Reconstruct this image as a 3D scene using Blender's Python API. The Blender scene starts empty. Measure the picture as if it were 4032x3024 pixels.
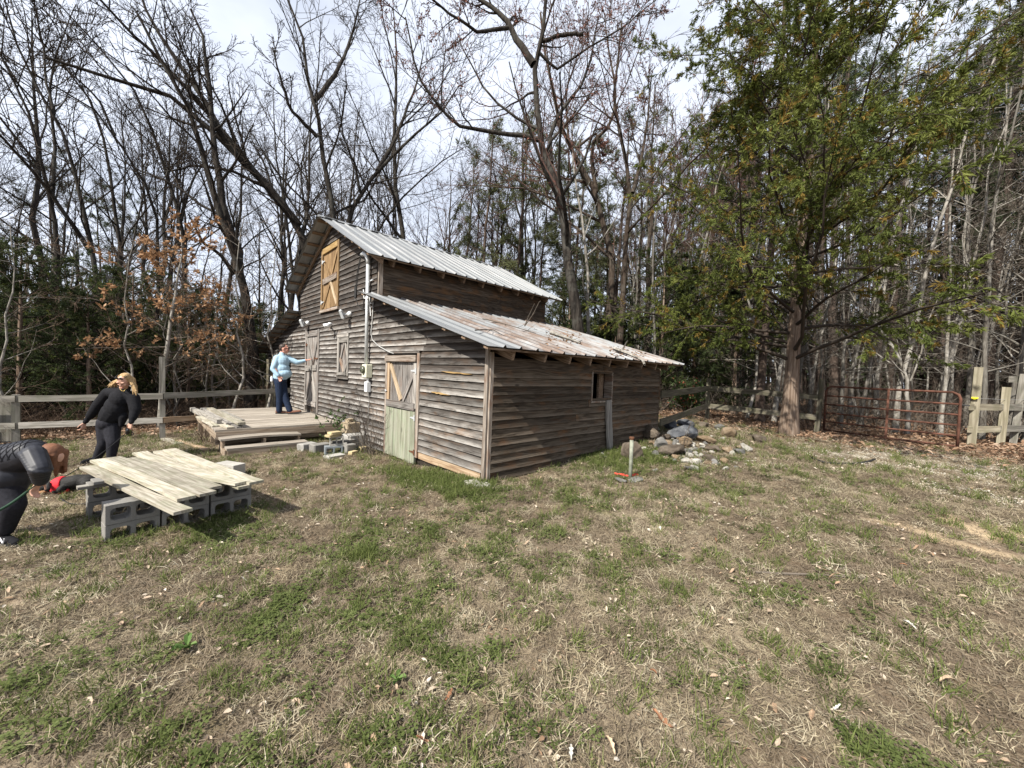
import bpy, bmesh, math, random
import numpy as np
from mathutils import Vector, Matrix

# ------------------------------------------------------------------ camera, sky, sun, exposure
scene = bpy.context.scene
CAM = np.array([3.947, -3.405, 1.40])
YAW, PITCH, ROLL = math.radians(-45.89), math.radians(-1.781), math.radians(2.105)
FPX = 1515.0                                   # focal length in pixels of the 4032 px wide frame
FWD = np.array([math.sin(YAW)*math.cos(PITCH), math.cos(YAW)*math.cos(PITCH), math.sin(PITCH)])
_r = np.array([math.cos(YAW), -math.sin(YAW), 0.0]); _u = np.cross(_r, FWD)
RGT = _r*math.cos(ROLL) + _u*math.sin(ROLL)
UPV = -_r*math.sin(ROLL) + _u*math.cos(ROLL)
cam_d = bpy.data.cameras.new('camera'); cam = bpy.data.objects.new('camera', cam_d)
scene.collection.objects.link(cam); scene.camera = cam
cam_d.sensor_width = 36.0; cam_d.lens = 36.0*FPX/4032.0
cam_d.clip_start = 0.05; cam_d.clip_end = 2000.0
cam.matrix_world = Matrix(((RGT[0], UPV[0], -FWD[0], CAM[0]), (RGT[1], UPV[1], -FWD[1], CAM[1]),
                           (RGT[2], UPV[2], -FWD[2], CAM[2]), (0, 0, 0, 1)))

SUN_TO = Vector((0.12, -1.0, 1.02)).normalized()      # direction towards the sun
sun_el = math.asin(SUN_TO.z); sun_az = math.atan2(SUN_TO.x, SUN_TO.y)
world = bpy.data.worlds.new('World'); scene.world = world; world.use_nodes = True
wn = world.node_tree; wn.nodes.clear()
w_out = wn.nodes.new('ShaderNodeOutputWorld'); w_bg = wn.nodes.new('ShaderNodeBackground')
w_sky = wn.nodes.new('ShaderNodeTexSky'); w_sky.sky_type = 'NISHITA'; w_sky.sun_disc = False
w_sky.sun_elevation = sun_el; w_sky.sun_rotation = sun_az
w_sky.air_density = 1.0; w_sky.dust_density = 1.5; w_sky.ozone_density = 1.0
# thin high cloud over the whole sky: noise on the view direction mixes white veil over the blue
w_tc = wn.nodes.new('ShaderNodeTexCoord'); w_map = wn.nodes.new('ShaderNodeMapping')
w_map.inputs['Scale'].default_value = (1.0, 1.0, 2.2)
w_n = wn.nodes.new('ShaderNodeTexNoise'); w_n.inputs['Scale'].default_value = 2.3
w_n.inputs['Detail'].default_value = 6; w_n.inputs['Roughness'].default_value = 0.55
w_r = wn.nodes.new('ShaderNodeValToRGB')
w_r.color_ramp.elements[0].position = 0.33; w_r.color_ramp.elements[0].color = (0.62, 0.62, 0.62, 1)
w_r.color_ramp.elements[1].position = 0.68; w_r.color_ramp.elements[1].color = (0.97, 0.97, 0.97, 1)
w_mix = wn.nodes.new('ShaderNodeMixRGB'); w_mix.inputs['Color2'].default_value = (11.6, 12.4, 14.2, 1)
wn.links.new(w_tc.outputs['Generated'], w_map.inputs['Vector']); wn.links.new(w_map.outputs['Vector'], w_n.inputs['Vector'])
wn.links.new(w_n.outputs['Fac'], w_r.inputs['Fac']); wn.links.new(w_r.outputs['Color'], w_mix.inputs['Fac'])
wn.links.new(w_sky.outputs['Color'], w_mix.inputs['Color1']); wn.links.new(w_mix.outputs['Color'], w_bg.inputs['Color'])
w_bg.inputs['Strength'].default_value = 0.05
wn.links.new(w_bg.outputs['Background'], w_out.inputs['Surface'])

sun_d = bpy.data.lights.new('sun', 'SUN'); sun = bpy.data.objects.new('sun', sun_d); scene.collection.objects.link(sun)
sun_d.energy = 4.8; sun_d.angle = math.radians(0.6); sun_d.color = (1.0, 0.95, 0.86)
sun.rotation_euler = SUN_TO.to_track_quat('Z', 'Y').to_euler(); sun.location = (0, -10, 30)

scene.view_settings.view_transform = 'Standard'; scene.view_settings.look = 'None'
scene.view_settings.exposure = 1.0; scene.view_settings.gamma = 1.0
scene.view_settings.use_curve_mapping = False
scene.render.engine = 'CYCLES'
scene.cycles.max_bounces = 6; scene.cycles.diffuse_bounces = 3; scene.cycles.glossy_bounces = 2
scene.cycles.transparent_max_bounces = 6; scene.cycles.caustics_reflective = False; scene.cycles.caustics_refractive = False

COL = scene.collection
rnd = random.Random(7)
rng = np.random.default_rng(11)

# ------------------------------------------------------------------ survey helpers: where a sight line meets a known plane or the ground
def ray(px, py):
    return FWD + RGT*((px-2016.0)/FPX) - UPV*((py-1512.0)/FPX)
def at_dist(px, py, dist):                    # point on the sight line at a horizontal distance
    d = ray(px, py); return CAM + d*(dist/math.hypot(d[0], d[1]))
def at_depth(px, py, depth):
    return CAM + ray(px, py)*depth
def on_plane(px, py, axis, val):
    d = ray(px, py); return CAM + d*((val-CAM[axis])/d[axis])

# measured ground heights (x, y, z)
_GP = np.array([(0,0,-.10),(.3,3,0),(0.3,5,.12),(-1.8,-.1,-.22),(-2.9,-.1,-.27),(-4.6,-.8,-.30),(-5.2,-2.3,-.31),(-1.2,-3.6,-.35),(-1.4,-2.5,-.35),
 (-5.1,-3.8,-.36),(-9,-3,-.55),(-9.9,-5.4,-.60),(-13,-1,-.6),(-12.5,6,-.3),(-6,12,.1),(0,15,.2),(8,15,.12),(1.3,1.4,-.07),(3,9.6,.06),(-.3,9.1,.16),
 (2,8.5,.09),(6,3,-.12),(8,8,0),(4,-3.4,-.25),(8,-4,-.22),(1,-3,-.28),(-4,-8,-.45),(1.2,5,.08),(-7,-1.5,-.4),(-2.2,-4.4,-.36),(2,-1,-.2),(3.5,6,0.0),
 (-20,-8,-.8),(-20,8,-.5),(-12,22,.1),(0,30,.2),(20,20,.1),(25,0,-.1),(10,-20,-.3),(-10,-20,-.5),(-40,10,-.6),(-25,40,.1),(10,45,.2)], float)
def H(x, y):
    x = np.asarray(x, float); y = np.asarray(y, float)
    d2 = (x[..., None]-_GP[:, 0])**2 + (y[..., None]-_GP[:, 1])**2
    w = 1.0/(d2 + 1.2)**1.6
    return (w*_GP[:, 2]).sum(-1)/w.sum(-1)
def Hs(x, y): return float(H(np.array([x]), np.array([y]))[0])
def ground_at(px, py, lift=0.0):
    d = ray(px, py); z = -0.2
    for _ in range(25):
        t = (z+lift-CAM[2])/d[2]; p = CAM + d*t; z = 0.5*z + 0.5*Hs(p[0], p[1])
    p = CAM + d*((z+lift-CAM[2])/d[2]); return p

# ------------------------------------------------------------------ object helpers
def link(o, parent=None):
    COL.objects.link(o)
    if parent is not None: o.parent = parent
    return o
def tag(o, label=None, cat=None, group=None, kind=None):
    if label: o['label'] = label
    if cat: o['category'] = cat
    if group: o['group'] = group
    if kind: o['kind'] = kind
    return o
def thing(name, label, cat, loc=(0, 0, 0), rz=0.0, group=None):
    o = bpy.data.objects.new(name, None); o.empty_display_size = 0.1; link(o)
    o.location = loc; o.rotation_euler = (0, 0, rz)
    return tag(o, label, cat, group)
def part_empty(name, parent, loc=(0, 0, 0)):
    o = bpy.data.objects.new(name, None); o.empty_display_size = 0.1; link(o, parent); o.location = loc; return o
def mesh_np(name, verts, faces, mats, fmat=None, smooth=False):
    """verts (N,3); faces: list of int arrays (M,k) or list of tuples"""
    me = bpy.data.meshes.new(name)
    verts = np.asarray(verts, np.float32)
    if isinstance(faces, np.ndarray): faces = [faces]
    if len(faces) and isinstance(faces[0], np.ndarray):
        loops = np.concatenate([f.ravel() for f in faces]); tot = np.concatenate([np.full(len(f), f.shape[1], np.int32) for f in faces])
    else:
        loops = np.array([i for f in faces for i in f]); tot = np.array([len(f) for f in faces], np.int32)
    start = np.concatenate([[0], np.cumsum(tot)[:-1]])
    me.vertices.add(len(verts)); me.vertices.foreach_set('co', verts.ravel())
    me.loops.add(len(loops)); me.loops.foreach_set('vertex_index', loops.astype(np.int32))
    me.polygons.add(len(tot)); me.polygons.foreach_set('loop_start', start.astype(np.int32)); me.polygons.foreach_set('loop_total', tot)
    for m in (mats if isinstance(mats, (list, tuple)) else [mats]): me.materials.append(m)
    if fmat is not None: me.polygons.foreach_set('material_index', np.asarray(fmat, np.int32))
    me.polygons.foreach_set('use_smooth', np.full(len(tot), bool(smooth)))
    me.update(calc_edges=True); return me
def obj(name, me, parent=None, mw=None, loc=None):
    o = bpy.data.objects.new(name, me); link(o, parent)
    if mw is not None: o.matrix_local = mw
    if loc is not None: o.location = loc
    return o
def frame(origin, xdir, zdir):
    x = Vector(xdir).normalized(); z = Vector(zdir); y = z.cross(x).normalized(); z = x.cross(y)
    return Matrix(((x.x, y.x, z.x, origin[0]), (x.y, y.y, z.y, origin[1]), (x.z, y.z, z.z, origin[2]), (0, 0, 0, 1)))
def board_mesh(name, L, w, t, mat, seg=2, warp=0.0, e0=(0, 0), e1=(0, 0), cup=0.0, wob=0.0, bow=0.0):
    """a plank along X, thickness Y, width Z; e0/e1 shift the (bottom, top) corner of each end"""
    v = []; n = seg+1
    for i in range(n):
        s = i/seg; x0 = -L/2 + L*s
        xb = x0 + e0[0]*(1-s) + e1[0]*s; xt = x0 + e0[1]*(1-s) + e1[1]*s
        dy = rnd.uniform(-warp, warp) + bow*(1-(2*s-1)**2); dw = rnd.uniform(-wob, wob); dw2 = rnd.uniform(-wob, wob)
        v += [(xb, -t/2+dy, -w/2+dw), (xb, t/2+dy+cup, -w/2+dw), (xt, t/2+dy+cup, w/2+dw2), (xt, -t/2+dy, w/2+dw2)]
    f = []
    for i in range(seg):
        a = 4*i; b = a+4
        for k in range(4): f.append((a+k, a+(k+1) % 4, b+(k+1) % 4, b+k))
    f.append((3, 2, 1, 0)); e = 4*seg; f.append((e, e+1, e+2, e+3))
    f = [tuple(reversed(q)) for q in f]
    return mesh_np(name, v, f, mat)
def board(name, a, b, up, w, t, mat, parent=None, seg=2, tilt=0.0, **k):
    a = Vector(a); b = Vector(b); L = (b-a).length
    m = frame((a+b)/2, b-a, up)
    if tilt: m = m @ Matrix.Rotation(tilt, 4, 'X')
    return obj(name, board_mesh(name, L, w, t, mat, seg, **k), parent, m)
class MB:
    def __init__(s): s.v = []; s.f = []; s.m = []
    def add(s, v, f, mi=0):
        n = len(s.v); s.v += [tuple(p) for p in v]; s.f += [tuple(i+n for i in q) for q in f]; s.m += [mi]*len(f); return s
    def box(s, lo, hi, mi=0, M=None):
        x0, y0, z0 = lo; x1, y1, z1 = hi
        v = [(x0,y0,z0),(x1,y0,z0),(x1,y1,z0),(x0,y1,z0),(x0,y0,z1),(x1,y0,z1),(x1,y1,z1),(x0,y1,z1)]
        if M is not None: v = [tuple(M @ Vector(p)) for p in v]
        return s.add(v, [(0,3,2,1),(4,5,6,7),(0,1,5,4),(1,2,6,5),(2,3,7,6),(3,0,4,7)], mi)
    def bbox(s, lo, hi, b, mi=0, M=None):                    # box with chamfered vertical and top edges
        bm = bmesh.new(); bmesh.ops.create_cube(bm, size=1.0)
        for p in bm.verts: p.co = Vector([lo[i] + (p.co[i]+.5)*(hi[i]-lo[i]) for i in range(3)])
        bmesh.ops.bevel(bm, geom=bm.edges[:], offset=b, segments=1, affect='EDGES')
        bm.verts.index_update()
        v = [p.co.copy() for p in bm.verts]; f = [[q.index for q in fc.verts] for fc in bm.faces]; bm.free()
        if M is not None: v = [M @ p for p in v]
        return s.add(v, f, mi)
    def prism(s, poly, d0, d1, mi=0, axis='y'):               # polygon in (a, z) pushed along the axis
        n = len(poly); mk = (lambda a, z, d: (a, d, z)) if axis == 'y' else (lambda a, z, d: (d, a, z))
        v = [mk(a, z, d0) for a, z in poly] + [mk(a, z, d1) for a, z in poly]
        f = [tuple(range(n)), tuple(range(2*n-1, n-1, -1))] + [(i, i+n, (i+1) % n + n, (i+1) % n) for i in range(n)]
        return s.add(v, f, mi)
    def tube(s, pts, r, n=8, mi=0, caps=True):
        pts = [Vector(p) for p in pts]; r = r if isinstance(r, (list, tuple)) else [r]*len(pts)
        v = []; f = []; ref = None
        for i, p in enumerate(pts):
            t = (pts[min(i+1, len(pts)-1)] - pts[max(i-1, 0)]).normalized()
            if ref is None: ref = t.orthogonal().normalized()
            ref = (ref - t*ref.dot(t)).normalized(); b = t.cross(ref)
            for k in range(n):
                a = 2*math.pi*k/n; v.append(p + (ref*math.cos(a) + b*math.sin(a))*r[i])
        for i in range(len(pts)-1):
            for k in range(n): f.append((i*n+k, i*n+(k+1) % n, (i+1)*n+(k+1) % n, (i+1)*n+k))
        if caps: f.append(tuple(range(n-1, -1, -1))); e = (len(pts)-1)*n; f.append(tuple(range(e, e+n)))
        return s.add(v, f, mi)
    def ell(s, c, rad, mi=0, nu=10, nv=6, M=None):
        v = []; f = []
        for j in range(nv+1):
            th = math.pi*j/nv
            for i in range(nu):
                a = 2*math.pi*i/nu; p = Vector((rad[0]*math.sin(th)*math.cos(a), rad[1]*math.sin(th)*math.sin(a), rad[2]*math.cos(th)))
                if M is not None: p = M @ p
                v.append(Vector(c)+p)
        for j in range(nv):
            for i in range(nu): f.append((j*nu+i, (j+1)*nu+i, (j+1)*nu+(i+1) % nu, j*nu+(i+1) % nu))
        return s.add(v, f, mi)
    def cap(s, p0, p1, r0, r1, n=12, mi=0):                   # tapered capsule
        p0 = Vector(p0); p1 = Vector(p1); d = (p1-p0); L = max(d.length, 1e-6); d = d/L
        pts = []; rr = []
        for a in (-85, -60, -30): pts.append(p0 + d*r0*math.sin(math.radians(a))); rr.append(r0*math.cos(math.radians(a)))
        pts += [p0, p1]; rr += [r0, r1]
        for a in (30, 60, 85): pts.append(p1 + d*r1*math.sin(math.radians(a))); rr.append(r1*math.cos(math.radians(a)))
        return s.tube(pts, rr, n, mi)
    def mesh(s, name, mats, smooth=False): return mesh_np(name, s.v, s.f, mats, s.m, smooth)
    def build(s, name, mats, parent=None, smooth=False, loc=None, mw=None): return obj(name, s.mesh(name, mats, smooth), parent, mw, loc)
# ------------------------------------------------------------------ materials
class NT:
    def __init__(s, name, rough=0.9, spec=0.2):
        s.m = bpy.data.materials.new(name); s.m.use_nodes = True; s.t = s.m.node_tree; s.n = s.t.nodes
        s.b = s.n['Principled BSDF']; s.b.inputs['Roughness'].default_value = rough
        s.b.inputs['Specular IOR Level'].default_value = spec; s._c = None
    def L(s, a, b): s.t.links.new(a, b)
    def new(s, ty, **k):
        q = s.n.new(ty)
        for a, v in k.items():
            if a in q.inputs: q.inputs[a].default_value = v
            else: setattr(q, a, v)
        return q
    def coord(s, scale=(1, 1, 1), kind='Object', rand=True):
        tc = s.new('ShaderNodeTexCoord'); v = tc.outputs[kind]
        if rand:
            oi = s.new('ShaderNodeObjectInfo'); ml = s.new('ShaderNodeMath', operation='MULTIPLY'); s.L(oi.outputs['Random'], ml.inputs[0]); ml.inputs[1].default_value = 53.7
            ad = s.new('ShaderNodeVectorMath', operation='ADD'); s.L(v, ad.inputs[0]); s.L(ml.outputs[0], ad.inputs[1]); v = ad.outputs[0]
        mp = s.new('ShaderNodeMapping'); mp.inputs['Scale'].default_value = scale; s.L(v, mp.inputs['Vector']); return mp.outputs[0]
    def noise(s, vec, scale=1.0, detail=4, rough=0.6, dist=0.0):
        q = s.new('ShaderNodeTexNoise'); q.inputs['Scale'].default_value = scale; q.inputs['Detail'].default_value = detail
        q.inputs['Roughness'].default_value = rough; q.inputs['Distortion'].default_value = dist; s.L(vec, q.inputs['Vector']); return q.outputs['Fac']
    def math(s, op, a, b=None, clamp=False):
        q = s.new('ShaderNodeMath', operation=op); q.use_clamp = clamp
        for i, v in ((0, a), (1, b)):
            if v is None: continue
            if isinstance(v, (int, float)): q.inputs[i].default_value = v
            else: s.L(v, q.inputs[i])
        return q.outputs[0]
    def ramp(s, fac, stops):
        q = s.new('ShaderNodeValToRGB'); e = q.color_ramp.elements
        while len(e) < len(stops): e.new(0.5)
        for x, (p, c) in zip(e, stops): x.position = p; x.color = (*c, 1) if not isinstance(c, (int, float)) else (c, c, c, 1)
        s.L(fac, q.inputs['Fac']); return q.outputs['Color']
    def mix(s, fac, a, b, mode='MIX'):
        q = s.new('ShaderNodeMixRGB', blend_type=mode)
        for i, v in (('Fac', fac), ('Color1', a), ('Color2', b)):
            if isinstance(v, (int, float)): q.inputs[i].default_value = v if i == 'Fac' else (v, v, v, 1)
            elif isinstance(v, tuple): q.inputs[i].default_value = (*v, 1)
            else: s.L(v, q.inputs[i])
        return q.outputs['Color']
    def bump(s, h, strength=0.5, dist=0.01):
        q = s.new('ShaderNodeBump'); q.inputs['Strength'].default_value = strength; q.inputs['Distance'].default_value = dist
        s.L(h, q.inputs['Height']); s.L(q.outputs['Normal'], s.b.inputs['Normal'])
    def color(s, c):
        if isinstance(c, tuple): s.b.inputs['Base Color'].default_value = (*c, 1)
        else: s.L(c, s.b.inputs['Base Color'])
        return s
    def tint(s, col, amt=0.35):
        """each object a little lighter or darker"""
        oi = s.new('ShaderNodeObjectInfo'); f = s.math('ADD', s.math('MULTIPLY', oi.outputs['Random'], amt*2), 1.0-amt)
        q = s.new('ShaderNodeVectorMath', operation='SCALE'); s.L(col, q.inputs[0]); s.L(f, q.inputs['Scale']); return q.outputs[0]
def flat(name, c, rough=0.8, spec=0.2, metal=0.0, var=0.25, scale=12.0, bump=0.0):
    t = NT(name, rough, spec); n = t.noise(t.coord((1, 1, 1)), scale, 5, 0.6)
    a = tuple(max(0, x*(1-var)) for x in c); b = tuple(min(1, x*(1+var)) for x in c)
    t.color(t.ramp(n, [(0.3, a), (0.7, b)])); t.b.inputs['Metallic'].default_value = metal
    if bump: t.bump(n, bump, 0.01)
    return t.m
def wood(name, dark, mid, light, tint=0.3, gx=0.7, gz=9.0, contour=26.0, silver=None, silver_z=None, stain=None, stain_amt=0.0, rough=0.88, mould=None):
    """weathered plank: long grain along local X, cathedral contours, optional silvered lower edge, worn orange/brown stains"""
    t = NT(name, rough, 0.15)
    big = t.noise(t.coord((gx, gz*0.6, gz)), 1.0, 3, 0.5, 0.4)
    fine = t.noise(t.coord((gx*2.2, gz*7, gz*7)), 1.0, 5, 0.7)
    con = t.math('MULTIPLY', t.math('ADD', t.math('SINE', t.math('MULTIPLY', big, contour*2.0)), 1.0), 0.5)
    g = t.math('ADD', t.math('MULTIPLY', con, 0.22), t.math('MULTIPLY', fine, 0.78))
    c = t.ramp(g, [(0.27, dark), (0.47, mid), (0.70, light)])
    patch = t.noise(t.coord((1.3, 3, 3)), 1.6, 4, 0.6)
    if stain:
        c = t.mix(t.math('MULTIPLY', t.ramp(patch, [(0.52, 0.0), (0.70, 1.0)]), stain_amt), c, stain)
    if silver:
        tc = t.new('ShaderNodeTexCoord'); sp = t.new('ShaderNodeSeparateXYZ'); t.L(tc.outputs['Object'], sp.inputs[0])
        mr = t.new('ShaderNodeMapRange'); mr.inputs['From Min'].default_value = silver_z[0]; mr.inputs['From Max'].default_value = silver_z[1]
        mr.inputs['To Min'].default_value = 1.0; mr.inputs['To Max'].default_value = 0.0; t.L(sp.outputs['Z'], mr.inputs['Value'])
        p2 = t.noise(t.coord((1.6, 8, 8)), 1.7, 5, 0.65)
        f = t.math('MULTIPLY', mr.outputs[0], t.ramp(t.math('ADD', t.math('MULTIPLY', p2, 0.75), t.math('MULTIPLY', fine, 0.3)), [(0.38, 0.0), (0.62, 1.0)]), True)
        c = t.mix(f, c, silver)
    if mould:
        c = t.mix(t.math('MULTIPLY', t.ramp(t.noise(t.coord((2, 5, 5)), 2.2, 5, 0.6), [(0.45, 0.0), (0.7, 1.0)]), mould[1]), c, mould[0])
    # knots and nail heads
    vo = t.new('ShaderNodeTexVoronoi'); vo.inputs['Scale'].default_value = 1.0; t.L(t.coord((1.7, 3, 6)), vo.inputs['Vector'])
    c = t.mix(t.ramp(vo.outputs['Distance'], [(0.05, 0.75), (0.11, 0.0)]), c, tuple(x*0.35 for x in dark))
    t.color(t.tint(c, tint)); t.bump(g, 0.55, 0.006); return t.m

M = {}
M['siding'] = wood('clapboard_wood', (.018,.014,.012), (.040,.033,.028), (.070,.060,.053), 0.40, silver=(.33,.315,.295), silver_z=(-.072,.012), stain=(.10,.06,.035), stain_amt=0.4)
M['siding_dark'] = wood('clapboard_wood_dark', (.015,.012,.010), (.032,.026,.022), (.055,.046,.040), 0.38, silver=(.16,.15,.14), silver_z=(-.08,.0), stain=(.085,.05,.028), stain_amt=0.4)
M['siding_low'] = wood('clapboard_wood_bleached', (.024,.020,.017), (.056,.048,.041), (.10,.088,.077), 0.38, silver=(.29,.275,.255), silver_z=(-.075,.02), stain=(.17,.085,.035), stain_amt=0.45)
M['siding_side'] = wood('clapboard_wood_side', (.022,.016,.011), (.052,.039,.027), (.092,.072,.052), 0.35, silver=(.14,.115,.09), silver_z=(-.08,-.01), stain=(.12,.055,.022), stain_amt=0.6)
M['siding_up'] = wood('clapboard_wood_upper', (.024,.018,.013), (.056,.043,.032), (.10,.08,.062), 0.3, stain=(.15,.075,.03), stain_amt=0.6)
M['trim'] = wood('corner_wood', (.10,.075,.055), (.20,.165,.135), (.33,.29,.25), 0.2, stain=(.13,.055,.025), stain_amt=0.9)
M['greywood'] = wood('grey_wood', (.10,.092,.082), (.20,.185,.168), (.33,.31,.28), 0.25, contour=18)
M['doorwood'] = wood('old_door_wood', (.075,.066,.060), (.17,.155,.142), (.30,.28,.26), 0.28, stain=(.16,.07,.03), stain_amt=0.3)
M['loftwood'] = wood('loft_door_wood', (.11,.065,.030), (.21,.135,.068), (.31,.215,.12), 0.18, stain=(.17,.10,.06), stain_amt=0.5)
M['loftraw'] = wood('raw_split_wood', (.17,.105,.045), (.29,.19,.08), (.38,.27,.13), 0.1)
M['brightwood'] = wood('pale_brace_wood', (.26,.19,.12), (.37,.285,.19), (.46,.375,.27), 0.1)
M['greenwood'] = wood('green_door_wood', (.12,.12,.085), (.205,.205,.155), (.29,.29,.235), 0.16, mould=((.19,.235,.15), 0.55), contour=10)
M['tanwood'] = wood('sill_wood', (.16,.10,.06), (.29,.205,.13), (.39,.30,.21), 0.15)
M['deck'] = wood('deck_wood', (.15,.125,.10), (.27,.235,.195), (.38,.345,.295), 0.2, contour=16)
M['deckside'] = wood('deck_rim_wood', (.13,.095,.065), (.24,.185,.135), (.34,.28,.215), 0.15, contour=16)
M['plank'] = wood('plank_wood', (.17,.15,.115), (.30,.27,.215), (.42,.39,.33), 0.22, contour=20, mould=((.20,.205,.135), 0.6), stain=(.17,.15,.115), stain_amt=0.7)
M['plankdark'] = wood('dark_plank_wood', (.12,.11,.095), (.22,.205,.18), (.32,.30,.27), 0.15)
M['fence'] = wood('fence_wood', (.085,.078,.066), (.16,.148,.128), (.26,.245,.215), 0.22, contour=12, mould=((.11,.12,.08), 0.45))
M['fencepale'] = wood('pale_fence_wood', (.14,.122,.085), (.23,.203,.148), (.32,.29,.22), 0.18, contour=12, mould=((.17,.165,.10), 0.5))
M['fencedark'] = wood('mossy_fence_wood', (.05,.045,.034), (.10,.088,.067), (.155,.14,.108), 0.25, contour=12, mould=((.10,.11,.05), 0.4))
M['rafter'] = wood('rafter_wood', (.07,.045,.028), (.145,.10,.068), (.23,.17,.12), 0.2)
M['inside'] = flat('dark_interior_wood', (.03,.024,.019))

def metal_roof(name, rust, pale_streak):
    t = NT(name, 0.5, 0.5); t.b.inputs['Metallic'].default_value = 0.35
    st = t.noise(t.coord((5.0, 0.5, 1)), 1.0, 6, 0.65)         # streaks run down the slope (local Y)
    bl = t.noise(t.coord((1.2, 1.2, 1)), 1.4, 5, 0.65); fine = t.noise(t.coord((60, 60, 1)), 1.0, 3, 0.6)
    c = t.mix(fine, (.17,.178,.182), (.23,.24,.245))
    c = t.mix(t.math('MULTIPLY', t.ramp(st, [(0.45, 0.0), (0.7, 1.0)]), pale_streak), c, (.46,.465,.46))  # near-white streaks mixed over the grey sheet
    c = t.mix(t.math('MULTIPLY', t.ramp(t.math('ADD', t.math('MULTIPLY', st, .6), t.math('MULTIPLY', bl, .4)), [(0.44, 0.0), (0.56, 1.0)]), rust), c, (.12,.075,.05))
    t.color(t.tint(c, 0.07)); t.bump(bl, 0.15, 0.01); t.b.inputs['Roughness'].default_value = 0.52
    return t.m
M['tin'] = metal_roof('galvanised_roof_metal', 0.1, 0.5)
M['tinrust'] = metal_roof('rusted_roof_metal', 0.9, 1.0)
M['galv'] = flat('galvanised_steel', (.55,.57,.58), 0.42, 0.5, 0.4, 0.12, 30)
M['rust'] = flat('rusty_red_steel', (.088,.040,.027), 0.85, 0.2, 0.0, 0.6, 9)
M['rustiron'] = flat('rusty_iron', (.12,.055,.03), 0.8, 0.3, 0.2, 0.4, 30)
M['pvc'] = flat('grey_green_pipe', (.20,.21,.165), 0.75, 0.3, 0, 0.3, 18)
M['meterbox'] = flat('meter_cream_enamel', (.55,.55,.43), 0.5, 0.4, 0, 0.08, 20)
M['meterglass'] = flat('meter_dark_glass', (.07,.075,.05), 0.12, 0.6, 0, 0.6, 30)
M['whitemetal'] = flat('white_painted_metal', (.66,.67,.67), 0.5, 0.4, 0, 0.08, 20)
M['lampglass'] = flat('lamp_glass', (.42,.45,.44), 0.15, 0.6, 0, 0.15, 20)
M['blackcable'] = flat('black_cable', (.015,.015,.015), 0.6, 0.3)
M['greycable'] = flat('grey_cable', (.30,.30,.29), 0.6, 0.3)

def concrete(name, c, grain=60, var=.3, bumpd=.004):
    t = NT(name, 0.92, 0.15); n = t.noise(t.coord((1, 1, 1)), grain, 4, 0.75); b = t.noise(t.coord((1, 1, 1)), 5, 4, 0.6)
    col = t.mix(n, tuple(x*(1-var) for x in c), tuple(min(.9, x*(1+var)) for x in c))
    col = t.mix(t.math('MULTIPLY', t.ramp(b, [(0.4, 0.0), (0.75, 1.0)]), .45), col, tuple(x*.6 for x in c))
    t.color(t.tint(col, 0.12)); t.bump(n, 0.8, bumpd); return t.m
M['block'] = concrete('grey_concrete', (.21,.20,.183)); M['blockpale'] = concrete('pale_concrete', (.34,.325,.295))
M['blockblue'] = concrete('blue_grey_concrete', (.20,.22,.235)); M['stonetan'] = concrete('tan_split_stone', (.32,.26,.18), 25, .35, .01)
M['stoneyellow'] = concrete('yellow_stone', (.42,.345,.20), 40); M['stonegrey'] = concrete('grey_split_stone', (.28,.27,.25), 22, .35, .012)
M['flagstone'] = concrete('rough_flagstone', (.42,.40,.35), 30, .3, .02)
def rockmat(name, a, b, c):
    t = NT(name, 0.92, 0.15); n = t.noise(t.coord((1, 1, 1)), 3.2, 6, 0.65); f = t.noise(t.coord((1, 1, 1)), 28, 4, 0.7)
    col = t.ramp(n, [(0.35, a), (0.5, b), (0.68, c)]); col = t.mix(t.math('MULTIPLY', f, .5), col, tuple(x*.45 for x in a))
    t.color(t.tint(col, .2)); t.bump(t.math('ADD', n, t.math('MULTIPLY', f, .4)), .9, .03); return t.m
M['rockbrown'] = rockmat('brown_rock', (.06,.047,.035), (.115,.092,.07), (.19,.16,.128))
M['rocktan'] = rockmat('tan_rock', (.13,.092,.056), (.22,.162,.105), (.31,.25,.185))
M['rockgrey'] = rockmat('grey_rock', (.10,.097,.09), (.175,.168,.157), (.26,.25,.235))
M['rockdark'] = rockmat('dark_rock', (.035,.037,.042), (.085,.09,.10), (.21,.215,.22))
M['rockpale'] = rockmat('pale_rock', (.25,.235,.20), (.37,.35,.31), (.48,.455,.41))

def bark(name, a, b, c, sx=14.0, sz=2.0, lichen=None):
    t = NT(name, 0.95, 0.1); v = t.coord((sx, sx, sz))
    n = t.noise(v, 1.0, 5, 0.65, .3); l = t.noise(t.coord((1, 1, 1)), 2.0, 4, 0.6)
    col = t.ramp(n, [(0.32, a), (0.5, b), (0.68, c)])
    if lichen: col = t.mix(t.math('MULTIPLY', t.ramp(l, [(0.5, 0.0), (0.62, 1.0)]), lichen[1]), col, lichen[0])
    t.color(t.tint(col, .15)); t.bump(n, .9, .02); return t.m
M['bark'] = bark('dark_bark', (.010,.009,.008), (.026,.022,.019), (.055,.048,.041), lichen=((.085,.083,.072), .4))
M['barkbrown'] = bark('brown_bark', (.024,.017,.013), (.052,.039,.030), (.09,.072,.056), lichen=((.10,.092,.076), .35))
M['barkpale'] = bark('pale_bark', (.11,.10,.085), (.22,.205,.18), (.34,.32,.29), 10, 5, lichen=((.17,.15,.12), .6))
M['barkgrey'] = bark('grey_bark', (.055,.048,.04), (.11,.10,.086), (.18,.168,.148), 12, 3, lichen=((.19,.183,.163), .4))
M['barkcedar'] = bark('stringy_cedar_bark', (.085,.057,.04), (.165,.12,.09), (.27,.215,.17), 26, 1.2)
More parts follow.
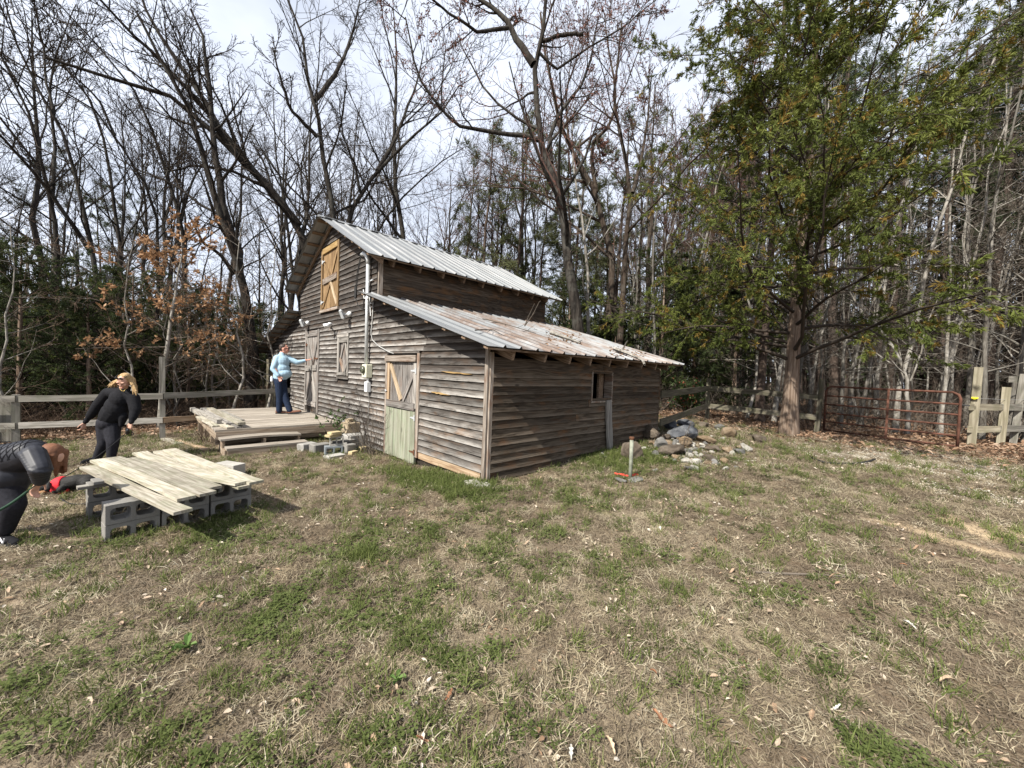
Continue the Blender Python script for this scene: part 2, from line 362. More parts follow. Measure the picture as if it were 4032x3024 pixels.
M['barkpine'] = bark('pine_bark', (.03,.021,.017), (.062,.046,.037), (.105,.08,.065), 9, 3)
M['twig'] = flat('twig_bark', (.040,.032,.026), 0.95, 0.1, 0, .4, 1.2)
M['twigred'] = flat('red_bud_twig', (.085,.052,.043), 0.95, 0.1, 0, .35, 1.2)
M['twigpale'] = flat('pale_twig', (.095,.08,.065), 0.95, 0.1, 0, .35, 1.2)
M['brushbrown'] = flat('brown_brush', (.105,.075,.055), .95, .1, 0, .4, 1.5)
M['bud'] = flat('red_maple_buds', (.15,.066,.05), 0.8, 0.15, 0, .4, 6)
def leafmat(name, a, b, c, scale=1.1, trans=0.25):
    t = NT(name, 0.75, 0.2); n = t.noise(t.coord((1, 1, 1)), scale, 5, 0.7); 
    t.color(t.tint(t.ramp(n, [(0.34, a), (0.5, b), (0.66, c)]), .12))
    tr = t.new('ShaderNodeBsdfTranslucent'); t.L(t.b.inputs['Base Color'].links[0].from_socket, tr.inputs['Color'])
    mx = t.new('ShaderNodeMixShader'); mx.inputs[0].default_value = trans
    t.L(t.b.outputs[0], mx.inputs[1]); t.L(tr.outputs[0], mx.inputs[2]); t.L(mx.outputs[0], t.n['Material Output'].inputs['Surface']); return t.m
M['cedar'] = leafmat('cedar_sprays', (.050,.068,.014), (.100,.122,.026), (.165,.18,.042), 1.1)
M['cedarrust'] = leafmat('rusty_cedar_tips', (.12,.085,.018), (.19,.13,.028), (.26,.175,.04), 1.5)
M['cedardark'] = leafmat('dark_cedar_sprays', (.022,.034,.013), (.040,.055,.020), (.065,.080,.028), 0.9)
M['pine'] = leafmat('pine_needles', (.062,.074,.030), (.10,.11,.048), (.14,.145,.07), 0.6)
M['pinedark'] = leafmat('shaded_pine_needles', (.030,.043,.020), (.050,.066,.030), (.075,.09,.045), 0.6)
M['oakleaf'] = leafmat('brown_oak_leaves', (.17,.09,.045), (.29,.165,.085), (.40,.26,.155), 3.0, .35)
M['evergreen'] = leafmat('glossy_shrub_leaves', (.035,.06,.018), (.06,.095,.03), (.10,.14,.05), 3.0)
M['weedgreen'] = leafmat('weed_leaves', (.07,.12,.03), (.10,.17,.045), (.15,.22,.07), 5)
def attr_tint(name, stops, trans=0.2, rough=.8):
    """blades take their own shade from a random value per instance"""
    t = NT(name, rough, .2); a = t.new('ShaderNodeAttribute'); a.attribute_type = 'INSTANCER'; a.attribute_name = 'shade'
    n = t.noise(t.coord((1, 1, 1), rand=False), 25, 3, .6)
    f = t.math('ADD', t.math('MULTIPLY', a.outputs['Fac'], .65), t.math('MULTIPLY', n, .35))
    t.color(t.ramp(f, stops)); tr = t.new('ShaderNodeBsdfTranslucent'); t.L(t.b.inputs['Base Color'].links[0].from_socket, tr.inputs['Color'])
    mx = t.new('ShaderNodeMixShader'); mx.inputs[0].default_value = trans
    t.L(t.b.outputs[0], mx.inputs[1]); t.L(tr.outputs[0], mx.inputs[2]); t.L(mx.outputs[0], t.n['Material Output'].inputs['Surface']); return t.m
M['straw'] = attr_tint('dead_straw', [(.1,(.15,.115,.072)), (.5,(.30,.25,.165)), (.9,(.50,.45,.34))])
M['thatch'] = attr_tint('brown_thatch', [(.1,(.085,.064,.044)), (.5,(.165,.13,.09)), (.9,(.26,.215,.155))])
M['grass'] = attr_tint('green_grass', [(.1,(.055,.075,.018)), (.5,(.105,.13,.036)), (.9,(.18,.20,.07))], .3)
M['clover'] = attr_tint('clover_leaves', [(.1,(.052,.07,.018)), (.5,(.09,.112,.033)), (.9,(.14,.16,.06))], .3)
M['litter'] = attr_tint('dry_leaf_litter', [(.05,(.20,.115,.065)), (.35,(.34,.235,.155)), (.65,(.48,.40,.31)), (.95,(.66,.61,.54))], .2)
M['litterbrown'] = attr_tint('brown_leaf_litter', [(.05,(.13,.075,.045)), (.5,(.26,.165,.105)), (.95,(.42,.32,.24))], .2)
M['gravel'] = attr_tint('white_gravel', [(.1,(.20,.175,.135)), (.5,(.36,.325,.265)), (.9,(.55,.52,.45))], 0)
# ------------------------------------------------------------------ the barn
barn = thing('barn', 'weathered brown clapboard barn with grey metal roofs and low side sheds', 'barn')
XR, XM1, XM0, XL = 0.0, -3.50, -8.56, -12.5       # shed corner, main block right and left corner, left lean-to corner
RIDX, RIDZ, MSL = -6.03, 4.94, 0.498
def z_main(x): return RIDZ - MSL*abs(x-RIDX)
def z_shed(x): return 1.70 + 0.293*(0.38-x)
def z_lean(x): return 2.90 - 0.26*(-8.6-x)
def x_right(z):
    if z <= z_shed(0): return XR
    if z <= z_shed(XM1): return 0.38-(z-1.70)/0.293
    if z <= z_main(XM1): return XM1
    return RIDX + (RIDZ-z)/MSL
def x_left(z):
    if z <= z_lean(XL): return XL
    if z <= z_lean(XM0): return -8.6-(2.90-z)/0.26
    if z <= z_main(XM0): return XM0
    return RIDX - (RIDZ-z)/MSL
# sheathing behind the boards (dark), with the doorway of the left lean-to and the side window left open
mb = MB()
mb.prism([(XM0, -.35), (XM1, -.35), (XM1, z_main(XM1)-.06), (RIDX, RIDZ-.06), (XM0, z_main(XM0)-.06)], .012, .06)
mb.prism([(XM1, -.3), (-.05, -.3), (-.05, z_shed(-.05)-.06), (XM1, z_shed(XM1)-.06)], .013, .06)
mb.prism([(-9.42, -.5), (XM0, -.5), (XM0, z_lean(XM0)-.06), (-9.42, z_lean(-9.42)-.06)], .013, .06)
mb.prism([(-10.7, 1.62), (-9.42, 1.62), (-9.42, z_lean(-9.42)-.06), (-10.7, z_lean(-10.7)-.06)], .013, .06)
mb.prism([(XL+.05, -.6), (-10.7, -.6), (-10.7, z_lean(-10.7)-.06), (XL+.05, z_lean(XL)-.08)], .013, .06)
for (y0, y1, z0, z1) in ((.06, 2.40, -.2, 1.60), (3.03, 5.03, -.2, 1.60), (2.40, 3.03, -.2, .96), (2.40, 3.03, 1.45, 1.60)):
    mb.box((-.06, y0, z0), (-.013, y1, z1))
mb.box((XM1-.06, .06, 2.2), (XM1-.013, 5.03, 3.62)); mb.box((XM0+.013, .06, 2.2), (XM0+.06, 5.03, 3.62))
mb.box((XL+.013, .06, -.6), (XL+.06, 5.03, 1.80))
mb.prism([(XL+.06, -.5), (-.06, -.5), (-.06, 1.60), (XM1, 2.6), (XM1, z_main(XM1)-.1), (RIDX, RIDZ-.1), (XM0, z_main(XM0)-.1), (XM0, 2.6), (XL+.06, 1.75)], 4.98, 5.03)
mb.build('wall', M['inside'], barn)

OPEN = [(-7.95, -6.79, .02, 2.33), (-5.50, -4.82, 1.10, 2.14), (-6.73, -5.49, 2.74, 4.38), (-2.98, -1.74, -.3, 1.70), (-10.7, -9.42, -.7, 1.62)]
EXP = 0.113; BW = 0.142
def clap(x0, x1, z, mat, s0=(0, 0), s1=(0, 0)):
    jit = rnd.uniform(-.004, .004)
    board('clapboard', (x0, -.013+rnd.uniform(-.003, .002), z+BW/2+jit), (x1, -.013+rnd.uniform(-.003, .002), z+BW/2+jit+rnd.uniform(-.006, .006)), (0, 0, 1),
          BW, .022, mat, barn, seg=max(2, int((x1-x0)/.6)), tilt=-.185+rnd.uniform(-.03, .03), warp=.003, wob=.0028, e0=s0, e1=s1)
k = -4
while True:
    z = k*EXP; zm = z+BW/2
    if z > RIDZ-.22: break
    a, b = x_left(z+.02), x_right(z+.02)
    at, bt = x_left(z+BW), x_right(z+BW)
    if z < 0: b = bt = (-2.97 if z > -.27 else -8.0)
    elif z < z_shed(0): b -= .066; bt -= .066
    if z < z_lean(XL)-.1: a += .06; at += .06
    segs = [(a, b)]
    for (ox0, ox1, oz0, oz1) in OPEN:
        if oz0 < zm+.03 and oz1 > zm-.03:
            ns = []
            for (p, q) in segs:
                if q <= ox0 or p >= ox1: ns.append((p, q)); continue
                if p < ox0: ns.append((p, ox0))
                if q > ox1: ns.append((ox1, q))
            segs = ns
    out = []
    for (p, q) in segs:
        cuts = [p]
        if q-p > 3.2:
            js = [XM1+rnd.uniform(-.5, .4)] if p < XM1 < q else []
            if q-p > 7: js += [XM0+rnd.uniform(-.2, .8)]
            elif rnd.random() < .5: js += [rnd.uniform(p+1, q-1)]
            cuts += sorted(j for j in js if p+.5 < j < q-.5)
        cuts.append(q); out += [(cuts[i]+(.002 if i else 0), cuts[i+1]) for i in range(len(cuts)-1)]
    for (p, q) in out:
        if q-p < .06: continue
        s0 = (0, at-a) if abs(p-a) < 1e-6 and at-a > 1e-4 else (0, 0); s1 = (0, bt-b) if abs(q-b) < 1e-6 and bt-b < -1e-4 else (0, 0)
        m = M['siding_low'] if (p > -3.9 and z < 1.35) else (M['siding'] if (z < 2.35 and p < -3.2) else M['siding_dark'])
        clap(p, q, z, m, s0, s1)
    k += 1
# sill board under the shed gable, raw split patches on two boards
board('sill_board', (-1.76, -.008, -.055), (-.11, -.008, -.055), (0, 0, 1), .12, .03, M['tanwood'], barn, seg=4, wob=.01)
board('foundation_board', (-8.0, .006, -.33), (-2.97, .006, -.33), (0, 0, 1), .22, .02, M['siding_low'], barn, seg=4)
for (pa, pb, th) in (((1737, 1462), (1859, 1474), .016), ((1697, 1542), (1773, 1556), .026)):
    A = on_plane(*pa, 1, -.035); B = on_plane(*pb, 1, -.035); mb = MB(); n = 9
    up = [(A[0]+(B[0]-A[0])*i/n, A[2]+(B[2]-A[2])*i/n+th*.5*math.sin(math.pi*i/n)*rnd.uniform(.5, 1.3)) for i in range(n+1)]
    lo = [(x, zz-th*(.25+math.sin(math.pi*i/n))*rnd.uniform(.6, 1.2)) for i, (x, zz) in reversed(list(enumerate(up)))]
    mb.prism(up+lo[1:-1], -.046, -.030); mb.build('split_patch', M['loftraw'], barn)
# corner boards
board('corner_board', (-.032, -.03, -.10), (-.026, -.03, 1.74), (-1, 0, 0), .064, .034, M['trim'], barn, seg=5, wob=.003)
board('corner_board', (.014, .014, -.10), (.016, .014, 1.66), (0, -1, 0), .055, .026, M['trim'], barn, seg=4, wob=.003)
board('corner_board', (XM1+.012, .04, 2.72), (XM1+.012, .04, 3.62), (0, -1, 0), .09, .028, M['trim'], barn, seg=3)
board('corner_board', (XM0-.012, .03, 2.8), (XM0-.012, .03, 3.64), (0, -1, 0), .09, .028, M['trim'], barn, seg=3)
board('corner_board', (XL, .03, -.5), (XL, .03, 1.85), (0, -1, 0), .10, .05, M['trim'], barn, seg=3)
board('corner_board', (.01, 5.04, .0), (.01, 5.04, 1.55), (0, -1, 0), .05, .03, M['siding_side'], barn, seg=3)
# side wall of the shed
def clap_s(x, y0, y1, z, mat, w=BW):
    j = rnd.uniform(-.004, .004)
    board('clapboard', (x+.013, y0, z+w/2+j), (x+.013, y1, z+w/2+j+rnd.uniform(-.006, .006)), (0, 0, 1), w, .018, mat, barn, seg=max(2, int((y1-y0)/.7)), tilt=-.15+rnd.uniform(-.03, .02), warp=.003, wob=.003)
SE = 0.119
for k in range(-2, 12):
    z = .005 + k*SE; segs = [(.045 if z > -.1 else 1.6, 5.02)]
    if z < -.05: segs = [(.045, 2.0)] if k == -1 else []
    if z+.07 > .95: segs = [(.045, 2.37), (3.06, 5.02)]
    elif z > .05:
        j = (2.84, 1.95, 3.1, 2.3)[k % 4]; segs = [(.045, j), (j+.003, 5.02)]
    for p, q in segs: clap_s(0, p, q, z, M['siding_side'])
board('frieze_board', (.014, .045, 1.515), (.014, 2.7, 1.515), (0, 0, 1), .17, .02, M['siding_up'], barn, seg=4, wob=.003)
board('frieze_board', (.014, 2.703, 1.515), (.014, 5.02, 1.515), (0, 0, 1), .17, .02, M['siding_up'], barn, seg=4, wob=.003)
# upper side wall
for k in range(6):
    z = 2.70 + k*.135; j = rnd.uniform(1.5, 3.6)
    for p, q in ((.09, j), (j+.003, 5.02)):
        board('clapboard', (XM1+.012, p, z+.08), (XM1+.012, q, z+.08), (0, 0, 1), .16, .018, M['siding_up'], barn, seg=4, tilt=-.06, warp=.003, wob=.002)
# side window: frame, sill and deep jambs round a dark opening
win = part_empty('window', barn, (0, 2.715, 1.2))
def wbox(name, lo, hi, mat): return MB().bbox(lo, hi, .004).build(name, mat, win)
wbox('jamb', (-.14, -.345, -.27), (.034, -.312, .262), M['tanwood'] if 0 else M['trim']); wbox('jamb', (-.14, .312, -.27), (.034, .345, .262), M['trim'])
wbox('sill', (-.14, -.345, -.30), (.04, .345, -.272), M['trim']); wbox('lintel', (-.14, -.345, .264), (.03, .345, .285), M['rafter'])
wbox('inner_post', (-.20, .15, -.27), (-.145, .30, .262), M['rafter'])
MB().box((-1.6, -.9, -.9), (-1.55, .9, .4)).build('inner_wall', M['inside'], win)

# ---- roofs
def roof_slope(hi, lo, y0, y1, pw, mats, name='roof_panel', jag=.02):
    dx, dz = lo[0]-hi[0], lo[1]-hi[1]; L = math.hypot(dx, dz); down = Vector((dx/L, 0, dz/L))
    X = Vector((0, -1, 0)) if dx > 0 else Vector((0, 1, 0)); Z = X.cross(down); n = round((y1-y0)/pw); pw = (y1-y0)/n
    for i in range(n):
        yc = y0 + (i+.5)*pw; rib = pw/2
        prof = []
        for r in range(2):
            c = -pw/2 + r*rib
            prof += [(c-.03, 0), (c-.008, .03), (c+.008, .03), (c+.03, 0), (c+rib*.5, .001)]
        prof += [(pw/2-.004, .0)]
        segs = 5; v = []; f = []; up = rnd.uniform(0, .006); sh = rnd.uniform(-jag, jag); np_ = len(prof)
        for s in range(segs+1):
            yy = -L/2 + L*s/segs + (sh if s == segs else 0); dzz = up + rnd.uniform(-.005, .005)
            for px, pz in prof: v.append((px, yy, pz+dzz+rnd.uniform(-.0015, .0015)))
        for s in range(segs):
            for q in range(np_-1): a = s*np_+q; f.append((a, a+1, a+1+np_, a+np_))
        o0 = len(v); v += [(x, y, z-.004) for x, y, z in v]          # sheet has a thin underside
        f += [tuple(reversed([i+o0 for i in q])) for q in list(f)]
        for q in range(np_-1): a = segs*np_+q; f.append((a, a+1, a+1+o0, a+o0)); f.append((q+1, q, q+o0, q+1+o0))
        mm = mats(i, n) if callable(mats) else mats
        c = Vector(((hi[0]+lo[0])/2, yc, (hi[1]+lo[1])/2)); Y = down
        mw = Matrix(((X.x, Y.x, Z.x, c.x), (X.y, Y.y, Z.y, c.y), (X.z, Y.z, Z.z, c.z), (0, 0, 0, 1)))
        obj(name, mesh_np(name, v, f, mm), barn, mw)
RO = .36
roof_slope((RIDX+.02, RIDZ), (-3.18, z_main(-3.18)), -RO, 5.40, .57, M['tin'])
roof_slope((RIDX-.02, RIDZ), (-8.88, z_main(-8.88)), -RO, 5.40, .57, M['tin'])
roof_slope((-3.62, z_shed(-3.62)), (.38, 1.70), -RO, 5.45, .57, lambda i, n: M['tinrust'] if (n-1-i, i)[0] is not None and i >= 1 else M['tin'], jag=.03)
roof_slope((-8.45, z_lean(-8.45)), (-12.85, z_lean(-12.85)), -RO, 5.45, .57, M['tin'])
mb = MB()
for s in (1, -1): mb.add([(RIDX, -RO-.01, RIDZ+.045), (RIDX, 5.42, RIDZ+.045), (RIDX+s*.16, 5.42, RIDZ-.045), (RIDX+s*.16, -RO-.01, RIDZ-.045)], [(0, 1, 2, 3) if s > 0 else (3, 2, 1, 0)])
mb.add([(RIDX-.16, -RO-.012, RIDZ-.05), (RIDX, -RO-.012, RIDZ+.043), (RIDX+.16, -RO-.012, RIDZ-.05), (RIDX, -RO-.012, RIDZ-.01)], [(0, 1, 2, 3)])
for i in range(10): mb.box((RIDX+.10, -RO+.1+i*.57, RIDZ-.022), (RIDX+.155, -RO+.40+i*.57, RIDZ-.015))
mb.build('ridge_cap', M['tin'], barn)
def purlins(hi, lo, n):
    for i in range(n):
        s = (i+.15)/(n-.75); x = hi[0]+(lo[0]-hi[0])*s; z = hi[1]+(lo[1]-hi[1])*s; sl = (lo[1]-hi[1])/(lo[0]-hi[0])
        board('purlin', (x, -RO+.02, z-.032), (x, 5.38, z-.032), (1, 0, sl), .088, .024, M['rafter'], barn, seg=2)
purlins((RIDX-.05, RIDZ), (-8.86, z_main(-8.86)), 8); purlins((RIDX+.05, RIDZ), (-3.20, z_main(-3.20)), 8)
purlins((-8.6, z_lean(-8.6)), (-12.8, z_lean(-12.8)), 10); purlins((-3.5, z_shed(-3.5)), (.34, 1.71), 9)
def rafters(x0, x1, zf, ys):
    for y in ys:
        za, zb = zf(x0)-.115, zf(x1)-.105
        board('rafter', (x0, y, za), (x1+rnd.uniform(-.03, .02), y, zb), (0, 0, 1), .13, .045, M['rafter'], barn, seg=1)
rafters(-.75, .30, z_shed, [.16, .78, 1.36, 1.93, 2.50, 3.07, 3.66, 4.25, 4.85])
rafters(-4.2, -3.27, z_main, [.22, .80, 1.38, 1.96, 2.54, 3.12, 3.70, 4.28, 4.86])
rafters(-12.0, -12.78, z_lean, [.2, 1.3, 2.4, 3.5, 4.7])
for s in (1, -1):                                                  # barge boards under the front edge of the main roof
    xe = RIDX+s*2.80
    board('barge_rafter', (RIDX+s*.02, -.05, RIDZ-.11), (xe, -.05, z_main(xe)-.11), (s*.446, 0, .895), .09, .035, M['rafter'], barn, seg=3)

# ---- doors and shutters in the gable wall
def vplanks(par, xs, z0, z1, y, mat, t=.022, jag=.012, name='plank'):
    for a, b in zip(xs[:-1], xs[1:]):
        board(name, ((a+b)/2, y+rnd.uniform(-.004, .004), z0+rnd.uniform(-jag, jag)), ((a+b)/2, y+rnd.uniform(-.004, .004), z1+rnd.uniform(-jag, jag)*.4), (-1, 0, 0), abs(b-a)-.007, t, mat, par, seg=3, wob=.002)
def hb(par, name, x0, x1, z0, z1, y, t, mat, dz=0.0):
    return board(name, (x0, y, (z0+z1)/2), (x1, y, (z0+z1)/2+dz), (0, 0, 1), z1-z0, t, mat, par, seg=3, wob=.002)
def vb(par, name, x0, x1, z0, z1, y, t, mat):
    return board(name, ((x0+x1)/2, y, z0), ((x0+x1)/2, y, z1), (-1, 0, 0), x1-x0, t, mat, par, seg=3, wob=.002)
def brace(par, p, q, w, y, t, mat):
    d = Vector((q[0]-p[0], 0, q[1]-p[1])); return board('brace', (p[0], y, p[1]), (q[0], y, q[1]), (-d.z, 0, d.x), w, t, mat, par, seg=2)
def hinge(par, x, z, w, mat, y=-.045, s=1):
    m = MB(); m.prism([(x, z-.045), (x, z+.045), (x+s*.03, z+.045), (x+s*.03, z+.022), (x+s*w, z+.008), (x+s*w, z-.008), (x+s*.03, z-.022), (x+s*.03, z-.045)], y-.006, y); m.tube([(x, y-.006, z-.05), (x, y-.006, z+.05)], .009, 6)
    return m.build('hinge', mat, par)
d = part_empty('door', barn); d['label'] = 'tall grey plank door above the deck'
vplanks(d, [-7.86, -7.62, -7.40, -7.17, -6.94], .27, 2.17, -.012, M['doorwood'])
vb(d, 'jamb', -7.955, -7.865, .10, 2.36, -.036, .03, M['doorwood']); vb(d, 'jamb', -6.925, -6.795, .13, 2.34, -.034, .03, M['doorwood'])
hb(d, 'lintel', -7.865, -6.925, 2.17, 2.32, -.040, .03, M['doorwood']); hb(d, 'rail', -7.90, -6.96, 1.22, 1.37, -.042, .03, M['greywood'], .03); hb(d, 'rail', -7.88, -6.98, .27, .40, -.040, .028, M['doorwood'])
hb(d, 'threshold_board', -7.92, -6.81, .02, .245, -.03, .03, M['siding_low'])
brace(d, (-7.84, 2.16), (-7.36, 1.36), .10, -.036, .025, M['greywood']); brace(d, (-6.98, 2.02), (-7.30, 1.38), .085, -.036, .025, M['doorwood'])
brace(d, (-7.36, 1.22), (-7.84, .42), .09, -.036, .025, M['doorwood']); brace(d, (-7.34, 1.22), (-6.98, .42), .085, -.036, .025, M['greywood'])
hinge(d, -7.87, 1.95, .16, M['rustiron']); MB().box((-7.09, -.065, 1.55), (-6.83, -.05, 1.585)).box((-7.05, -.085, 1.53), (-7.01, -.065, 1.61)).build('latch', M['rustiron'], d)
d = part_empty('shutter', barn); d['label'] = 'small grey plank shutter between the tall door and the meter'
vplanks(d, [-5.39, -5.23, -5.06, -4.90], 1.20, 1.96, .0, M['doorwood'], .018)
vb(d, 'jamb', -5.495, -5.395, 1.12, 2.13, -.034, .03, M['greywood']); vb(d, 'jamb', -4.895, -4.825, 1.12, 2.12, -.034, .03, M['greywood'])
hb(d, 'lintel', -5.51, -4.81, 2.06, 2.135, -.046, .03, M['greywood']); hb(d, 'lintel', -5.395, -4.895, 1.94, 2.055, -.036, .028, M['greywood']); hb(d, 'sill', -5.395, -4.895, 1.185, 1.25, -.046, .05, M['greywood']); hb(d, 'sill', -5.51, -4.81, 1.10, 1.18, -.036, .03, M['siding_low'])
brace(d, (-5.15, 1.93), (-5.37, 1.50), .07, -.02, .02, M['doorwood']); brace(d, (-5.07, 1.93), (-4.92, 1.55), .07, -.02, .02, M['greywood'])
brace(d, (-5.37, 1.58), (-5.14, 1.26), .10, -.021, .02, M['trim']); brace(d, (-4.92, 1.52), (-5.10, 1.26), .06, -.02, .02, M['greywood'])
d = part_empty('loft_door', barn); d['label'] = 'orange brown loft door under the gable peak'
vplanks(d, [-6.62, -6.36, -6.10, -5.85, -5.60], 2.83, 4.22, -.012, M['loftwood'])
vb(d, 'jamb', -6.715, -6.625, 2.80, 4.36, -.04, .034, M['loftwood']); vb(d, 'jamb', -5.595, -5.505, 2.80, 4.37, -.04, .034, M['loftwood'])
hb(d, 'lintel', -6.62, -5.60, 4.21, 4.345, -.046, .03, M['loftraw'], .02); hb(d, 'rail', -6.58, -5.62, 3.44, 3.58, -.046, .028, M['trim'], .05); hb(d, 'sill', -6.74, -5.48, 2.735, 2.80, -.05, .05, M['trim'])
brace(d, (-6.56, 4.02), (-6.08, 3.58), .075, -.036, .024, M['loftwood']); brace(d, (-5.63, 4.18), (-6.02, 3.60), .075, -.036, .024, M['loftwood'])
brace(d, (-6.10, 3.44), (-6.58, 2.86), .085, -.036, .024, M['loftwood']); brace(d, (-6.06, 3.44), (-5.64, 2.88), .085, -.036, .024, M['brightwood'])
hinge(d, -6.63, 4.02, .2, M['galv'], -.058); hinge(d, -6.65, 3.0, .2, M['galv'], -.058)
d = part_empty('stable_door', barn); d['label'] = 'two-part stable door, grey upper leaf and pale green lower leaf'
vb(d, 'jamb', -2.975, -2.90, -.24, 1.64, -.036, .036, M['trim']); vb(d, 'jamb', -1.825, -1.745, -.10, 1.66, -.036, .036, M['trim'])
hb(d, 'lintel', -2.96, -1.83, 1.515, 1.625, -.056, .05, M['trim'])
ul = part_empty('door_leaf', barn); ul['label'] = 'grey upper leaf of the stable door with a pale brace'
vplanks(ul, [-2.87, -2.72, -2.53, -2.36, -2.18, -2.01, -1.84], .78, 1.51, -.012, M['doorwood'])
vb(ul, 'stile', -2.895, -2.80, .74, 1.50, -.04, .028, M['tanwood']); vb(ul, 'stile', -1.935, -1.835, .72, 1.50, -.04, .028, M['greywood'])
hb(ul, 'rail', -2.88, -1.86, .685, .81, -.058, .03, M['doorwood'], -.005)
brace(ul, (-2.79, 1.46), (-2.37, .83), .085, -.038, .026, M['brightwood']); brace(ul, (-1.945, 1.30), (-2.29, .83), .075, -.038, .026, M['doorwood'])
hinge(ul, -1.83, 1.36, .17, M['galv'], -.06, -1)
MB().tube([(-2.93, -.075, .965), (-2.90, -.085, .975), (-2.86, -.075, .965)], .008, 5).box((-2.95, -.062, .94), (-2.92, -.054, .99)).build('latch', M['galv'], ul)
ll = part_empty('door_leaf', barn); ll['label'] = 'pale green lower leaf of the stable door'
vplanks(ll, [-2.905, -2.755, -2.60, -2.45, -2.30, -2.145, -1.985, -1.83], -.225, .665, -.042, M['greenwood'], .034, .018)
hinge(ll, -1.83, .56, .15, M['galv'], -.064, -1); hinge(ll, -1.815, -.02, .17, M['rustiron'], -.064, -1)
MB().box((-2.9, -.02, -.2), (-1.83, -.0, .69)).build('backing', M['inside'], ll)
hb(barn, 'head_board', -2.96, -1.80, 1.665, 1.70, -.02, .02, M['siding_low'])
# plank door of the left lean-to, folded back against the wall
d = part_empty('door', barn); d['label'] = 'pale plank door folded back on the left lean-to'
vplanks(d, [-12.42, -12.12, -11.80, -11.45, -11.12], -.40, 1.55, -.06, M['fencepale'], .025, .02)
brace(d, (-11.2, 1.2), (-12.3, .35), .12, -.085, .025, M['rafter'])
# ------------------------------------------------------------------ things on the barn
def wall_pt(px, py, y): p = on_plane(px, py, 1, y); return Vector(p)
em = thing('electric_meter', 'cream electric meter box with grey conduit rising past the shed roof', 'electric meter', (-3.95, -.06, 1.3))
def em_b(mb, name, mat, smooth=False):
    o = mb.build(name, mat, em, smooth); o.matrix_parent_inverse = Matrix.Translation((3.95, .06, -1.3)); return o
a = wall_pt(1449, 1040, -.10); b = wall_pt(1441.5, 1432, -.10)
em_b(MB().tube([a, (a+b)/2, b], .036, 10), 'conduit', M['galv'], True)
em_b(MB().tube([a, a+Vector((0, 0, .10)), a+Vector((-.03, -.02, .18)), a+Vector((-.10, -.05, .22)), a+Vector((-.15, -.07, .19))], [.04, .045, .05, .05, .04], 10), 'weatherhead', M['galv'], True)
em_b(MB().box((a.x-.045, -.07, a.z-.34), (a.x+.16, -.045, a.z-.32)).box((a.x-.045, -.07, a.z-.80), (a.x+.14, -.045, a.z-.785)), 'bracket', M['galv'])
c = wall_pt(1442, 1460, -.12)
em_b(MB().bbox((c.x-.10, -.17, c.z-.14), (c.x+.10, -.032, c.z+.13), .012), 'meter_case', M['meterbox'])
em_b(MB().tube([(c.x-.005, -.17, c.z+.02), (c.x-.005, -.20, c.z+.02), (c.x-.005, -.225, c.z+.02)], [.075, .075, .06], 16), 'dial', M['meterglass'], True)
em_b(MB().bbox((c.x-.06, -.13, c.z-.43), (c.x+.055, -.036, c.z-.22), .01).tube([(c.x, -.08, c.z-.22), (c.x, -.08, c.z-.14)], .025, 8), 'switch_box', M['whitemetal'])
em_b(MB().tube([(c.x, -.06, c.z-.43), (c.x+.02, -.05, c.z-.62), (c.x-.02, -.05, c.z-.8), (c.x-.01, -.05, c.z-1.15)], .006, 5), 'ground_wire', M['greycable'])
t = a+Vector((-.15, -.08, .19))
em_b(MB().tube([t, t+Vector((-.05, -.03, -.3)), t+Vector((-.16, -.03, -.85)), t+Vector((-.10, .0, -1.0)), t+Vector((.02, .03, -1.08)), t+Vector((.1, .05, -1.05))], .009, 5)
     .tube([t+Vector((-.02, 0, 0)), t+Vector((-.14, -.03, -.4)), t+Vector((-.18, -.03, -.82))], .007, 5).tube([t+Vector((-.17, -.03, -.62)), t+Vector((-.16, -.03, -.85))], .03, 6), 'service_cable', M['blackcable'])
em_b(MB().tube([(a.x-.12, -.13, a.z-.5), (a.x-.08, -.13, a.z-.68), (a.x+.05, -.12, a.z-.70), (a.x+.12, -.10, a.z-.68), (a.x+.14, -.08, a.z-1.05)], .011, 5), 'service_bracket', M['whitemetal'])
pts = [wall_pt(x, y, -.05) for x, y in ((1470, 1190), (1466, 1260), (1461, 1310), (1466, 1338), (1490, 1362), (1530, 1385), (1550, 1392))]
em_b(MB().tube(pts, .011, 6), 'branch_cable', M['greycable'], True)

def flood(px, py, bx, by, label, sensor=False):
    base = wall_pt(bx, by, -.05); h = wall_pt(px, py, -.22)
    f = thing('flood_light', label, 'flood light', base, 0, 'flood lights on the gable wall')
    o = h-base
    MB().tube([(0, .02, 0), (0, -.03, 0), (0, -.06, 0)], [.062, .06, .035], 10).build('junction_box', M['whitemetal'], f, True)
    MB().tube([(0, -.05, 0), o*.5, o], .018, 6).build('arm', M['galv'], f)
    if sensor:
        R = Matrix.Rotation(.5, 4, 'X')
        for s in (-1, 1): MB().tube([o+Vector((s*.06, .06, .03)), o+Vector((s*.075, -.02, 0)), o+Vector((s*.085, -.06, -.02))], [.03, .045, .055], 10).build('lamp_head', M['whitemetal'], f, True)
        return f
    Mx = Matrix.Translation(o) @ Matrix.Rotation(-.5, 4, 'Z') @ Matrix.Rotation(.35, 4, 'X') @ Matrix.Rotation(.15, 4, 'Y')
    MB().bbox((-.105, -.02, -.105), (.105, .05, .105), .02, M=Mx).build('housing', M['galv'], f)
    MB().box((-.088, -.026, -.088), (.088, -.0215, .088), M=Mx).build('glass', M['lampglass'], f); return f
flood(1345, 1239, 1378, 1237, 'square flood light tilted below the loft door')
flood(1188, 1273, 1213, 1272, 'square flood light high on the left above the tall door')
flood(1291, 1281, 1300, 1279, 'small twin-headed security lamp between the two square ones', True)

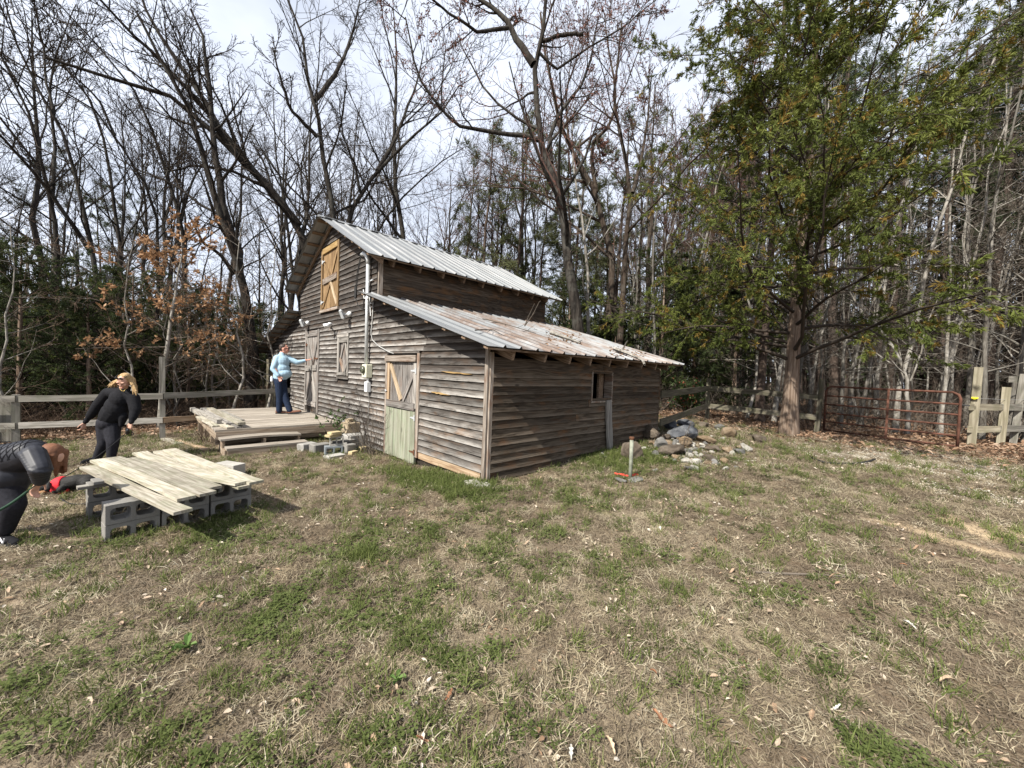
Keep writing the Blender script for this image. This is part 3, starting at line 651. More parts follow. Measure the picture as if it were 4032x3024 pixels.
# ------------------------------------------------------------------ deck, steps, loose boards
DX0, DX1, DY0 = -9.15, -5.15, -2.36; DZ = .09
deck = thing('wooden_deck', 'low unpainted wooden deck in front of the tall barn door', 'deck', (-7.1, -1.2, -.3))
deck.matrix_basis = Matrix.Identity(4)
n = 29; w = (DX1-DX0)/n
for i in range(n):
    x = DX0+(i+.5)*w
    board('deck_board', (x, DY0-rnd.uniform(0, .012), DZ-.019), (x, -.045, DZ-.019), (1, 0, 0), w-.006, .036, M['deck'], deck, seg=3, warp=.003)
board('rim_board', (DX1-.002, DY0, DZ-.115), (DX1-.002, -.05, DZ-.115), (0, 0, 1), .15, .036, M['deckside'], deck, seg=3)
board('rim_board', (DX1-.05, DY0, DZ-.24), (DX1-.05, -.05, DZ-.24), (0, 0, 1), .09, .036, M['deckside'], deck, seg=3)
board('rim_board', (DX0, DY0+.02, DZ-.115), (DX1-.022, DY0+.02, DZ-.115), (0, 0, 1), .15, .036, M['deckside'], deck, seg=3)
board('rim_board', (DX0+.002, DY0+.04, DZ-.115), (DX0+.002, -.05, DZ-.115), (0, 0, 1), .15, .036, M['deckside'], deck, seg=3)
for x in (-9.0, -7.7, -6.5, -5.35):
    for y in (DY0+.12, -1.2, -.3):
        g = Hs(x, y); board('post', (x, y, g-.1), (x, y, DZ-.04), (1, 0, 0), .10, .10, M['deckside'], deck, seg=1)
steps = thing('wooden_steps', 'two grey wooden steps up to the deck', 'steps', (-4.85, -1.65, -.3)); steps.matrix_basis = Matrix.Identity(4)
SG = -.31
def sb(name, lo, hi, m): MB().bbox(lo, hi, .004).build(name, M[m], steps)
board('tread', (-4.95, -2.33, -.055), (-4.95, -.98, -.06), (1, 0, 0), .30, .036, M['deck'], steps, seg=6, bow=.022)
board('tread', (-4.66, -2.27, -.185), (-4.66, -.92, -.185), (1, 0, 0), .28, .036, M['deck'], steps, seg=4, warp=.004)
board('riser', (-4.54, -2.26, -.275), (-4.54, -.93, -.275), (0, 0, 1), .145, .03, M['deckside'], steps, seg=3)
for y in (-2.28, -1.62, -1.01): sb('stringer', (-5.08, y-.02, -.42), (-4.83, y+.02, -.075), 'deckside'); sb('stringer', (-4.828, y-.02, -.42), (-4.56, y+.02, -.204), 'deckside')
# loose boards lying on the deck
LB = [((738, 1612), (866, 1660), .10, .09, 'thick mossy beam at the deck edge, left end raised', 'plankdark'), ((800, 1608), (905, 1668), .13, .035, 'grey board beside the mossy beam on the deck', 'greywood'),
      ((826, 1609), (955, 1670), .13, .05, 'long pale board on top of the loose deck lumber', 'plank'), ((872, 1618), (952, 1655), .10, .035, 'short dark board end behind the long pale board on the deck', 'plankdark'),
      ((845, 1640), (948, 1684), .12, .035, 'flat grey board under the long pale board on the deck', 'greywood'), ((775, 1642), (850, 1678), .12, .03, 'thin pale board below the mossy beam on the deck', 'plank'), ((868, 1672), (915, 1690), .13, .03, 'short pale offcut at the front corner of the deck', 'plank')]
for i, (p, q, w, t, lab, m) in enumerate(LB):
    z = DZ+.004+t/2+(.065 if i == 2 else .031 if i in (1,) else 0)
    a = on_plane(*p, 2, z); b = on_plane(*q, 2, z); a[0] = max(a[0], -9.1); b[0] = min(b[0], -5.2); a[1] = max(a[1], -2.42); b[1] = max(b[1], -2.40)
    L = .75+.12*i if i < 3 else .75
    d = np.array(b)-np.array(a); dl = np.linalg.norm(d); 
    tag(board('loose_board', tuple(a), tuple(b), (-d[1]/dl, d[0]/dl, 0), w, t, M[m], None, seg=4, warp=.004, wob=.003), lab, 'board', 'loose boards on the deck')

# ------------------------------------------------------------------ concrete blocks
def hollow_block_mesh(mat, L=.39, W=.19, Hh=.19, cells=2):
    """block with its hollow cores running along local Y; X length, Z height"""
    mb = MB(); wall = .036; xs = [0]
    cw = (L-wall*(cells+1))/cells
    def side(x0, x1): mb.bbox((x0, 0, 0), (x1, W, Hh), .004)
    for c in range(cells+1):
        x0 = c*(cw+wall); side(x0, x0+wall)
    for c in range(cells):
        x0 = wall+c*(cw+wall); x1 = x0+cw
        mb.box((x0-.003, .001, 0.001), (x1+.003, W-.001, wall)); mb.box((x0-.003, .001, Hh-wall), (x1+.003, W-.001, Hh-.001))
        for (cx, cz, sx, sz) in ((x0, wall, 1, 1), (x1, wall, -1, 1), (x0, Hh-wall, 1, -1), (x1, Hh-wall, -1, -1)):   # rounded core corners
            f = .03; poly = [(cx, cz), (cx+sx*f, cz), (cx+sx*f*.3, cz+sz*f*.3), (cx, cz+sz*f)]
            if sx*sz < 0: poly = poly[::-1]
            mb.prism(poly, .002, W-.002)
    v = np.array(mb.v) - np.array([L/2, W/2, 0]); 
    return mesh_np('concrete_block', v, mb.f, mat)
BM = {k: hollow_block_mesh(M[k]) for k in ('block', 'blockpale', 'blockblue')}
def hblock(x, y, z, rz, label, m='block', rx=0.0, group='concrete blocks under the plank table', sc=(1, 1, 1)):
    o = obj('concrete_block', BM[m]); o.location = (x, y, z); o.rotation_euler = (rx, 0, rz); o.scale = sc
    return tag(o, label, 'concrete block', group)
# two rows of stacked blocks carry the planks; the near row faces the camera
tA = ground_at(412, 2140); tB = ground_at(985, 2003)
rowd = Vector((tB[0]-tA[0], tB[1]-tA[1], 0)).normalized(); rang = math.atan2(rowd.y, rowd.x)
perp = Vector((-rowd.y, rowd.x, 0))                               # away from the camera
TG = float(tA[2])-.02
names3 = ('left', 'middle', 'right')
for i, nm in enumerate(('nearest the camera', 'in the middle', 'at the shaded right end')):
    for lv, lvn in enumerate(('bottom', 'top')):
        c = Vector((tA[0], tA[1], 0)) + rowd*(.195+i*.405) + perp*.095 + perp*rnd.uniform(-.008, .008)
        hblock(c.x, c.y, TG+lv*.193-.01+.012*i, rang+rnd.uniform(-.025, .025), '%s hollow block of the front row under the planks, %s' % (lvn, nm))
rb = Vector(ground_at(345, 2046)); rb.z = 0
for i in range(3):
    for lv in range(2 if i < 2 else 1):
        c = rb + rowd*(.2+i*.405) + perp*.10
        hblock(c.x, c.y, TG+lv*.193, rang+rnd.uniform(-.03, .03), ('lower' if lv == 0 else 'upper')+' hollow block of the back row behind the planks, '+('beside the dog' if i == 0 else 'in the middle' if i == 1 else 'far end'), rx=0)
c = rb + rowd*.02 + perp*.02
BZ = TG+.386
tag(MB().bbox((-.19, -.095, 0), (.19, .095, .04), .006).build('cap_slab', M['block'], None, loc=(c.x+.25*rowd.x, c.y+.2*rowd.y, BZ+.002), mw=None), 'flat grey cap slab on the back row of blocks beside the dog', 'slab').rotation_euler = (0, 0, rang)
# a cross beam at the back and the table planks
PT = BZ+.03
PL = [((345, 1838), (722, 2016), .135, .0, 'front plank of the table, jutting out furthest over the nearest block', 'plank'),
      ((385, 1812), (735, 1963), .14, .028, 'second plank of the table, pale with a scuffed edge', 'plank'),
      ((448, 1803), (820, 1945), .14, .028, 'third plank of the table, with a long blotchy grain', 'plank'),
      ((525, 1804), (845, 1922), .135, .0, 'fourth plank of the table, with a bare reddish stain', 'plank'),
      ((550, 1783), (955, 1902), .15, .036, 'fifth plank of the table, curling up at its right end', 'plank'),
      ((625, 1778), (965, 1918), .12, .0, 'sixth plank of the table, mostly under the curling one', 'plank'),
      ((668, 1771), (1010, 1900), .14, .03, 'rear plank of the table, brownish with its end past the blocks', 'plank')]
for i, (p, q, w, dz, lab, m) in enumerate(PL):
    a = on_plane(*p, 2, PT+dz+.014); b = on_plane(*q, 2, PT+dz+.012); d = b-a; dl = np.linalg.norm(d)
    tag(board('plank', tuple(a), tuple(b), (-d[1]/dl, d[0]/dl, 0), w, .028, M[m], None, seg=10, warp=.0025, wob=.004, bow=(.045 if i == 4 else rnd.uniform(-.008, .008))), lab, 'plank', 'planks of the makeshift table')
tag(board('plank', tuple(on_plane(303, 1922, 2, PT-.05)), tuple(on_plane(520, 1890, 2, PT-.05)), (.1, 1, 0), .10, .03, M['plankdark'], None, seg=3), 'dark narrow board sticking out beside the dog', 'plank', 'planks of the makeshift table')
q = ground_at(1042, 1812); hblock(-3.1, -2.42, Hs(-3.1, -2.42), .5, 'single block on the grass behind the plank table', 'blockpale', group='loose concrete blocks')

# pile of blocks and stones against the gable wall by the deck
def stone(name, px, py, size, label, m, rz=.3, lift=0.0, rough=.012, group='blocks and stones by the deck', y=None, cat='stone block'):
    g = ground_at(px, py)
    bm = bmesh.new(); bmesh.ops.create_cube(bm, size=1.0); bmesh.ops.bevel(bm, geom=bm.edges[:], offset=.07, segments=1, affect='EDGES')
    bmesh.ops.subdivide_edges(bm, edges=bm.edges[:], cuts=1)
    for v in bm.verts: v.co = Vector((v.co.x*size[0], v.co.y*size[1], (v.co.z+.5)*size[2])) + Vector((rnd.uniform(-1, 1), rnd.uniform(-1, 1), rnd.uniform(-.4, .4)))*rough
    me = bpy.data.meshes.new(name); bm.to_mesh(me); bm.free(); me.materials.append(M[m])
    o = obj(name, me, None, None, (g[0], g[1], g[2]-.01+lift)); o.rotation_euler = (0, 0, rz); return tag(o, label, cat, group)
stone('stone_block', 1210, 1772, (.20, .30, .15), 'grey split-faced block nearest the steps', 'stonegrey', .25)
stone('concrete_block', 1262, 1776, (.22, .36, .16), 'smooth grey block lying next to the split-faced one by the steps', 'block', .15, cat='concrete block', rough=.003)
g = ground_at(1313, 1786); hblock(g[0], g[1], g[2]-.01, 1.35, 'blue-grey hollow block carrying the little cream stack', 'blockblue', group='blocks and stones by the deck', sc=(.8, .9, .85))
stone('paving_slab', 1318, 1800, (.20, .34, .055), 'flat pale slab on the grass in front of the block pile', 'blockpale', .25, rough=.003, cat='slab')
stone('concrete_block', 1375, 1782, (.16, .20, .18), 'rounded grey block at the right of the hollow blue one', 'block', .2, rough=.006, cat='concrete block')
stone('paving_slab', 1352, 1776, (.18, .42, .04), 'thin slab bridging the blocks of the pile', 'block', .25, .19, .002, cat='slab')
g = ground_at(1313, 1786)
u = hblock(g[0]-.02, g[1]+.06, g[2]+.152, 1.3, 'small cream block with a square hole in the pile', 'blockpale', group='blocks and stones by the deck', sc=(.62, .75, .95))
stone('stone_block', 1311, 1786, (.16, .27, .045), 'yellow slab lower on the cream block', 'stoneyellow', .3, .335, .004, cat='stone slab')
stone('stone_block', 1316, 1786, (.15, .22, .05), 'yellow slab topping the cream block', 'stoneyellow', .2, .383, .004, cat='stone slab')
stone('stone_block', 1392, 1762, (.34, .38, .30), 'big grey split-faced block against the barn wall', 'stonegrey', .12, 0, .014)
stone('stone_block', 1378, 1757, (.24, .30, .22), 'tan split-faced block on the big grey one', 'stonetan', .15, .30, .02)
stone('stone_block', 1372, 1757, (.10, .14, .07), 'small chipped stone on top of the tan block', 'stonetan', .6, .52, .02)
stone('brick', 1390, 1788, (.09, .17, .07), 'short yellow brick at the front of the pile', 'stoneyellow', .5, 0, .004, cat='brick')
stone('brick', 1430, 1776, (.10, .14, .10), 'yellow brick beside the dead stems at the wall', 'stoneyellow', .1, 0, .004, cat='brick')

# flat footing stone under the shed corner
def rock_mesh(size, seed, mat, rough=.22, sub=3):
    r = random.Random(seed); bm = bmesh.new(); bmesh.ops.create_icosphere(bm, subdivisions=sub, radius=1.0)
    planes = [(Vector((r.gauss(0, 1), r.gauss(0, 1), r.gauss(0, 1))).normalized(), r.uniform(.62, .95)) for _ in range(11)]
    ph = [(Vector((r.gauss(0, 1), r.gauss(0, 1), r.gauss(0, 1)))*k, r.uniform(0, 6), a) for k, a in ((1.6, .07), (3.2, .045), (5.5, .03), (9, .018))]
    for v in bm.verts:
        p = v.co.copy()
        for nrm, dd in planes:
            e = p.dot(nrm)-dd*.88
            if e > 0: p -= nrm*e*.97
        p *= 1+sum(a*math.sin(q.dot(v.co)+o) for q, o, a in ph)*(.6+rough)*1.3 + r.uniform(-1, 1)*.012
        v.co = Vector((p.x*size[0]/2, p.y*size[1]/2, p.z*size[2]/2))
    for fc in bm.faces: fc.smooth = False
    me = bpy.data.meshes.new('rock'); bm.to_mesh(me); bm.free(); me.materials.append(mat); return me
o = obj('footing_stone', rock_mesh((.62, .36, .17), 5, M['flagstone'], .5, 3), None, None, (.02, -.10, -.135)); o.rotation_euler = (0, 0, .35); tag(o, 'rough pale footing stone under the shed corner post', 'stone')

# pipe, ribbon, leaning board
p = ground_at(2481, 1885); hgt = .60
pp = thing('metal_pipe', 'short grey-green pipe with a rusty cap standing in the grass', 'pipe', p)
MB().tube([(0, 0, -.1), (0, 0, hgt*.5), (-.004, .002, hgt-.03)], .027, 10).build('tube', M['pvc'], pp, True); MB().tube([(-.004, .002, hgt-.035), (-.004, .002, hgt-.01), (-.004, .002, hgt+.005)], [.03, .037, .036], 10).build('cap', M['rustiron'], pp)
M['ribbon'] = flat('red_tape', (.50,.05,.035), .6)
mb = MB(); rp = [ground_at(x, y, .012) for x, y in ((2422, 1868), (2440, 1872), (2458, 1873), (2480, 1880), (2500, 1873), (2515, 1872))]
for i, (a, b) in enumerate(zip(rp[:-1], rp[1:])): mb.add([(a[0], a[1], a[2]+.01*(i % 2)), (b[0], b[1], b[2]+.01*((i+1) % 2)), (b[0]-.03, b[1]+.02, b[2]+.02), (a[0]-.03, a[1]+.02, a[2]+.025)], [(0, 1, 2, 3)])
tag(mb.build('marker_tape', M['ribbon']), 'crumpled red marker tape at the foot of the pipe', 'tape')
tag(board('leaning_board', (.075, 2.985, -.04), (.05, 2.90, .94), (0, -1, 0), .16, .04, M['greywood'], None, seg=6, wob=.008), 'pale grey board stood upright under the shed window', 'board')

# ------------------------------------------------------------------ fences and gate
def post(par, x, y, h, w, mat, lean=(0, 0), name='post', d=None):
    g = Hs(x, y); return board(name, (x, y, g-.25), (x+lean[0], y+lean[1], g+h), (1, 0, 0), w, d or w, M[mat], par, seg=4, wob=.003)
def rail(par, a, b, w, t, mat, name='rail'): return board(name, a, b, (0, 0, 1), w, t, M[mat], par, seg=5, wob=.006, warp=.006)
fl = thing('fence', 'grey two-rail plank fence on the left behind the women', 'fence', (0, 0, 0))
P0 = ground_at(64, 1752); P1 = ground_at(640, 1727); PE = np.array([-9.52, -.06, .6])
post(fl, P0[0], P0[1], 1.10, .12, 'fence')
a0 = on_plane(0, 1585, 0, P0[0]-.03)
P0b = np.array(P0); P1b = np.array(P1); dv = (P0b-P1b)/np.linalg.norm((P0b-P1b)[:2])
for hz, w in ((1.01, .135), (.43, .13)):
    A = P0b+dv*2.4; rail(fl, (A[0]+.06, A[1], A[2]+hz+.02), (P0b[0]+.08, P0b[1], P0b[2]+hz), w, .035, 'fence')
    rail(fl, (P0b[0]+.08, P0b[1]+.05, P0b[2]+hz), (P1b[0]+.09, P1b[1], P1b[2]+hz+.03), w, .035, 'fence' if hz > .6 else 'plankdark')
A = Vector(P1b)+Vector((.085, .01, 1.04)); e = on_plane(1146, 1537, 1, -.10); rail(fl, A, tuple(e), .14, .035, 'fence')
A = Vector(P1b)+Vector((.085, .01, .46)); e = on_plane(1130, 1640, 1, -.2); rail(fl, A, (e[0], e[1], Hs(e[0], e[1])+.38), .13, .035, 'tanwood')
A = P0b+dv*1.2; board('panel_board', (A[0]+.1, A[1]-.25, A[2]-.05), (A[0]+.1, A[1]-.25, A[2]+1.0), (dv[0], dv[1], 0), .9, .03, M['fence'], fl, seg=2); board('panel_board', (A[0]+.1, A[1]+.68, A[2]-.0), (A[0]+.1, A[1]+.68, A[2]+1.0), (dv[0], dv[1], 0), .9, .03, M['fence'], fl, seg=2)
o = post(None, P1[0], P1[1], 1.98, .105, 'fence', name='fence_post', lean=(-.03, -.02)); tag(o, 'tall square post rising above the left fence rails', 'post')

fr = thing('fence', 'dark two-rail plank fence running from the barn back corner to the gate', 'fence', (0, 0, 0))
Q0 = (.03, 5.06); Q1 = ground_at(2783, 1655); Q2 = ground_at(3213, 1706)
post(fr, Q1[0], Q1[1], 1.28, .10, 'fencedark'); post(fr, Q2[0], Q2[1], 1.45, .11, 'fencedark', (.06, .02))
for hz, zl in ((.98, 1.02), (.45, .38)):
    rail(fr, (.06, 5.08, zl), (Q1[0]+.03, Q1[1]-.07, Q1[2]+hz), .155, .035, 'fencedark'); rail(fr, (Q1[0], Q1[1]-.075, Q1[2]+hz), (Q2[0], Q2[1]-.07, Q2[2]+hz-.02), .15, .035, 'fencedark')
GL = ground_at(3243, 1703); GR = ground_at(3768, 1772)
gate = thing('metal_gate', 'rusty red six-bar tube gate, closed', 'gate', (0, 0, 0))
GLv = Vector(GL); GRv = Vector(GR); gd = (GRv-GLv); gd.z = 0; gw = gd.length; gd.normalize()
GHt = 1.20; base = .06
def gp(s, h): v = GLv + (GRv-GLv)*s; return Vector((v.x, v.y, v.z+base+h))
k = .09/gw
MB().tube([gp(0, 0), gp(0, GHt-.14), gp(k*.35, GHt-.05), gp(k*1.3, GHt), gp(.5, GHt-.01), gp(1-k*1.3, GHt), gp(1-k*.35, GHt-.05), gp(1, GHt-.14), gp(1, .4), gp(1, 0)], .027, 8).build('frame', M['rust'], gate, True)
for i in range(5): MB().tube([gp(.005, .02+i*(GHt-.02)/5.1), gp(.5, .01+i*(GHt-.02)/5.1), gp(.995, .02+i*(GHt-.02)/5.1)], .021, 8).build('bar', M['rust'], gate, True)
nrm = Vector((gd.y, -gd.x, 0))
MB().tube([gp(.52, -.01)+nrm*.03, gp(.52, GHt+.01)+nrm*.03], .03, 4).build('upright', M['rust'], gate)
MB().tube([gp(0, .33)+Vector((-.28, -.02, 0)), gp(0, .33)], .014, 5).tube([gp(1, .93), gp(1, .93)+Vector((.14, .02, .0))], .014, 5).build('hinge', M['blackcable'], gate)
# fence right of the gate
fg = thing('fence', 'pale two-rail fence on square posts right of the red gate', 'fence', (0, 0, 0))
R0 = ground_at(3822, 1757); R1 = ground_at(3935, 1754)
post(fg, R0[0], R0[1], 1.86, .14, 'fencepale', (.03, .02)); post(fg, R1[0], R1[1], 1.42, .14, 'fencepale', (.04, .02))
rd_ = Vector((R1[0]-R0[0], R1[1]-R0[1], 0)).normalized(); off = Vector((-.03, -.09, 0))
for hz in (.93, .40):
    A = Vector(R0)+off+Vector((0, 0, hz))-rd_*.06; Bv = Vector(R1)+off+Vector((0, 0, hz)); Cc = Bv+rd_*2.4
    rail(fg, A, Bv, .15, .04, 'fencepale'); rail(fg, Bv+rd_*.004+Vector((0, 0, .005)), Cc+Vector((0, 0, .02)), .155, .04, 'fence')
M['yellowplastic'] = flat('yellow_insulator', (.75,.68,.04), .5)
ins = Vector(R0)+Vector((-.0, -.11, 1.14)); 
MB().tube([ins+Vector((-.05, 0, 0)), ins+Vector((.05, 0, 0))], .022, 6).box((ins.x-.02, ins.y, ins.z-.035), (ins.x+.02, ins.y+.04, ins.z+.01)).build('insulator', M['yellowplastic'], fg)
MB().tube([ins, ins+rd_*1.2+Vector((0, 0, -.02)), ins+rd_*2.5+Vector((0, 0, .0))], .004, 4).build('wire', M['greycable'], fg)
R2 = Vector(R1)+rd_*.42+Vector((.05, .25, 0))
pb = post(None, R2.x, R2.y, 1.75, .12, 'fence', (.10, .04), 'leaning_post'); tag(pb, 'grey leaning post at the far right behind the pale fence', 'post')
tag(rail(None, R2+Vector((-.12, -.1, 1.62)), R2+rd_*1.9+Vector((-.0, -.1, 1.66)), .15, .04, 'fence', 'top_rail_board'), 'short grey top board nailed across the leaning post', 'board')
# hose, stick, fallen lumber
hp = [ground_at(x, y, .02) for x, y in ((3180, 1795), (3215, 1810), (3250, 1822), (3300, 1826), (3360, 1826), (3410, 1820), (3445, 1808))]
tag(MB().tube([tuple(q) for q in hp], .02, 6).build('hose', M['blackcable'], None, True), 'black hose curving on the ground in front of the gate', 'hose')
sp = [ground_at(x, y, .015) for x, y in ((2975, 2252), (3080, 2258), (3200, 2262), (3330, 2270), (3420, 2278))]
tag(MB().tube([tuple(q) for q in sp], [.008, .009, .009, .007, .004], 6).build('stick', M['twigpale']), 'long thin pale stick lying in the grass', 'stick')
for (p, q, w, lab) in (((645, 1727), (705, 1748), .14, 'short pale board on the grass at the foot of the tall post'), ((700, 1735), (815, 1770), .10, 'long tan board half sunk in the grass behind the steps')):
    a = ground_at(*p, .03); b = ground_at(*q, .03); d = np.array(b)-np.array(a)
    tag(board('fallen_board', tuple(a), tuple(b), (-d[1], d[0], 0), w, .035, M['plank' if w > .12 else 'tanwood'], None, seg=3), lab, 'board', 'boards fallen on the grass')
# ------------------------------------------------------------------ tree building (vectorised)
def norm(v): return v/np.maximum(np.linalg.norm(v, axis=-1, keepdims=True), 1e-9)
def resample(pts, k):
    pts = np.asarray(pts, float); d = np.concatenate([[0], np.cumsum(np.linalg.norm(np.diff(pts, axis=0), axis=1))])
    s = np.linspace(0, d[-1], k); return np.stack([np.interp(s, d, pts[:, i]) for i in range(3)], 1)
def tubes(groups):
    """groups: list of (P (N,k,3), R (N,k), sides) -> verts, quad faces"""
    V = []; F = []; off = 0
    for P, R, n in groups:
        N, k, _ = P.shape
        if N == 0: continue
        T = np.empty_like(P); T[:, 1:-1] = P[:, 2:]-P[:, :-2]; T[:, 0] = P[:, 1]-P[:, 0]; T[:, -1] = P[:, -1]-P[:, -2]; T = norm(T)
        ref = np.where(np.abs(T[:, :1, 2:3]) > .9, np.array([1., 0, 0]), np.array([0, 0, 1.])); A = norm(np.cross(T, np.broadcast_to(ref, T.shape))); B = np.cross(T, A)
        ang = np.arange(n)*2*np.pi/n
        ring = P[:, :, None] + (A[:, :, None]*np.cos(ang)[:, None] + B[:, :, None]*np.sin(ang)[:, None])*R[:, :, None, None]
        V.append(ring.reshape(-1, 3))
        idx = np.arange(N*k*n).reshape(N, k, n)+off; nx = np.roll(idx, -1, axis=2)
        F.append(np.stack([idx[:, :-1], nx[:, :-1], nx[:, 1:], idx[:, 1:]], -1).reshape(-1, 4)); off += N*k*n
    return np.concatenate(V), np.concatenate(F)
def spawn(g, P, R, m, t0, t1, length, ang, k, rf, rmin, up=.15, wob=.10, taper=.25, lenvar=.35, tipshrink=.5, rel=True):
    """m children on each of the N parent polylines"""
    N, kk, _ = P.shape
    t = (t0 + (t1-t0)*((np.arange(m)+g.uniform(0, 1, (N, m)))/m)).clip(0, .999)
    f = t*(kk-1); i = f.astype(int); u = (f-i)[..., None]; n_ = np.arange(N)[:, None]
    base = P[n_, i]*(1-u)+P[n_, i+1]*u; r0 = (R[n_, i]*(1-u[..., 0])+R[n_, i+1]*u[..., 0])
    tan = norm(P[n_, i+1]-P[n_, i])
    rv = g.normal(size=(N, m, 3)); side = norm(rv-(rv*tan).sum(-1, keepdims=True)*tan)
    a = np.radians(g.uniform(ang[0], ang[1], (N, m)))[..., None]
    d = norm(tan*np.cos(a)+side*np.sin(a))
    pl = np.linalg.norm(np.diff(P, axis=1), axis=2).sum(1)[:, None] if rel else 1.0
    L = length*pl*(1-tipshrink*t)*g.uniform(1-lenvar, 1+lenvar, (N, m))
    s = np.linspace(0, 1, k)
    Q = np.empty((N, m, k, 3)); Q[:, :, 0] = base; dd = d
    for j in range(1, k):
        dd = norm(dd + g.normal(size=dd.shape)*wob + np.array([0, 0, up])*(1.0/(k-1)))
        Q[:, :, j] = Q[:, :, j-1]+dd*(L/(k-1))[..., None]
    rr = np.maximum(r0*rf, rmin)[..., None]*(1-(1-taper)*s); 
    return Q.reshape(N*m, k, 3), rr.reshape(N*m, k)
def blades(g, P, n, length, width, spread, t0=.15, droop=0.0, lv=.4):
    """n diamond blades on each twig; returns verts, faces"""
    N, k, _ = P.shape
    t = g.uniform(t0, 1, (N, n)); f = (t*(k-1)).clip(0, k-1.001); i = f.astype(int); u = (f-i)[..., None]; n_ = np.arange(N)[:, None]
    base = P[n_, i]*(1-u)+P[n_, i+1]*u; tan = norm(P[n_, i+1]-P[n_, i])
    d = norm(tan + g.normal(size=tan.shape)*spread + np.array([0, 0, -droop])); L = (length*g.uniform(1-lv, 1+lv, (N, n)))[..., None]
    side = norm(np.cross(d, g.normal(size=d.shape))); w = width*L/length
    v = np.stack([base, base+d*L*.5+side*w*.5, base+d*L, base+d*L*.5-side*w*.5], 2).reshape(-1, 3)
    return v, np.arange(len(v)).reshape(-1, 4)
def cat(*a): return np.concatenate(a)
def trunk_path(g, h, lean=(0, 0), wob=.25, k=9):
    s = np.linspace(0, 1, k); w = np.cumsum(g.normal(size=(k, 2))*wob/ k**.5, axis=0); w -= w[0]
    return np.stack([lean[0]*s**1.3*h + w[:, 0], lean[1]*s**1.3*h + w[:, 1], s*h-.15*(s == 0)], 1)
def one(P): return P[None]
def flare(k, r, top=.12, fl=.35):
    s = np.linspace(0, 1, k); return r*((1-s)*(1-top)+top) + r*fl*np.exp(-s*22)
def bare_mesh(seed, h=15, r=.17, nl=9, lean=(0, 0), t0=.35, ang=(25, 50), llen=.42, nb=8, nt=6, wob=.35, up=.35, tw=.0075, tm='twig', bm_='bark', buds=0, lrm=.02):
    g = np.random.default_rng(seed); T = trunk_path(g, h, lean, wob, 10); Rt = flare(10, r)
    groups_t = [(one(T), one(Rt), 8)]
    lim, lr = spawn(g, one(T), one(Rt), nl, t0, .97, llen, ang, 8, .62 if lrm > .015 else .4, lrm, up, .10, .18)
    groups_t.append((lim, lr, 6))
    br, brr = spawn(g, lim, lr, nb, .15, .98, .42, (25, 55), 6, .5, tw*1.5, up*.8, .13, .3)
    tw2, tr2 = spawn(g, br, brr, nt, .1, 1., .42, (25, 60), 4, .5, tw, up*.6, .16, .5)
    tw3, tr3 = spawn(g, tw2, tr2, 2, .2, 1., .55, (25, 60), 3, .8, tw*.8, up*.4, .18, .6)
    v1, f1 = tubes(groups_t); v2, f2 = tubes([(br, brr, 4), (tw2, tr2, 3), (tw3, tr3, 3)])
    mt = mesh_np('trunk', v1, f1, M[bm_], None, True)
    mats = [M[tm]]; fm = None
    if buds:
        vb, fb = blades(g, cat(tw2[:, ::1][:, :4]), buds, .06, .03, 1.2, .2); fm = np.concatenate([np.zeros(len(f2)), np.ones(len(fb))]); f2 = np.concatenate([f2, fb+len(v2)]); v2 = cat(v2, vb); mats.append(M['bud'])
    return mt, mesh_np('crown', v2, f2, mats, fm)
def tree(name, meshes, loc, label, cat_, group=None, rz=0.0, sc=1.0):
    t = thing(name, label, cat_, loc, rz, group); t.scale = (sc, sc, sc)
    for nm, me in zip(('trunk', 'crown', 'foliage'), meshes): obj(nm, me, t)
    return t

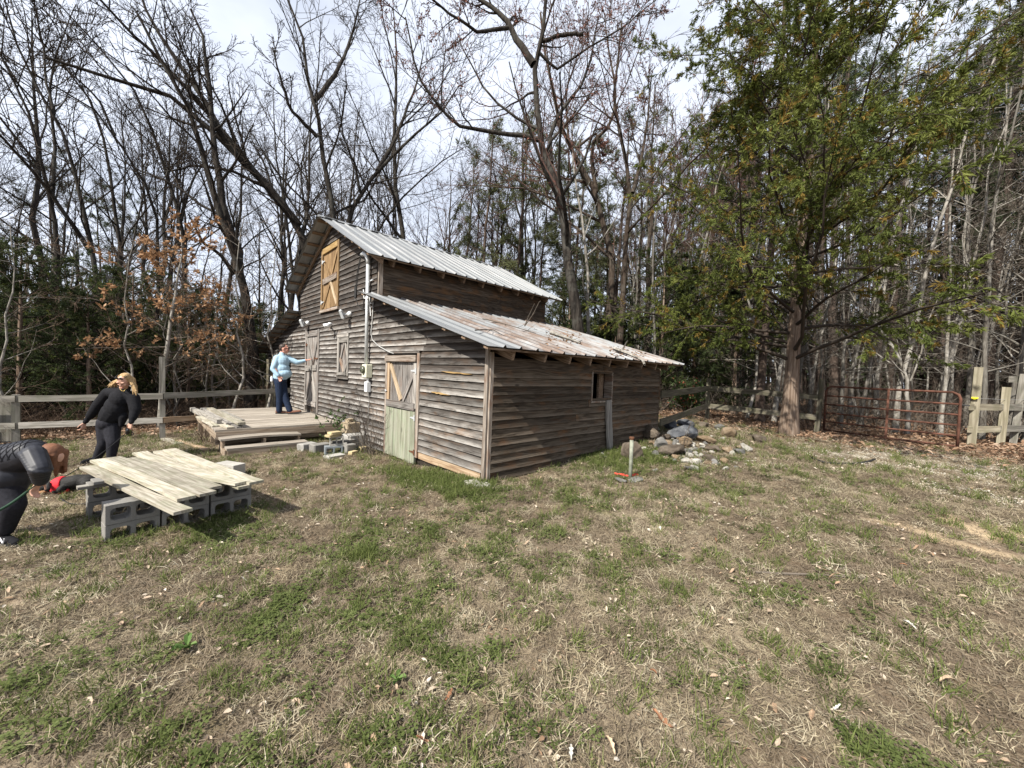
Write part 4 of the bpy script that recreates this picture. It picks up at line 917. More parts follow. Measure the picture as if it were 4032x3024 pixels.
# ---- named limbs surveyed from the place: each polyline stands at its own distance
def hero(name, label, limbs, dist, seed, r0, cat_='tree', nb=9, nt=7, buds=0, tw=.008, bm_='bark', tm='twig', blen=.40, up=.3, group=None, bangle=(30, 60), px_unit=1.0):
    """limbs: list of (pixel polyline, radius start, radius end, depth drift); first one is the trunk and runs down to the ground"""
    g = np.random.default_rng(seed); grp = []; LP = []; LR = []; base = None
    for li, (pts, ra, rb, dr) in enumerate(limbs):
        q = [at_dist(px*px_unit, py*px_unit, dist+dr*i/(max(1, len(pts)-1))) for i, (px, py) in enumerate(pts)]
        if li == 0:
            gz = Hs(q[0][0], q[0][1]); low = np.array([q[0][0], q[0][1], gz-.15]); base = np.array([q[0][0], q[0][1], gz])
            if q[0][2]-gz > .4: q = [low] + q
            else: q[0] = low
        K = 12; P = resample(q, K); P[1:-1] += g.normal(size=(K-2, 3))*ra*.18
        s = np.linspace(0, 1, K); R = ra+(rb-ra)*s**.9
        if li == 0: R = R+ra*.4*np.exp(-s*25)
        grp.append((one(P-base), one(R), 9)); LP.append(P-base); LR.append(R)
    LP = np.stack(LP); LR = np.stack(LR)
    keep = np.linalg.norm(np.diff(LP, axis=1), axis=2).sum(1) > 2.2; sub = LP[keep]; LR = LR[keep]; t0 = .35
    b1, r1 = spawn(g, sub, LR, nb, t0, 1., blen, bangle, 7, .5, .018, up, .11, .25, tipshrink=.35)
    grp.append((b1, r1, 5))
    b2, r2 = spawn(g, b1, r1, nt, .15, 1., .5, (25, 55), 5, .55, tw*1.4, up, .13, .35)
    b3, r3 = spawn(g, b2, r2, 5, .1, 1., .5, (25, 60), 4, .6, tw, up*.6, .16, .5)
    b4, r4 = spawn(g, b3, r3, 1, .4, 1., .6, (25, 60), 3, .8, tw*.85, up*.5, .16, .6)
    v1, f1 = tubes(grp); v2, f2 = tubes([(b2, r2, 4), (b3, r3, 3), (b4, r4, 3)])
    mats = [M[tm]]; fm = None
    if buds:
        vb, fb = blades(g, b3, buds, .075, .03, 1.2, .2, .3); fm = np.concatenate([np.zeros(len(f2)), np.ones(len(fb))]); f2 = np.concatenate([f2, fb+len(v2)]); v2 = cat(v2, vb); mats.append(M['bud'])
    return tree(name, (mesh_np('trunk', v1, f1, M[bm_], None, True), mesh_np('crown', v2, f2, mats, fm)), tuple(base), label, cat_, group)
U1 = 1400/1548.0                                   # unit of the left survey sheet
def S2(pts): return [(1200+x*.8436, y*.8436) for x, y in pts]      # middle survey sheet
def S1(pts): return [(x*U1, y*U1) for x, y in pts]
hero('bare_tree', 'big leaning bare tree behind the barn whose long limbs sweep to the upper left', [
    (S1([(1345, 1120), (1320, 1010), (1230, 880), (1090, 740), (950, 600), (830, 480), (690, 400), (580, 345), (450, 350), (330, 330), (200, 250)]), .24, .035, 0),
    (S1([(1300, 980), (1130, 770), (960, 560), (860, 400), (760, 250), (640, 60), (600, -60)]), .17, .03, 1.5),
    (S1([(1090, 740), (1000, 640), (900, 480), (760, 330), (560, 130), (420, -20)]), .11, .03, -1),
    (S1([(1190, 830), (1000, 740), (850, 720), (700, 750)]), .07, .02, -1.2)], 18, 3, .24, blen=.30, nb=10, nt=7)
hero('bare_tree', 'dark forked bare tree between the left woods and the barn roof', [
    (S1([(1100, 1480), (1075, 1300), (1035, 1190), (985, 1000), (945, 880), (900, 720), (850, 560), (800, 420), (700, 250), (600, 60)]), .2, .03, 0),
    (S1([(1035, 1190), (1040, 1090), (985, 940), (955, 800), (930, 620), (915, 400), (890, 200), (830, 40)]), .15, .03, 1),
    (S1([(1010, 1180), (960, 1110), (880, 1050), (820, 930)]), .07, .02, -1)], 16, 5, .2, blen=.30)
hero('bare_tree', 'bare tree leaning left above the brown-leaved sapling', [
    (S1([(800, 1010), (745, 820), (705, 690), (650, 510), (575, 375), (480, 250), (330, 110), (240, 0)]), 0.124, 0.019, 0),
    (S1([(790, 960), (830, 800), (890, 700), (960, 560)]), 0.058, 0.013, 1)], 21, 8, .2, blen=.33)
hero('bare_tree', 'slanting bare tree in the left woods with a limb crossing at half height', [
    (S1([(420, 1200), (390, 1050), (350, 830), (290, 640), (220, 470), (120, 330), (60, 130), (20, 0)]), 0.105, 0.017, 0),
    (S1([(390, 1090), (230, 850), (100, 700), (0, 590), (-80, 500)]), 0.072, 0.022, -1.5),
    (S1([(235, 500), (200, 340), (190, 200), (150, 20)]), 0.039, 0.012, 1)], 18.4, 13, .2, blen=.33)
hero('bare_tree', 'thick-trunked bare tree at the far left, upright below and spreading above', [
    (S1([(245, 1170), (232, 960), (212, 850), (190, 740), (150, 560), (105, 420), (20, 250), (-60, 120)]), 0.112, 0.019, 0),
    (S1([(225, 900), (240, 640), (215, 420), (240, 250), (330, 20)]), 0.056, 0.012, 1)], 19.8, 17, .18, blen=.34)
hero('bare_tree', 'bare tree with long parallel limbs pointing to the top left corner', [
    (S1([(690, 1010), (655, 850), (560, 680), (470, 550), (380, 440), (260, 400), (170, 330), (50, 250), (-60, 190)]), 0.088, 0.017, 0),
    (S1([(500, 590), (430, 430), (300, 310), (160, 210), (40, 120), (-50, 80)]), 0.044, 0.012, 1)], 20, 21, .16, blen=.34)
hero('bare_tree', 'slim straight bare tree right behind the brown-leaved sapling', [
    (S1([(520, 1080), (500, 900), (470, 700), (450, 590), (390, 430), (300, 300), (160, 180), (60, 60)]), 0.104, 0.020, 0)], 22, 23, .13, blen=.36)
hero('bare_tree', 'bare tree rising just behind the barn ridge with an open round top', [
    (S2([(150, 1010), (110, 850), (60, 650), (40, 450), (10, 300), (-40, 120), (-90, -30)]), .19, .03, 0),
    (S2([(42, 470), (130, 370), (190, 250), (230, 120), (260, -20)]), .1, .02, 1),
    (S2([(60, 640), (-60, 520), (-110, 380), (-150, 220)]), .08, .02, -1)], 17, 29, .19, blen=.34)
hero('bare_tree', 'bare tree leaning right over the barn roof', [
    (S2([(180, 1050), (260, 900), (340, 800), (430, 700), (560, 590), (640, 520), (720, 400)]), .17, .025, 0),
    (S2([(340, 800), (400, 690), (440, 620), (480, 500), (530, 370), (560, 220)]), .1, .02, 1.5),
    (S2([(260, 900), (230, 760), (180, 640), (160, 500)]), .06, .02, -1)], 17.5, 31, .17, blen=.36)
hero('bare_tree', 'thin bare tree leaning right low behind the barn roof', [
    (S2([(320, 1100), (430, 950), (560, 820), (650, 750), (740, 690)]), .10, .02, 0)], 19, 37, .1, blen=.4)
hero('bare_tree', 'tall dark maple behind the shed roof with red buds and a long left limb', [
    (S2([(1285, 1560), (1265, 1390), (1240, 1250), (1212, 1050), (1175, 900), (1135, 790), (1100, 650), (1080, 500), (1068, 320), (1095, 190), (1118, 60), (1130, -60)]), .235, .05, 0),
    (S2([(1068, 300), (1000, 200), (950, 100), (880, 40), (800, -20), (700, -90)]), .13, .04, .5),
    (S2([(948, 130), (880, 138), (810, 152), (700, 80), (600, 0), (500, -80)]), .07, .02, -1),
    (S2([(1095, 655), (1000, 630), (880, 615), (700, 582), (600, 460), (540, 380), (500, 250), (470, 80)]), .085, .018, -1.2),
    (S2([(1150, 760), (1140, 650), (1190, 530), (1290, 400), (1340, 270), (1370, 80)]), .085, .02, 1),
    (S2([(1100, 190), (1130, 188), (1200, 160), (1300, 157)]), .07, .06, 0),
    (S2([(1090, 240), (1170, 330), (1300, 240), (1480, 130), (1640, 0)]), .05, .015, .8)], 13.2, 41, .235, blen=.36, nb=9, nt=7, buds=3, bm_='bark', tm='twigred', tw=.0065)
hero('bare_tree', 'brown leaning maple right of the dark one, hazy with red buds', [
    (S2([(1435, 1240), (1400, 1060), (1370, 920), (1300, 800), (1230, 680), (1190, 560), (1160, 400), (1120, 230), (1100, 60)]), .2, .04, 0),
    (S2([(1360, 900), (1330, 680), (1440, 570), (1450, 400), (1420, 250), (1400, 60)]), .1, .02, 1),
    (S2([(1270, 690), (1360, 620), (1385, 760)]), .06, .03, 0)], 17, 43, .2, blen=.42, nb=10, nt=7, buds=4, bm_='barkbrown', tm='twigred')
hero('bare_tree', 'bare tree at the left edge of the big cedar with a crooked upper stem', [
    (S2([(1495, 1240), (1500, 1060), (1520, 930), (1495, 720), (1450, 560), (1440, 430), (1470, 300), (1480, 100)]), .15, .03, 0),
    (S2([(1530, 900), (1570, 760), (1600, 560), (1620, 350)]), .08, .02, 1)], 15.5, 47, .15, blen=.36, nb=9, buds=2, bm_='barkbrown', tm='twigred')
hero('bare_tree', 'pale slender tree right beside the dark maple stem', [
    (S2([(1328, 1560), (1318, 1300), (1305, 1100), (1285, 950), (1255, 830), (1240, 680), (1260, 500)]), .085, .02, 0)], 14.3, 49, .085, blen=.28, bm_='barkpale', tm='twigpale', nb=6, nt=5)
def px(pts): return pts
hero('young_tree', 'white-barked young tree behind the right part of the red gate', [
    (px([(3708, 1640), (3722, 1500), (3735, 1300), (3745, 1050), (3735, 800), (3760, 600), (3770, 380)]), 0.047, 0.013, 0)], 15.5, 51, .085, blen=.22, bm_='barkpale', tm='twigpale', nb=9, nt=5, up=.1, bangle=(45, 85))
hero('young_tree', 'tall white-barked tree just right of the gate post, leaning right at the top', [
    (px([(3858, 1640), (3872, 1450), (3880, 1280), (3900, 1000), (3920, 780), (3960, 520), (3990, 300)]), 0.066, 0.018, 0)], 16.5, 53, .11, blen=.24, bm_='barkpale', tm='twigpale', nb=11, nt=6, up=.1, bangle=(45, 85))
hero('young_tree', 'white trunk leaning left behind the middle of the red gate', [
    (px([(3575, 1650), (3570, 1480), (3520, 1370), (3440, 1260), (3360, 1180), (3340, 1140)]), 0.054, 0.018, 0),
    (px([(3585, 1500), (3630, 1380), (3640, 1300), (3690, 1180)]), 0.021, 0.012, 0)], 15, 57, .09, blen=.3, bm_='barkpale', tm='twigpale', nb=7, nt=5)
hero('young_tree', 'grey slanting trunk behind the left part of the red gate', [
    (px([(3395, 1610), (3420, 1480), (3440, 1330), (3460, 1150), (3475, 900)]), 0.060, 0.018, 0)], 16, 59, .1, blen=.25, bm_='barkgrey', tm='twigpale', nb=8, nt=5, up=.1, bangle=(45, 85))
hero('young_tree', 'leaning grey trunk at the right edge behind the leaning post', [
    (px([(3975, 1660), (4010, 1450), (4035, 1250), (4050, 1000), (4060, 700)]), 0.086, 0.029, 0)], 17, 61, .12, blen=.22, bm_='barkgrey', tm='twigpale', nb=9, nt=5, up=.1, bangle=(45, 85))

# ---- the big cedar by the gate
def cedar_mesh(seed, trunk, r, nl, t0, limb_len, nb, nt, bl, blen, bw, mats, sides=9, angs=(55, 85), up=.12, rust=.22, droop=.25, bmt='barkcedar', spread=.55, tl=.42):
    g = np.random.default_rng(seed); K = 14; T = resample(trunk, K); R = flare(K, r, .15, .5)
    if sides >= 9: T[1:] += g.normal(size=(K-1, 3))*.03
    lim, lr = spawn(g, one(T), one(R), nl, t0, .98, limb_len, angs, 8, .33, .02, up, .10, .2, lenvar=.35, tipshrink=.35, rel=False)
    br, brr = spawn(g, lim, lr, nb, .22, 1., .36, (30, 65), 6, .5, .010, up*.2, .13, .35)
    tw, twr = spawn(g, br, brr, nt, .1, 1., tl, (25, 60), 4, .6, .005, -droop*.3, .16, .5)
    v1, f1 = tubes([(one(T), one(R), sides)])
    v2, f2 = tubes([(lim, lr, 5), (br, brr, 3), (tw[::2], twr[::2], 3)])
    pick = g.random(len(tw)) < rust
    # rusty male-cone tips come in bunches
    va, fa = blades(g, tw[~pick], bl, blen, bw, spread, .05, droop); vb, fb = blades(g, tw[pick], bl, blen, bw, spread, .05, droop)
    v3 = cat(va, vb); f3 = np.concatenate([fa, fb+len(va)]); fm = np.concatenate([np.zeros(len(fa)), np.ones(len(fb))])
    return mesh_np('trunk', v1, f1, M[bmt], None, True), mesh_np('crown', v2, f2, M['twig'], None, True), mesh_np('foliage', v3, f3, [M[m] for m in mats], fm)  # limbs take dark twig bark: their backlit shade is put into the colour
cb = ground_at(3103, 1712); cbz = Hs(cb[0], cb[1])
D = math.hypot(cb[0]-CAM[0], cb[1]-CAM[1])
ct = [np.array([cb[0], cb[1], cbz-.15])] + [at_dist(x, y, D) for x, y in ((3112, 1560), (3122, 1400), (3135, 1170), (3160, 900), (3185, 620), (3205, 350), (3225, 60), (3240, -300))]
ct = [p-np.array([cb[0], cb[1], cbz]) for p in ct]
me = cedar_mesh(71, ct, .17, 84, .14, 4.4, 10, 12, 30, .085, .016, ('cedar', 'cedarrust'), rust=.13, tl=.26, droop=.4)
tree('cedar_tree', me, (cb[0], cb[1], cbz), 'large red cedar beside the gate with olive sprays and a shaggy pale trunk', 'cedar tree')
# a second dark trunk behind it
hero('pine_tree', 'dark straight trunk close behind the large cedar', [
    (px([(2990, 1640), (3005, 1400), (3020, 1150), (3040, 900), (3060, 600), (3075, 300), (3090, 0)]), 0.124, 0.052, 0)], 14.2, 67, .19, blen=.10, bm_='barkpine', tm='twig', nb=10, nt=4, cat_='tree')

# ---- woods around the yard: things copied from a few built trees
YARD = [(-10.4, -40), (-10.4, -.5), (-13.4, -.3), (-13.4, 7.0), (.3, 7.2), (-.2, 10.0), (2.4, 10.2), (5.0, 12.0), (14, 14.5), (40, 17), (40, -40)]
def in_yard(x, y):
    c = False; n = len(YARD)
    for i in range(n):
        (x1, y1), (x2, y2) = YARD[i], YARD[(i+1) % n]
        if (y1 > y) != (y2 > y) and x < (x2-x1)*(y-y1)/(y2-y1)+x1: c = not c
    return c
taken = []
def place(fn, az0, az1, d0, d1, n, gap, pw=1.0):
    """fn(x, y, rz) for n free spots between two bearings (pixel columns) and distances"""
    k = 0; tries = 0
    while k < n and tries < n*60:
        tries += 1; pxx = rnd.uniform(az0, az1); dist = d0+(d1-d0)*rnd.random()**pw; p = at_dist(pxx, 1450, dist); x, y = p[0], p[1]
        if in_yard(x, y) or any((x-a)**2+(y-b)**2 < gap*gap for a, b in taken[-400:]): continue
        taken.append((x, y)); fn(x, y, rnd.uniform(0, 6.28)); k += 1
NT_ = {}
BV = [bare_mesh(100+i, h=(17, 15, 19, 14, 16)[i], r=(.17, .13, .19, .11, .15)[i], nl=(9, 8, 10, 8, 9)[i], t0=(.35, .3, .42, .25, .38)[i], nb=8, nt=6, tw=.0075, lean=((.05, 0), (.12, 0), (0, .04), (-.06, .02), (.03, -.06))[i]) for i in range(5)]
RV = [bare_mesh(120+i, h=(14, 16)[i], r=(.13, .16)[i], nl=9, t0=.3, nb=8, nt=6, tw=.009, tm='twigred', bm_='barkbrown', buds=3) for i in range(2)]
YV = [bare_mesh(140+i, h=(10, 12, 8, 13)[i], r=(.045, .055, .036, .062)[i], nl=(20, 24, 16, 26)[i], t0=.12, ang=(50, 88), llen=.17, nb=5, nt=4, wob=.4, up=.15, tw=.005, lrm=.009, tm='twigpale', bm_=('barkpale', 'barkgrey', 'barkgrey', 'barkpale')[i], lean=((.05, 0), (0, .06), (.1, .05), (-.04, 0))[i]) for i in range(4)]
SV = [bare_mesh(150+i, h=(4.6, 5.6)[i], r=(.03, .04)[i], nl=(14, 16)[i], t0=.12, ang=(45, 80), llen=.30, nb=6, nt=5, wob=.3, up=.1, tw=.004, lrm=.007, tm='brushbrown', bm_=('barkgrey', 'barkpale')[i]) for i in range(2)]
def pine_mesh(seed, h, r, t0, nl, dead, mat='pine', llen=2.6):
    g = np.random.default_rng(seed); K = 10; T = trunk_path(g, h, (g.uniform(-.02, .02), g.uniform(-.02, .02)), .25, K); R = flare(K, r, .2)
    lim, lr = spawn(g, one(T), one(R), nl, t0, .99, llen, (55, 90), 6, .28, .02, .25, .1, .2, rel=False, tipshrink=.3)
    br, brr = spawn(g, lim, lr, 6, .3, 1., .35, (30, 60), 4, .5, .012, .3, .12, .4)
    tw, twr = spawn(g, br, brr, 3, .2, 1., .5, (25, 60), 3, .6, .008, .4, .1, .5)
    dl, dr_ = spawn(g, one(T), one(R), dead, .08, t0, 1.9, (70, 100), 5, .12, .009, -.05, .12, .4, rel=False, tipshrink=.0, lenvar=.5)
    d2, d2r = spawn(g, dl, dr_, 3, .2, 1., .45, (30, 60), 3, .7, .007, .0, .12, .5)
    v1, f1 = tubes([(one(T), one(R), 8), (lim, lr, 4)]); v2, f2 = tubes([(br, brr, 3), (dl, dr_, 3), (d2, d2r, 3)])
    v3, f3 = blades(g, tw, 20, .20, .022, .9, .1, .0)
    return mesh_np('trunk', v1, f1, M['barkpine'], None, True), mesh_np('crown', v2, f2, M['twig']), mesh_np('foliage', v3, f3, M[mat])
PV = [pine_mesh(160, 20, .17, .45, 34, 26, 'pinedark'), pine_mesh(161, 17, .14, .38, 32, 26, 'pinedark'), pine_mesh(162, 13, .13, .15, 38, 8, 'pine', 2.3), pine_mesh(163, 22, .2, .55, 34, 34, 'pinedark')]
def small_cedar(seed, h, r, spread_, mats, rust=.06):
    t = [np.array([0, 0, -.1]), np.array([.03, .02, h*.5]), np.array([0, 0.05, h])]
    return cedar_mesh(seed, t, r, 54, .04, spread_, 8, 6, 26, .075, .0115, mats, 7, (55, 85), .25, rust, .15)
CV = [small_cedar(180, 4.6, .09, 1.6, ('cedardark', 'cedar')), small_cedar(181, 3.4, .07, 1.4, ('cedardark', 'cedar'), .2), small_cedar(182, 5.6, .10, 1.8, ('cedardark', 'cedar'), .1)]
def px_col(x, y):
    v = np.array([x, y, .5])-CAM; d = v@FWD; return 2016+FPX*(v@RGT)/d if d > .1 else -9999
WHERE = [(-9e9, 0, 'at the far left edge'), (0, 320, 'behind the left fence post'), (320, 560, 'above the blond woman'), (560, 800, 'beside the brown-leaved sapling'), (800, 1030, 'between the sapling and the barn'), (1030, 1300, 'behind the barn gable'), (1300, 1600, 'behind the left of the main roof'),
 (1600, 1900, 'behind the middle of the main roof'), (1900, 2200, 'behind the right end of the main roof'), (2200, 2420, 'behind the dark maple'), (2420, 2650, 'behind the shed back corner'), (2650, 2880, 'between the shed and the large cedar'), (2880, 3080, 'just left of the cedar trunk'), (3080, 3240, 'just right of the cedar trunk'),
 (3240, 3420, 'behind the left of the gate'), (3420, 3600, 'behind the middle of the gate'), (3600, 3790, 'behind the right of the gate'), (3790, 3900, 'behind the gate post'), (3900, 4040, 'behind the pale fence'), (4040, 9e9, 'beyond the right edge of the pale fence')]
def mk(name, vs, looks, kind, cat_, group, s0=.85, s1=1.15):
    def f(x, y, rz):
        i = rnd.randrange(len(vs)); c = px_col(x, y); w = next(q for a, b, q in WHERE if a <= c < b); d = math.hypot(x-CAM[0], y-CAM[1]); sc = rnd.uniform(s0, s1)
        dep = 'near' if d < 18 else 'close' if d < 22 else 'mid-distance' if d < 28 else 'distant' if d < 36 else 'farthest'
        tree(name, vs[i], (x, y, Hs(x, y)), '%s %s %s %s' % (dep, ('taller ' if sc > 1.05 else 'smaller ' if sc < .93 else '')+looks[i], kind, w), cat_, group, rz, sc)
    return f
BL = ['high-limbed', 'slanting slender', 'tall wide-crowned', 'slim low-branched', 'crooked']
# left: dark cedars behind the fence
ced = mk('cedar_tree', CV, ('dark bushy', 'low rust-tipped', 'tall dark'), 'cedar', 'cedar tree', 'cedars behind the left fence', .62, .86)
ced2 = mk('cedar_tree', CV, ('dark bushy', 'low rust-tipped', 'tall dark'), 'cedar', 'cedar tree', 'cedars behind the left fence', .8, 1.1)
place(ced, -150, 620, 15.5, 21, 16, 1.4); place(ced, 600, 1000, 18, 26, 8, 1.6); place(ced2, -400, 1000, 22, 34, 14, 2.0)
place(mk('bare_sapling', SV, ('brown twiggy', 'pale-stemmed'), 'sapling', 'sapling', 'saplings in front of the left cedars'), -200, 1050, 13.2, 18, 22, .9)
place(mk('bare_tree', BV, BL, 'bare tree', 'tree', 'bare trees of the left woods'), -500, 1250, 20, 48, 36, 1.8)
place(mk('bare_tree', BV[:1]+BV[2:], BL[:1]+BL[2:], 'bare tree', 'tree', 'bare trees beyond the barn'), 1150, 2150, 19, 48, 34, 1.8)
place(mk('bare_tree', RV, ('red-budded', 'spreading red-budded'), 'bare tree', 'tree', 'reddish budding trees'), 1700, 3000, 20, 40, 20, 1.8)
place(mk('pine_tree', PV[2:3], ('full green',), 'pine', 'pine tree', 'green pines behind the barn'), 1880, 2520, 20, 30, 11, 1.8)
place(mk('cedar_tree', CV, ('dark bushy', 'low rust-tipped', 'tall dark'), 'cedar', 'cedar tree', 'cedars behind the barn corner'), 2180, 2900, 15, 24, 9, 1.5)
# right woods: thin pale trunks in front, dark pines behind
place(mk('young_tree', YV, ('pale slim', 'grey tilted', 'short crooked', 'tall pale'), 'thin trunk', 'tree', 'thin trunks behind the right fence'), 2350, 4300, 13.5, 28, 74, .75)
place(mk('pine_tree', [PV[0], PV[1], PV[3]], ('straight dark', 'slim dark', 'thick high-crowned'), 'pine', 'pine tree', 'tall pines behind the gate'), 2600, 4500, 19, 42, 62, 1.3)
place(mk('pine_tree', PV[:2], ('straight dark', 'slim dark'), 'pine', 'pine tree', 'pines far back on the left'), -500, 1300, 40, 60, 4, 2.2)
# oak sapling that kept its brown leaves
g = np.random.default_rng(205); ob = at_dist(632, 1480, 14.6); obz = Hs(ob[0], ob[1])
T = trunk_path(g, 5.6, (.0, .02), .12, 10); R = flare(10, .075)
lim, lr = spawn(g, one(T), one(R), 30, .30, .97, 2.3, (60, 90), 7, .4, .012, .1, .10, .25, rel=False, tipshrink=.55); br, brr = spawn(g, lim, lr, 6, .2, 1., .38, (25, 55), 4, .5, .007, .05, .12, .4); tw, twr = spawn(g, br, brr, 3, .2, 1., .5, (25, 60), 3, .7, .005, .0, .12, .5)
v1, f1 = tubes([(one(T), one(R), 8)]); v2, f2 = tubes([(lim, lr, 4), (br, brr, 3), (tw, twr, 3)])
sel = tw[g.random(len(tw)) < .8]; v3, f3 = blades(g, sel, 8, .10, .05, 1.0, .2, .55)
tree('oak_sapling', (mesh_np('trunk', v1, f1, M['barkpale'], None, True), mesh_np('crown', v2, f2, M['twigpale']), mesh_np('foliage', v3, f3, M['oakleaf'])), (ob[0], ob[1], obz), 'young oak that kept its brown leaves, white stem, behind the left fence', 'oak sapling')
# shrub with reddish tips behind the right fence
sp_ = at_dist(2700, 1560, 14.2); g = np.random.default_rng(207)
T = np.array([[0, 0, -.05], [.02, 0, .3], [0, .03, .6]]); st, sr = spawn(g, np.repeat(one(T), 10, 0), np.full((10, 3), .015), 2, 0, .4, 1.5, (15, 45), 6, .7, .007, .3, .12, .4); s2, s2r = spawn(g, st, sr, 6, .25, 1., .4, (25, 60), 4, .6, .005, .2, .1, .5)
v2, f2 = tubes([(st, sr, 4), (s2, s2r, 3)]); v3, f3 = blades(g, s2, 14, .10, .045, .9, .2, .1); fm = (g.random(len(f3)) < .12).astype(int)
M['redtip'] = leafmat('red_shrub_tips', (.20,.05,.03), (.33,.10,.06), (.40,.18,.10), 3)
sh = thing('shrub', 'leafy evergreen shrub with reddish tips behind the right fence', 'shrub', (sp_[0], sp_[1], Hs(sp_[0], sp_[1])))
obj('stems', mesh_np('stems', v2, f2, M['twig']), sh); obj('foliage', mesh_np('foliage', v3, f3, [M['evergreen'], M['redtip']], fm), sh)

# undergrowth: one tangled mass behind the fences, and the far wood that closes the view
def brush(name, az0, az1, d0, d1, n, h, mat, seed, lean=.6, rr=.006):
    g = np.random.default_rng(seed); a = g.uniform(az0, az1, n); d = d0+(d1-d0)*g.random(n)
    P = []
    for i in range(n):
        p = at_dist(a[i], 1450, d[i]); P.append((p[0], p[1]))
    P = np.array(P); P = P[[not in_yard(x, y) for x, y in P]]; z = H(P[:, 0], P[:, 1]); N = len(P)
    L = h*g.uniform(.3, 1.2, N); k = 5; Q = np.empty((N, k, 3)); Q[:, 0] = np.column_stack([P, z-.03]); dd = norm(np.column_stack([g.normal(size=(N, 2))*lean, np.ones(N)]))
    for j in range(1, k): dd = norm(dd+g.normal(size=dd.shape)*.22-np.array([0, 0, .12])); Q[:, j] = Q[:, j-1]+dd*(L/(k-1))[:, None]
    R = np.full((N, k), rr)*np.linspace(1.1, .5, k); b, br_ = spawn(g, Q, R, 3, .2, 1., .45, (25, 70), 4, .7, rr*.6, .0, .2, .5)
    v, f = tubes([(Q, R, 3), (b, br_, 3)]); return tag(obj(name, mesh_np(name, v, f, M[mat])), None, None, None, 'stuff')
tag(brush('undergrowth', -300, 1150, 14.5, 21, 2600, 1.1, 'brushbrown', 301), 'brown tangled brush behind the left fence', 'undergrowth')
tag(brush('undergrowth', 2350, 4300, 13.2, 30, 2600, 1.5, 'twigpale', 302, .4), 'bare brush under the trees behind the right fence', 'undergrowth')
tag(brush('undergrowth', 1000, 2600, 16, 34, 1500, 1.4, 'brushbrown', 303), 'bare brush in the woods behind the barn', 'undergrowth')
g = np.random.default_rng(310)
def far_wood(az0, az1, d0, d1, n, h0, h1, r, mat, seed, dens):
    g = np.random.default_rng(seed); P = np.array([at_dist(a, 1450, d)[:2] for a, d in zip(g.uniform(az0, az1, n), d0+(d1-d0)*g.random(n))]); z = H(P[:, 0], P[:, 1]); hh = g.uniform(h0, h1, n); k = 5
    s = np.linspace(0, 1, k); Q = np.empty((n, k, 3)); Q[:, :, :2] = P[:, None]+np.cumsum(g.normal(size=(n, k, 2))*.35, 1); Q[:, :, 2] = z[:, None]-.2+hh[:, None]*s
    R = r*g.uniform(.6, 1.3, n)[:, None]*np.linspace(1, .25, k); b, br_ = spawn(g, Q, R, dens, .1, 1., .2, (40, 80), 4, .4, .02, .2, .1, .4); c, cr = spawn(g, b, br_, 3, .2, 1., .5, (30, 60), 3, .6, .014, .2, .1, .5)
    v, f = tubes([(Q, R, 4), (b, br_, 3), (c, cr, 3)]); return obj('far_wood', mesh_np('far_wood', v, f, M[mat]))
tag(far_wood(-700, 2500, 50, 85, 260, 9, 14, .15, 'barkgrey', 311, 9), 'far bare wood closing the view behind the left trees', 'wood', None, 'stuff')
tag(far_wood(2400, 4700, 40, 75, 420, 12, 19, .15, 'barkpine', 312, 9), 'far dark wood closing the view behind the gate', 'wood', None, 'stuff')
# evergreen mass deep in the right wood and low behind the left
def far_green(az0, az1, d0, d1, n, h, mat, seed, zlo=.3):
    g = np.random.default_rng(seed); C_ = np.array([[*at_dist(a, 1450, d)[:2], 0] for a, d in zip(g.uniform(az0, az1, n), d0+(d1-d0)*g.random(n))]); C_[:, 2] = H(C_[:, 0], C_[:, 1])+g.uniform(zlo, h, n)
    m = 26; B = np.repeat(C_, m, 0)+g.normal(size=(n*m, 3))*np.array([1.1, 1.1, .8]); d = norm(g.normal(size=B.shape)+np.array([0, 0, .4])); side = norm(np.cross(d, g.normal(size=B.shape))); L = g.uniform(.25, .6, (n*m, 1))
    v = np.stack([B, B+d*L*.5+side*L*.16, B+d*L, B+d*L*.5-side*L*.16], 1).reshape(-1, 3); return obj('far_evergreens', mesh_np('far_evergreens', v, np.arange(len(v)).reshape(-1, 4), M[mat]))
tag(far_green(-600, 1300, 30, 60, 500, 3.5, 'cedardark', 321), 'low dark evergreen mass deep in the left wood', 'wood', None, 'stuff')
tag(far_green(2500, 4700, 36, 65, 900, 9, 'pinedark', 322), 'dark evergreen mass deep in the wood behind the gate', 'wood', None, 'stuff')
# ------------------------------------------------------------------ people and dog
M['skin'] = flat('skin', (.52,.30,.22), .55, .3, 0, .06, 30); M['skinred'] = flat('sun_flushed_skin', (.50,.25,.185), .55, .3, 0, .06, 30)
M['blond'] = wood('blond_hair', (.15,.09,.04), (.31,.205,.10), (.48,.35,.20), 0, gx=9, gz=30); M['redhair'] = flat('auburn_hair', (.14,.058,.028), .7, .4, 0, .35, 40)
M['darkhair'] = flat('dark_brown_hair', (.035,.022,.016), .6, .4, 0, .3, 40)
M['blueshirt'] = flat('light_blue_knit', (.30,.43,.53), .9, .15, 0, .07, 60, .2); M['denim'] = flat('dark_denim', (.013,.021,.043), .85, .15, 0, .35, 30, .2)
M['leather'] = flat('brown_leather', (.15,.062,.035), .5, .4, 0, .25, 30); M['blackknit'] = flat('black_knit', (.011,.011,.013), .9, .12, 0, .3, 40, .3)
M['blackcloth'] = flat('black_trouser_cloth', (.018,.018,.023), .85, .15, 0, .3, 40, .2); M['quilt'] = flat('black_quilted_nylon', (.020,.021,.027), .5, .3, 0, .2, 30)
M['blackglass'] = flat('sunglass_black', (.008,.008,.009), .15, .6); M['darkfur'] = flat('black_fur', (.013,.012,.011), .75, .3, 0, .4, 60, .6)
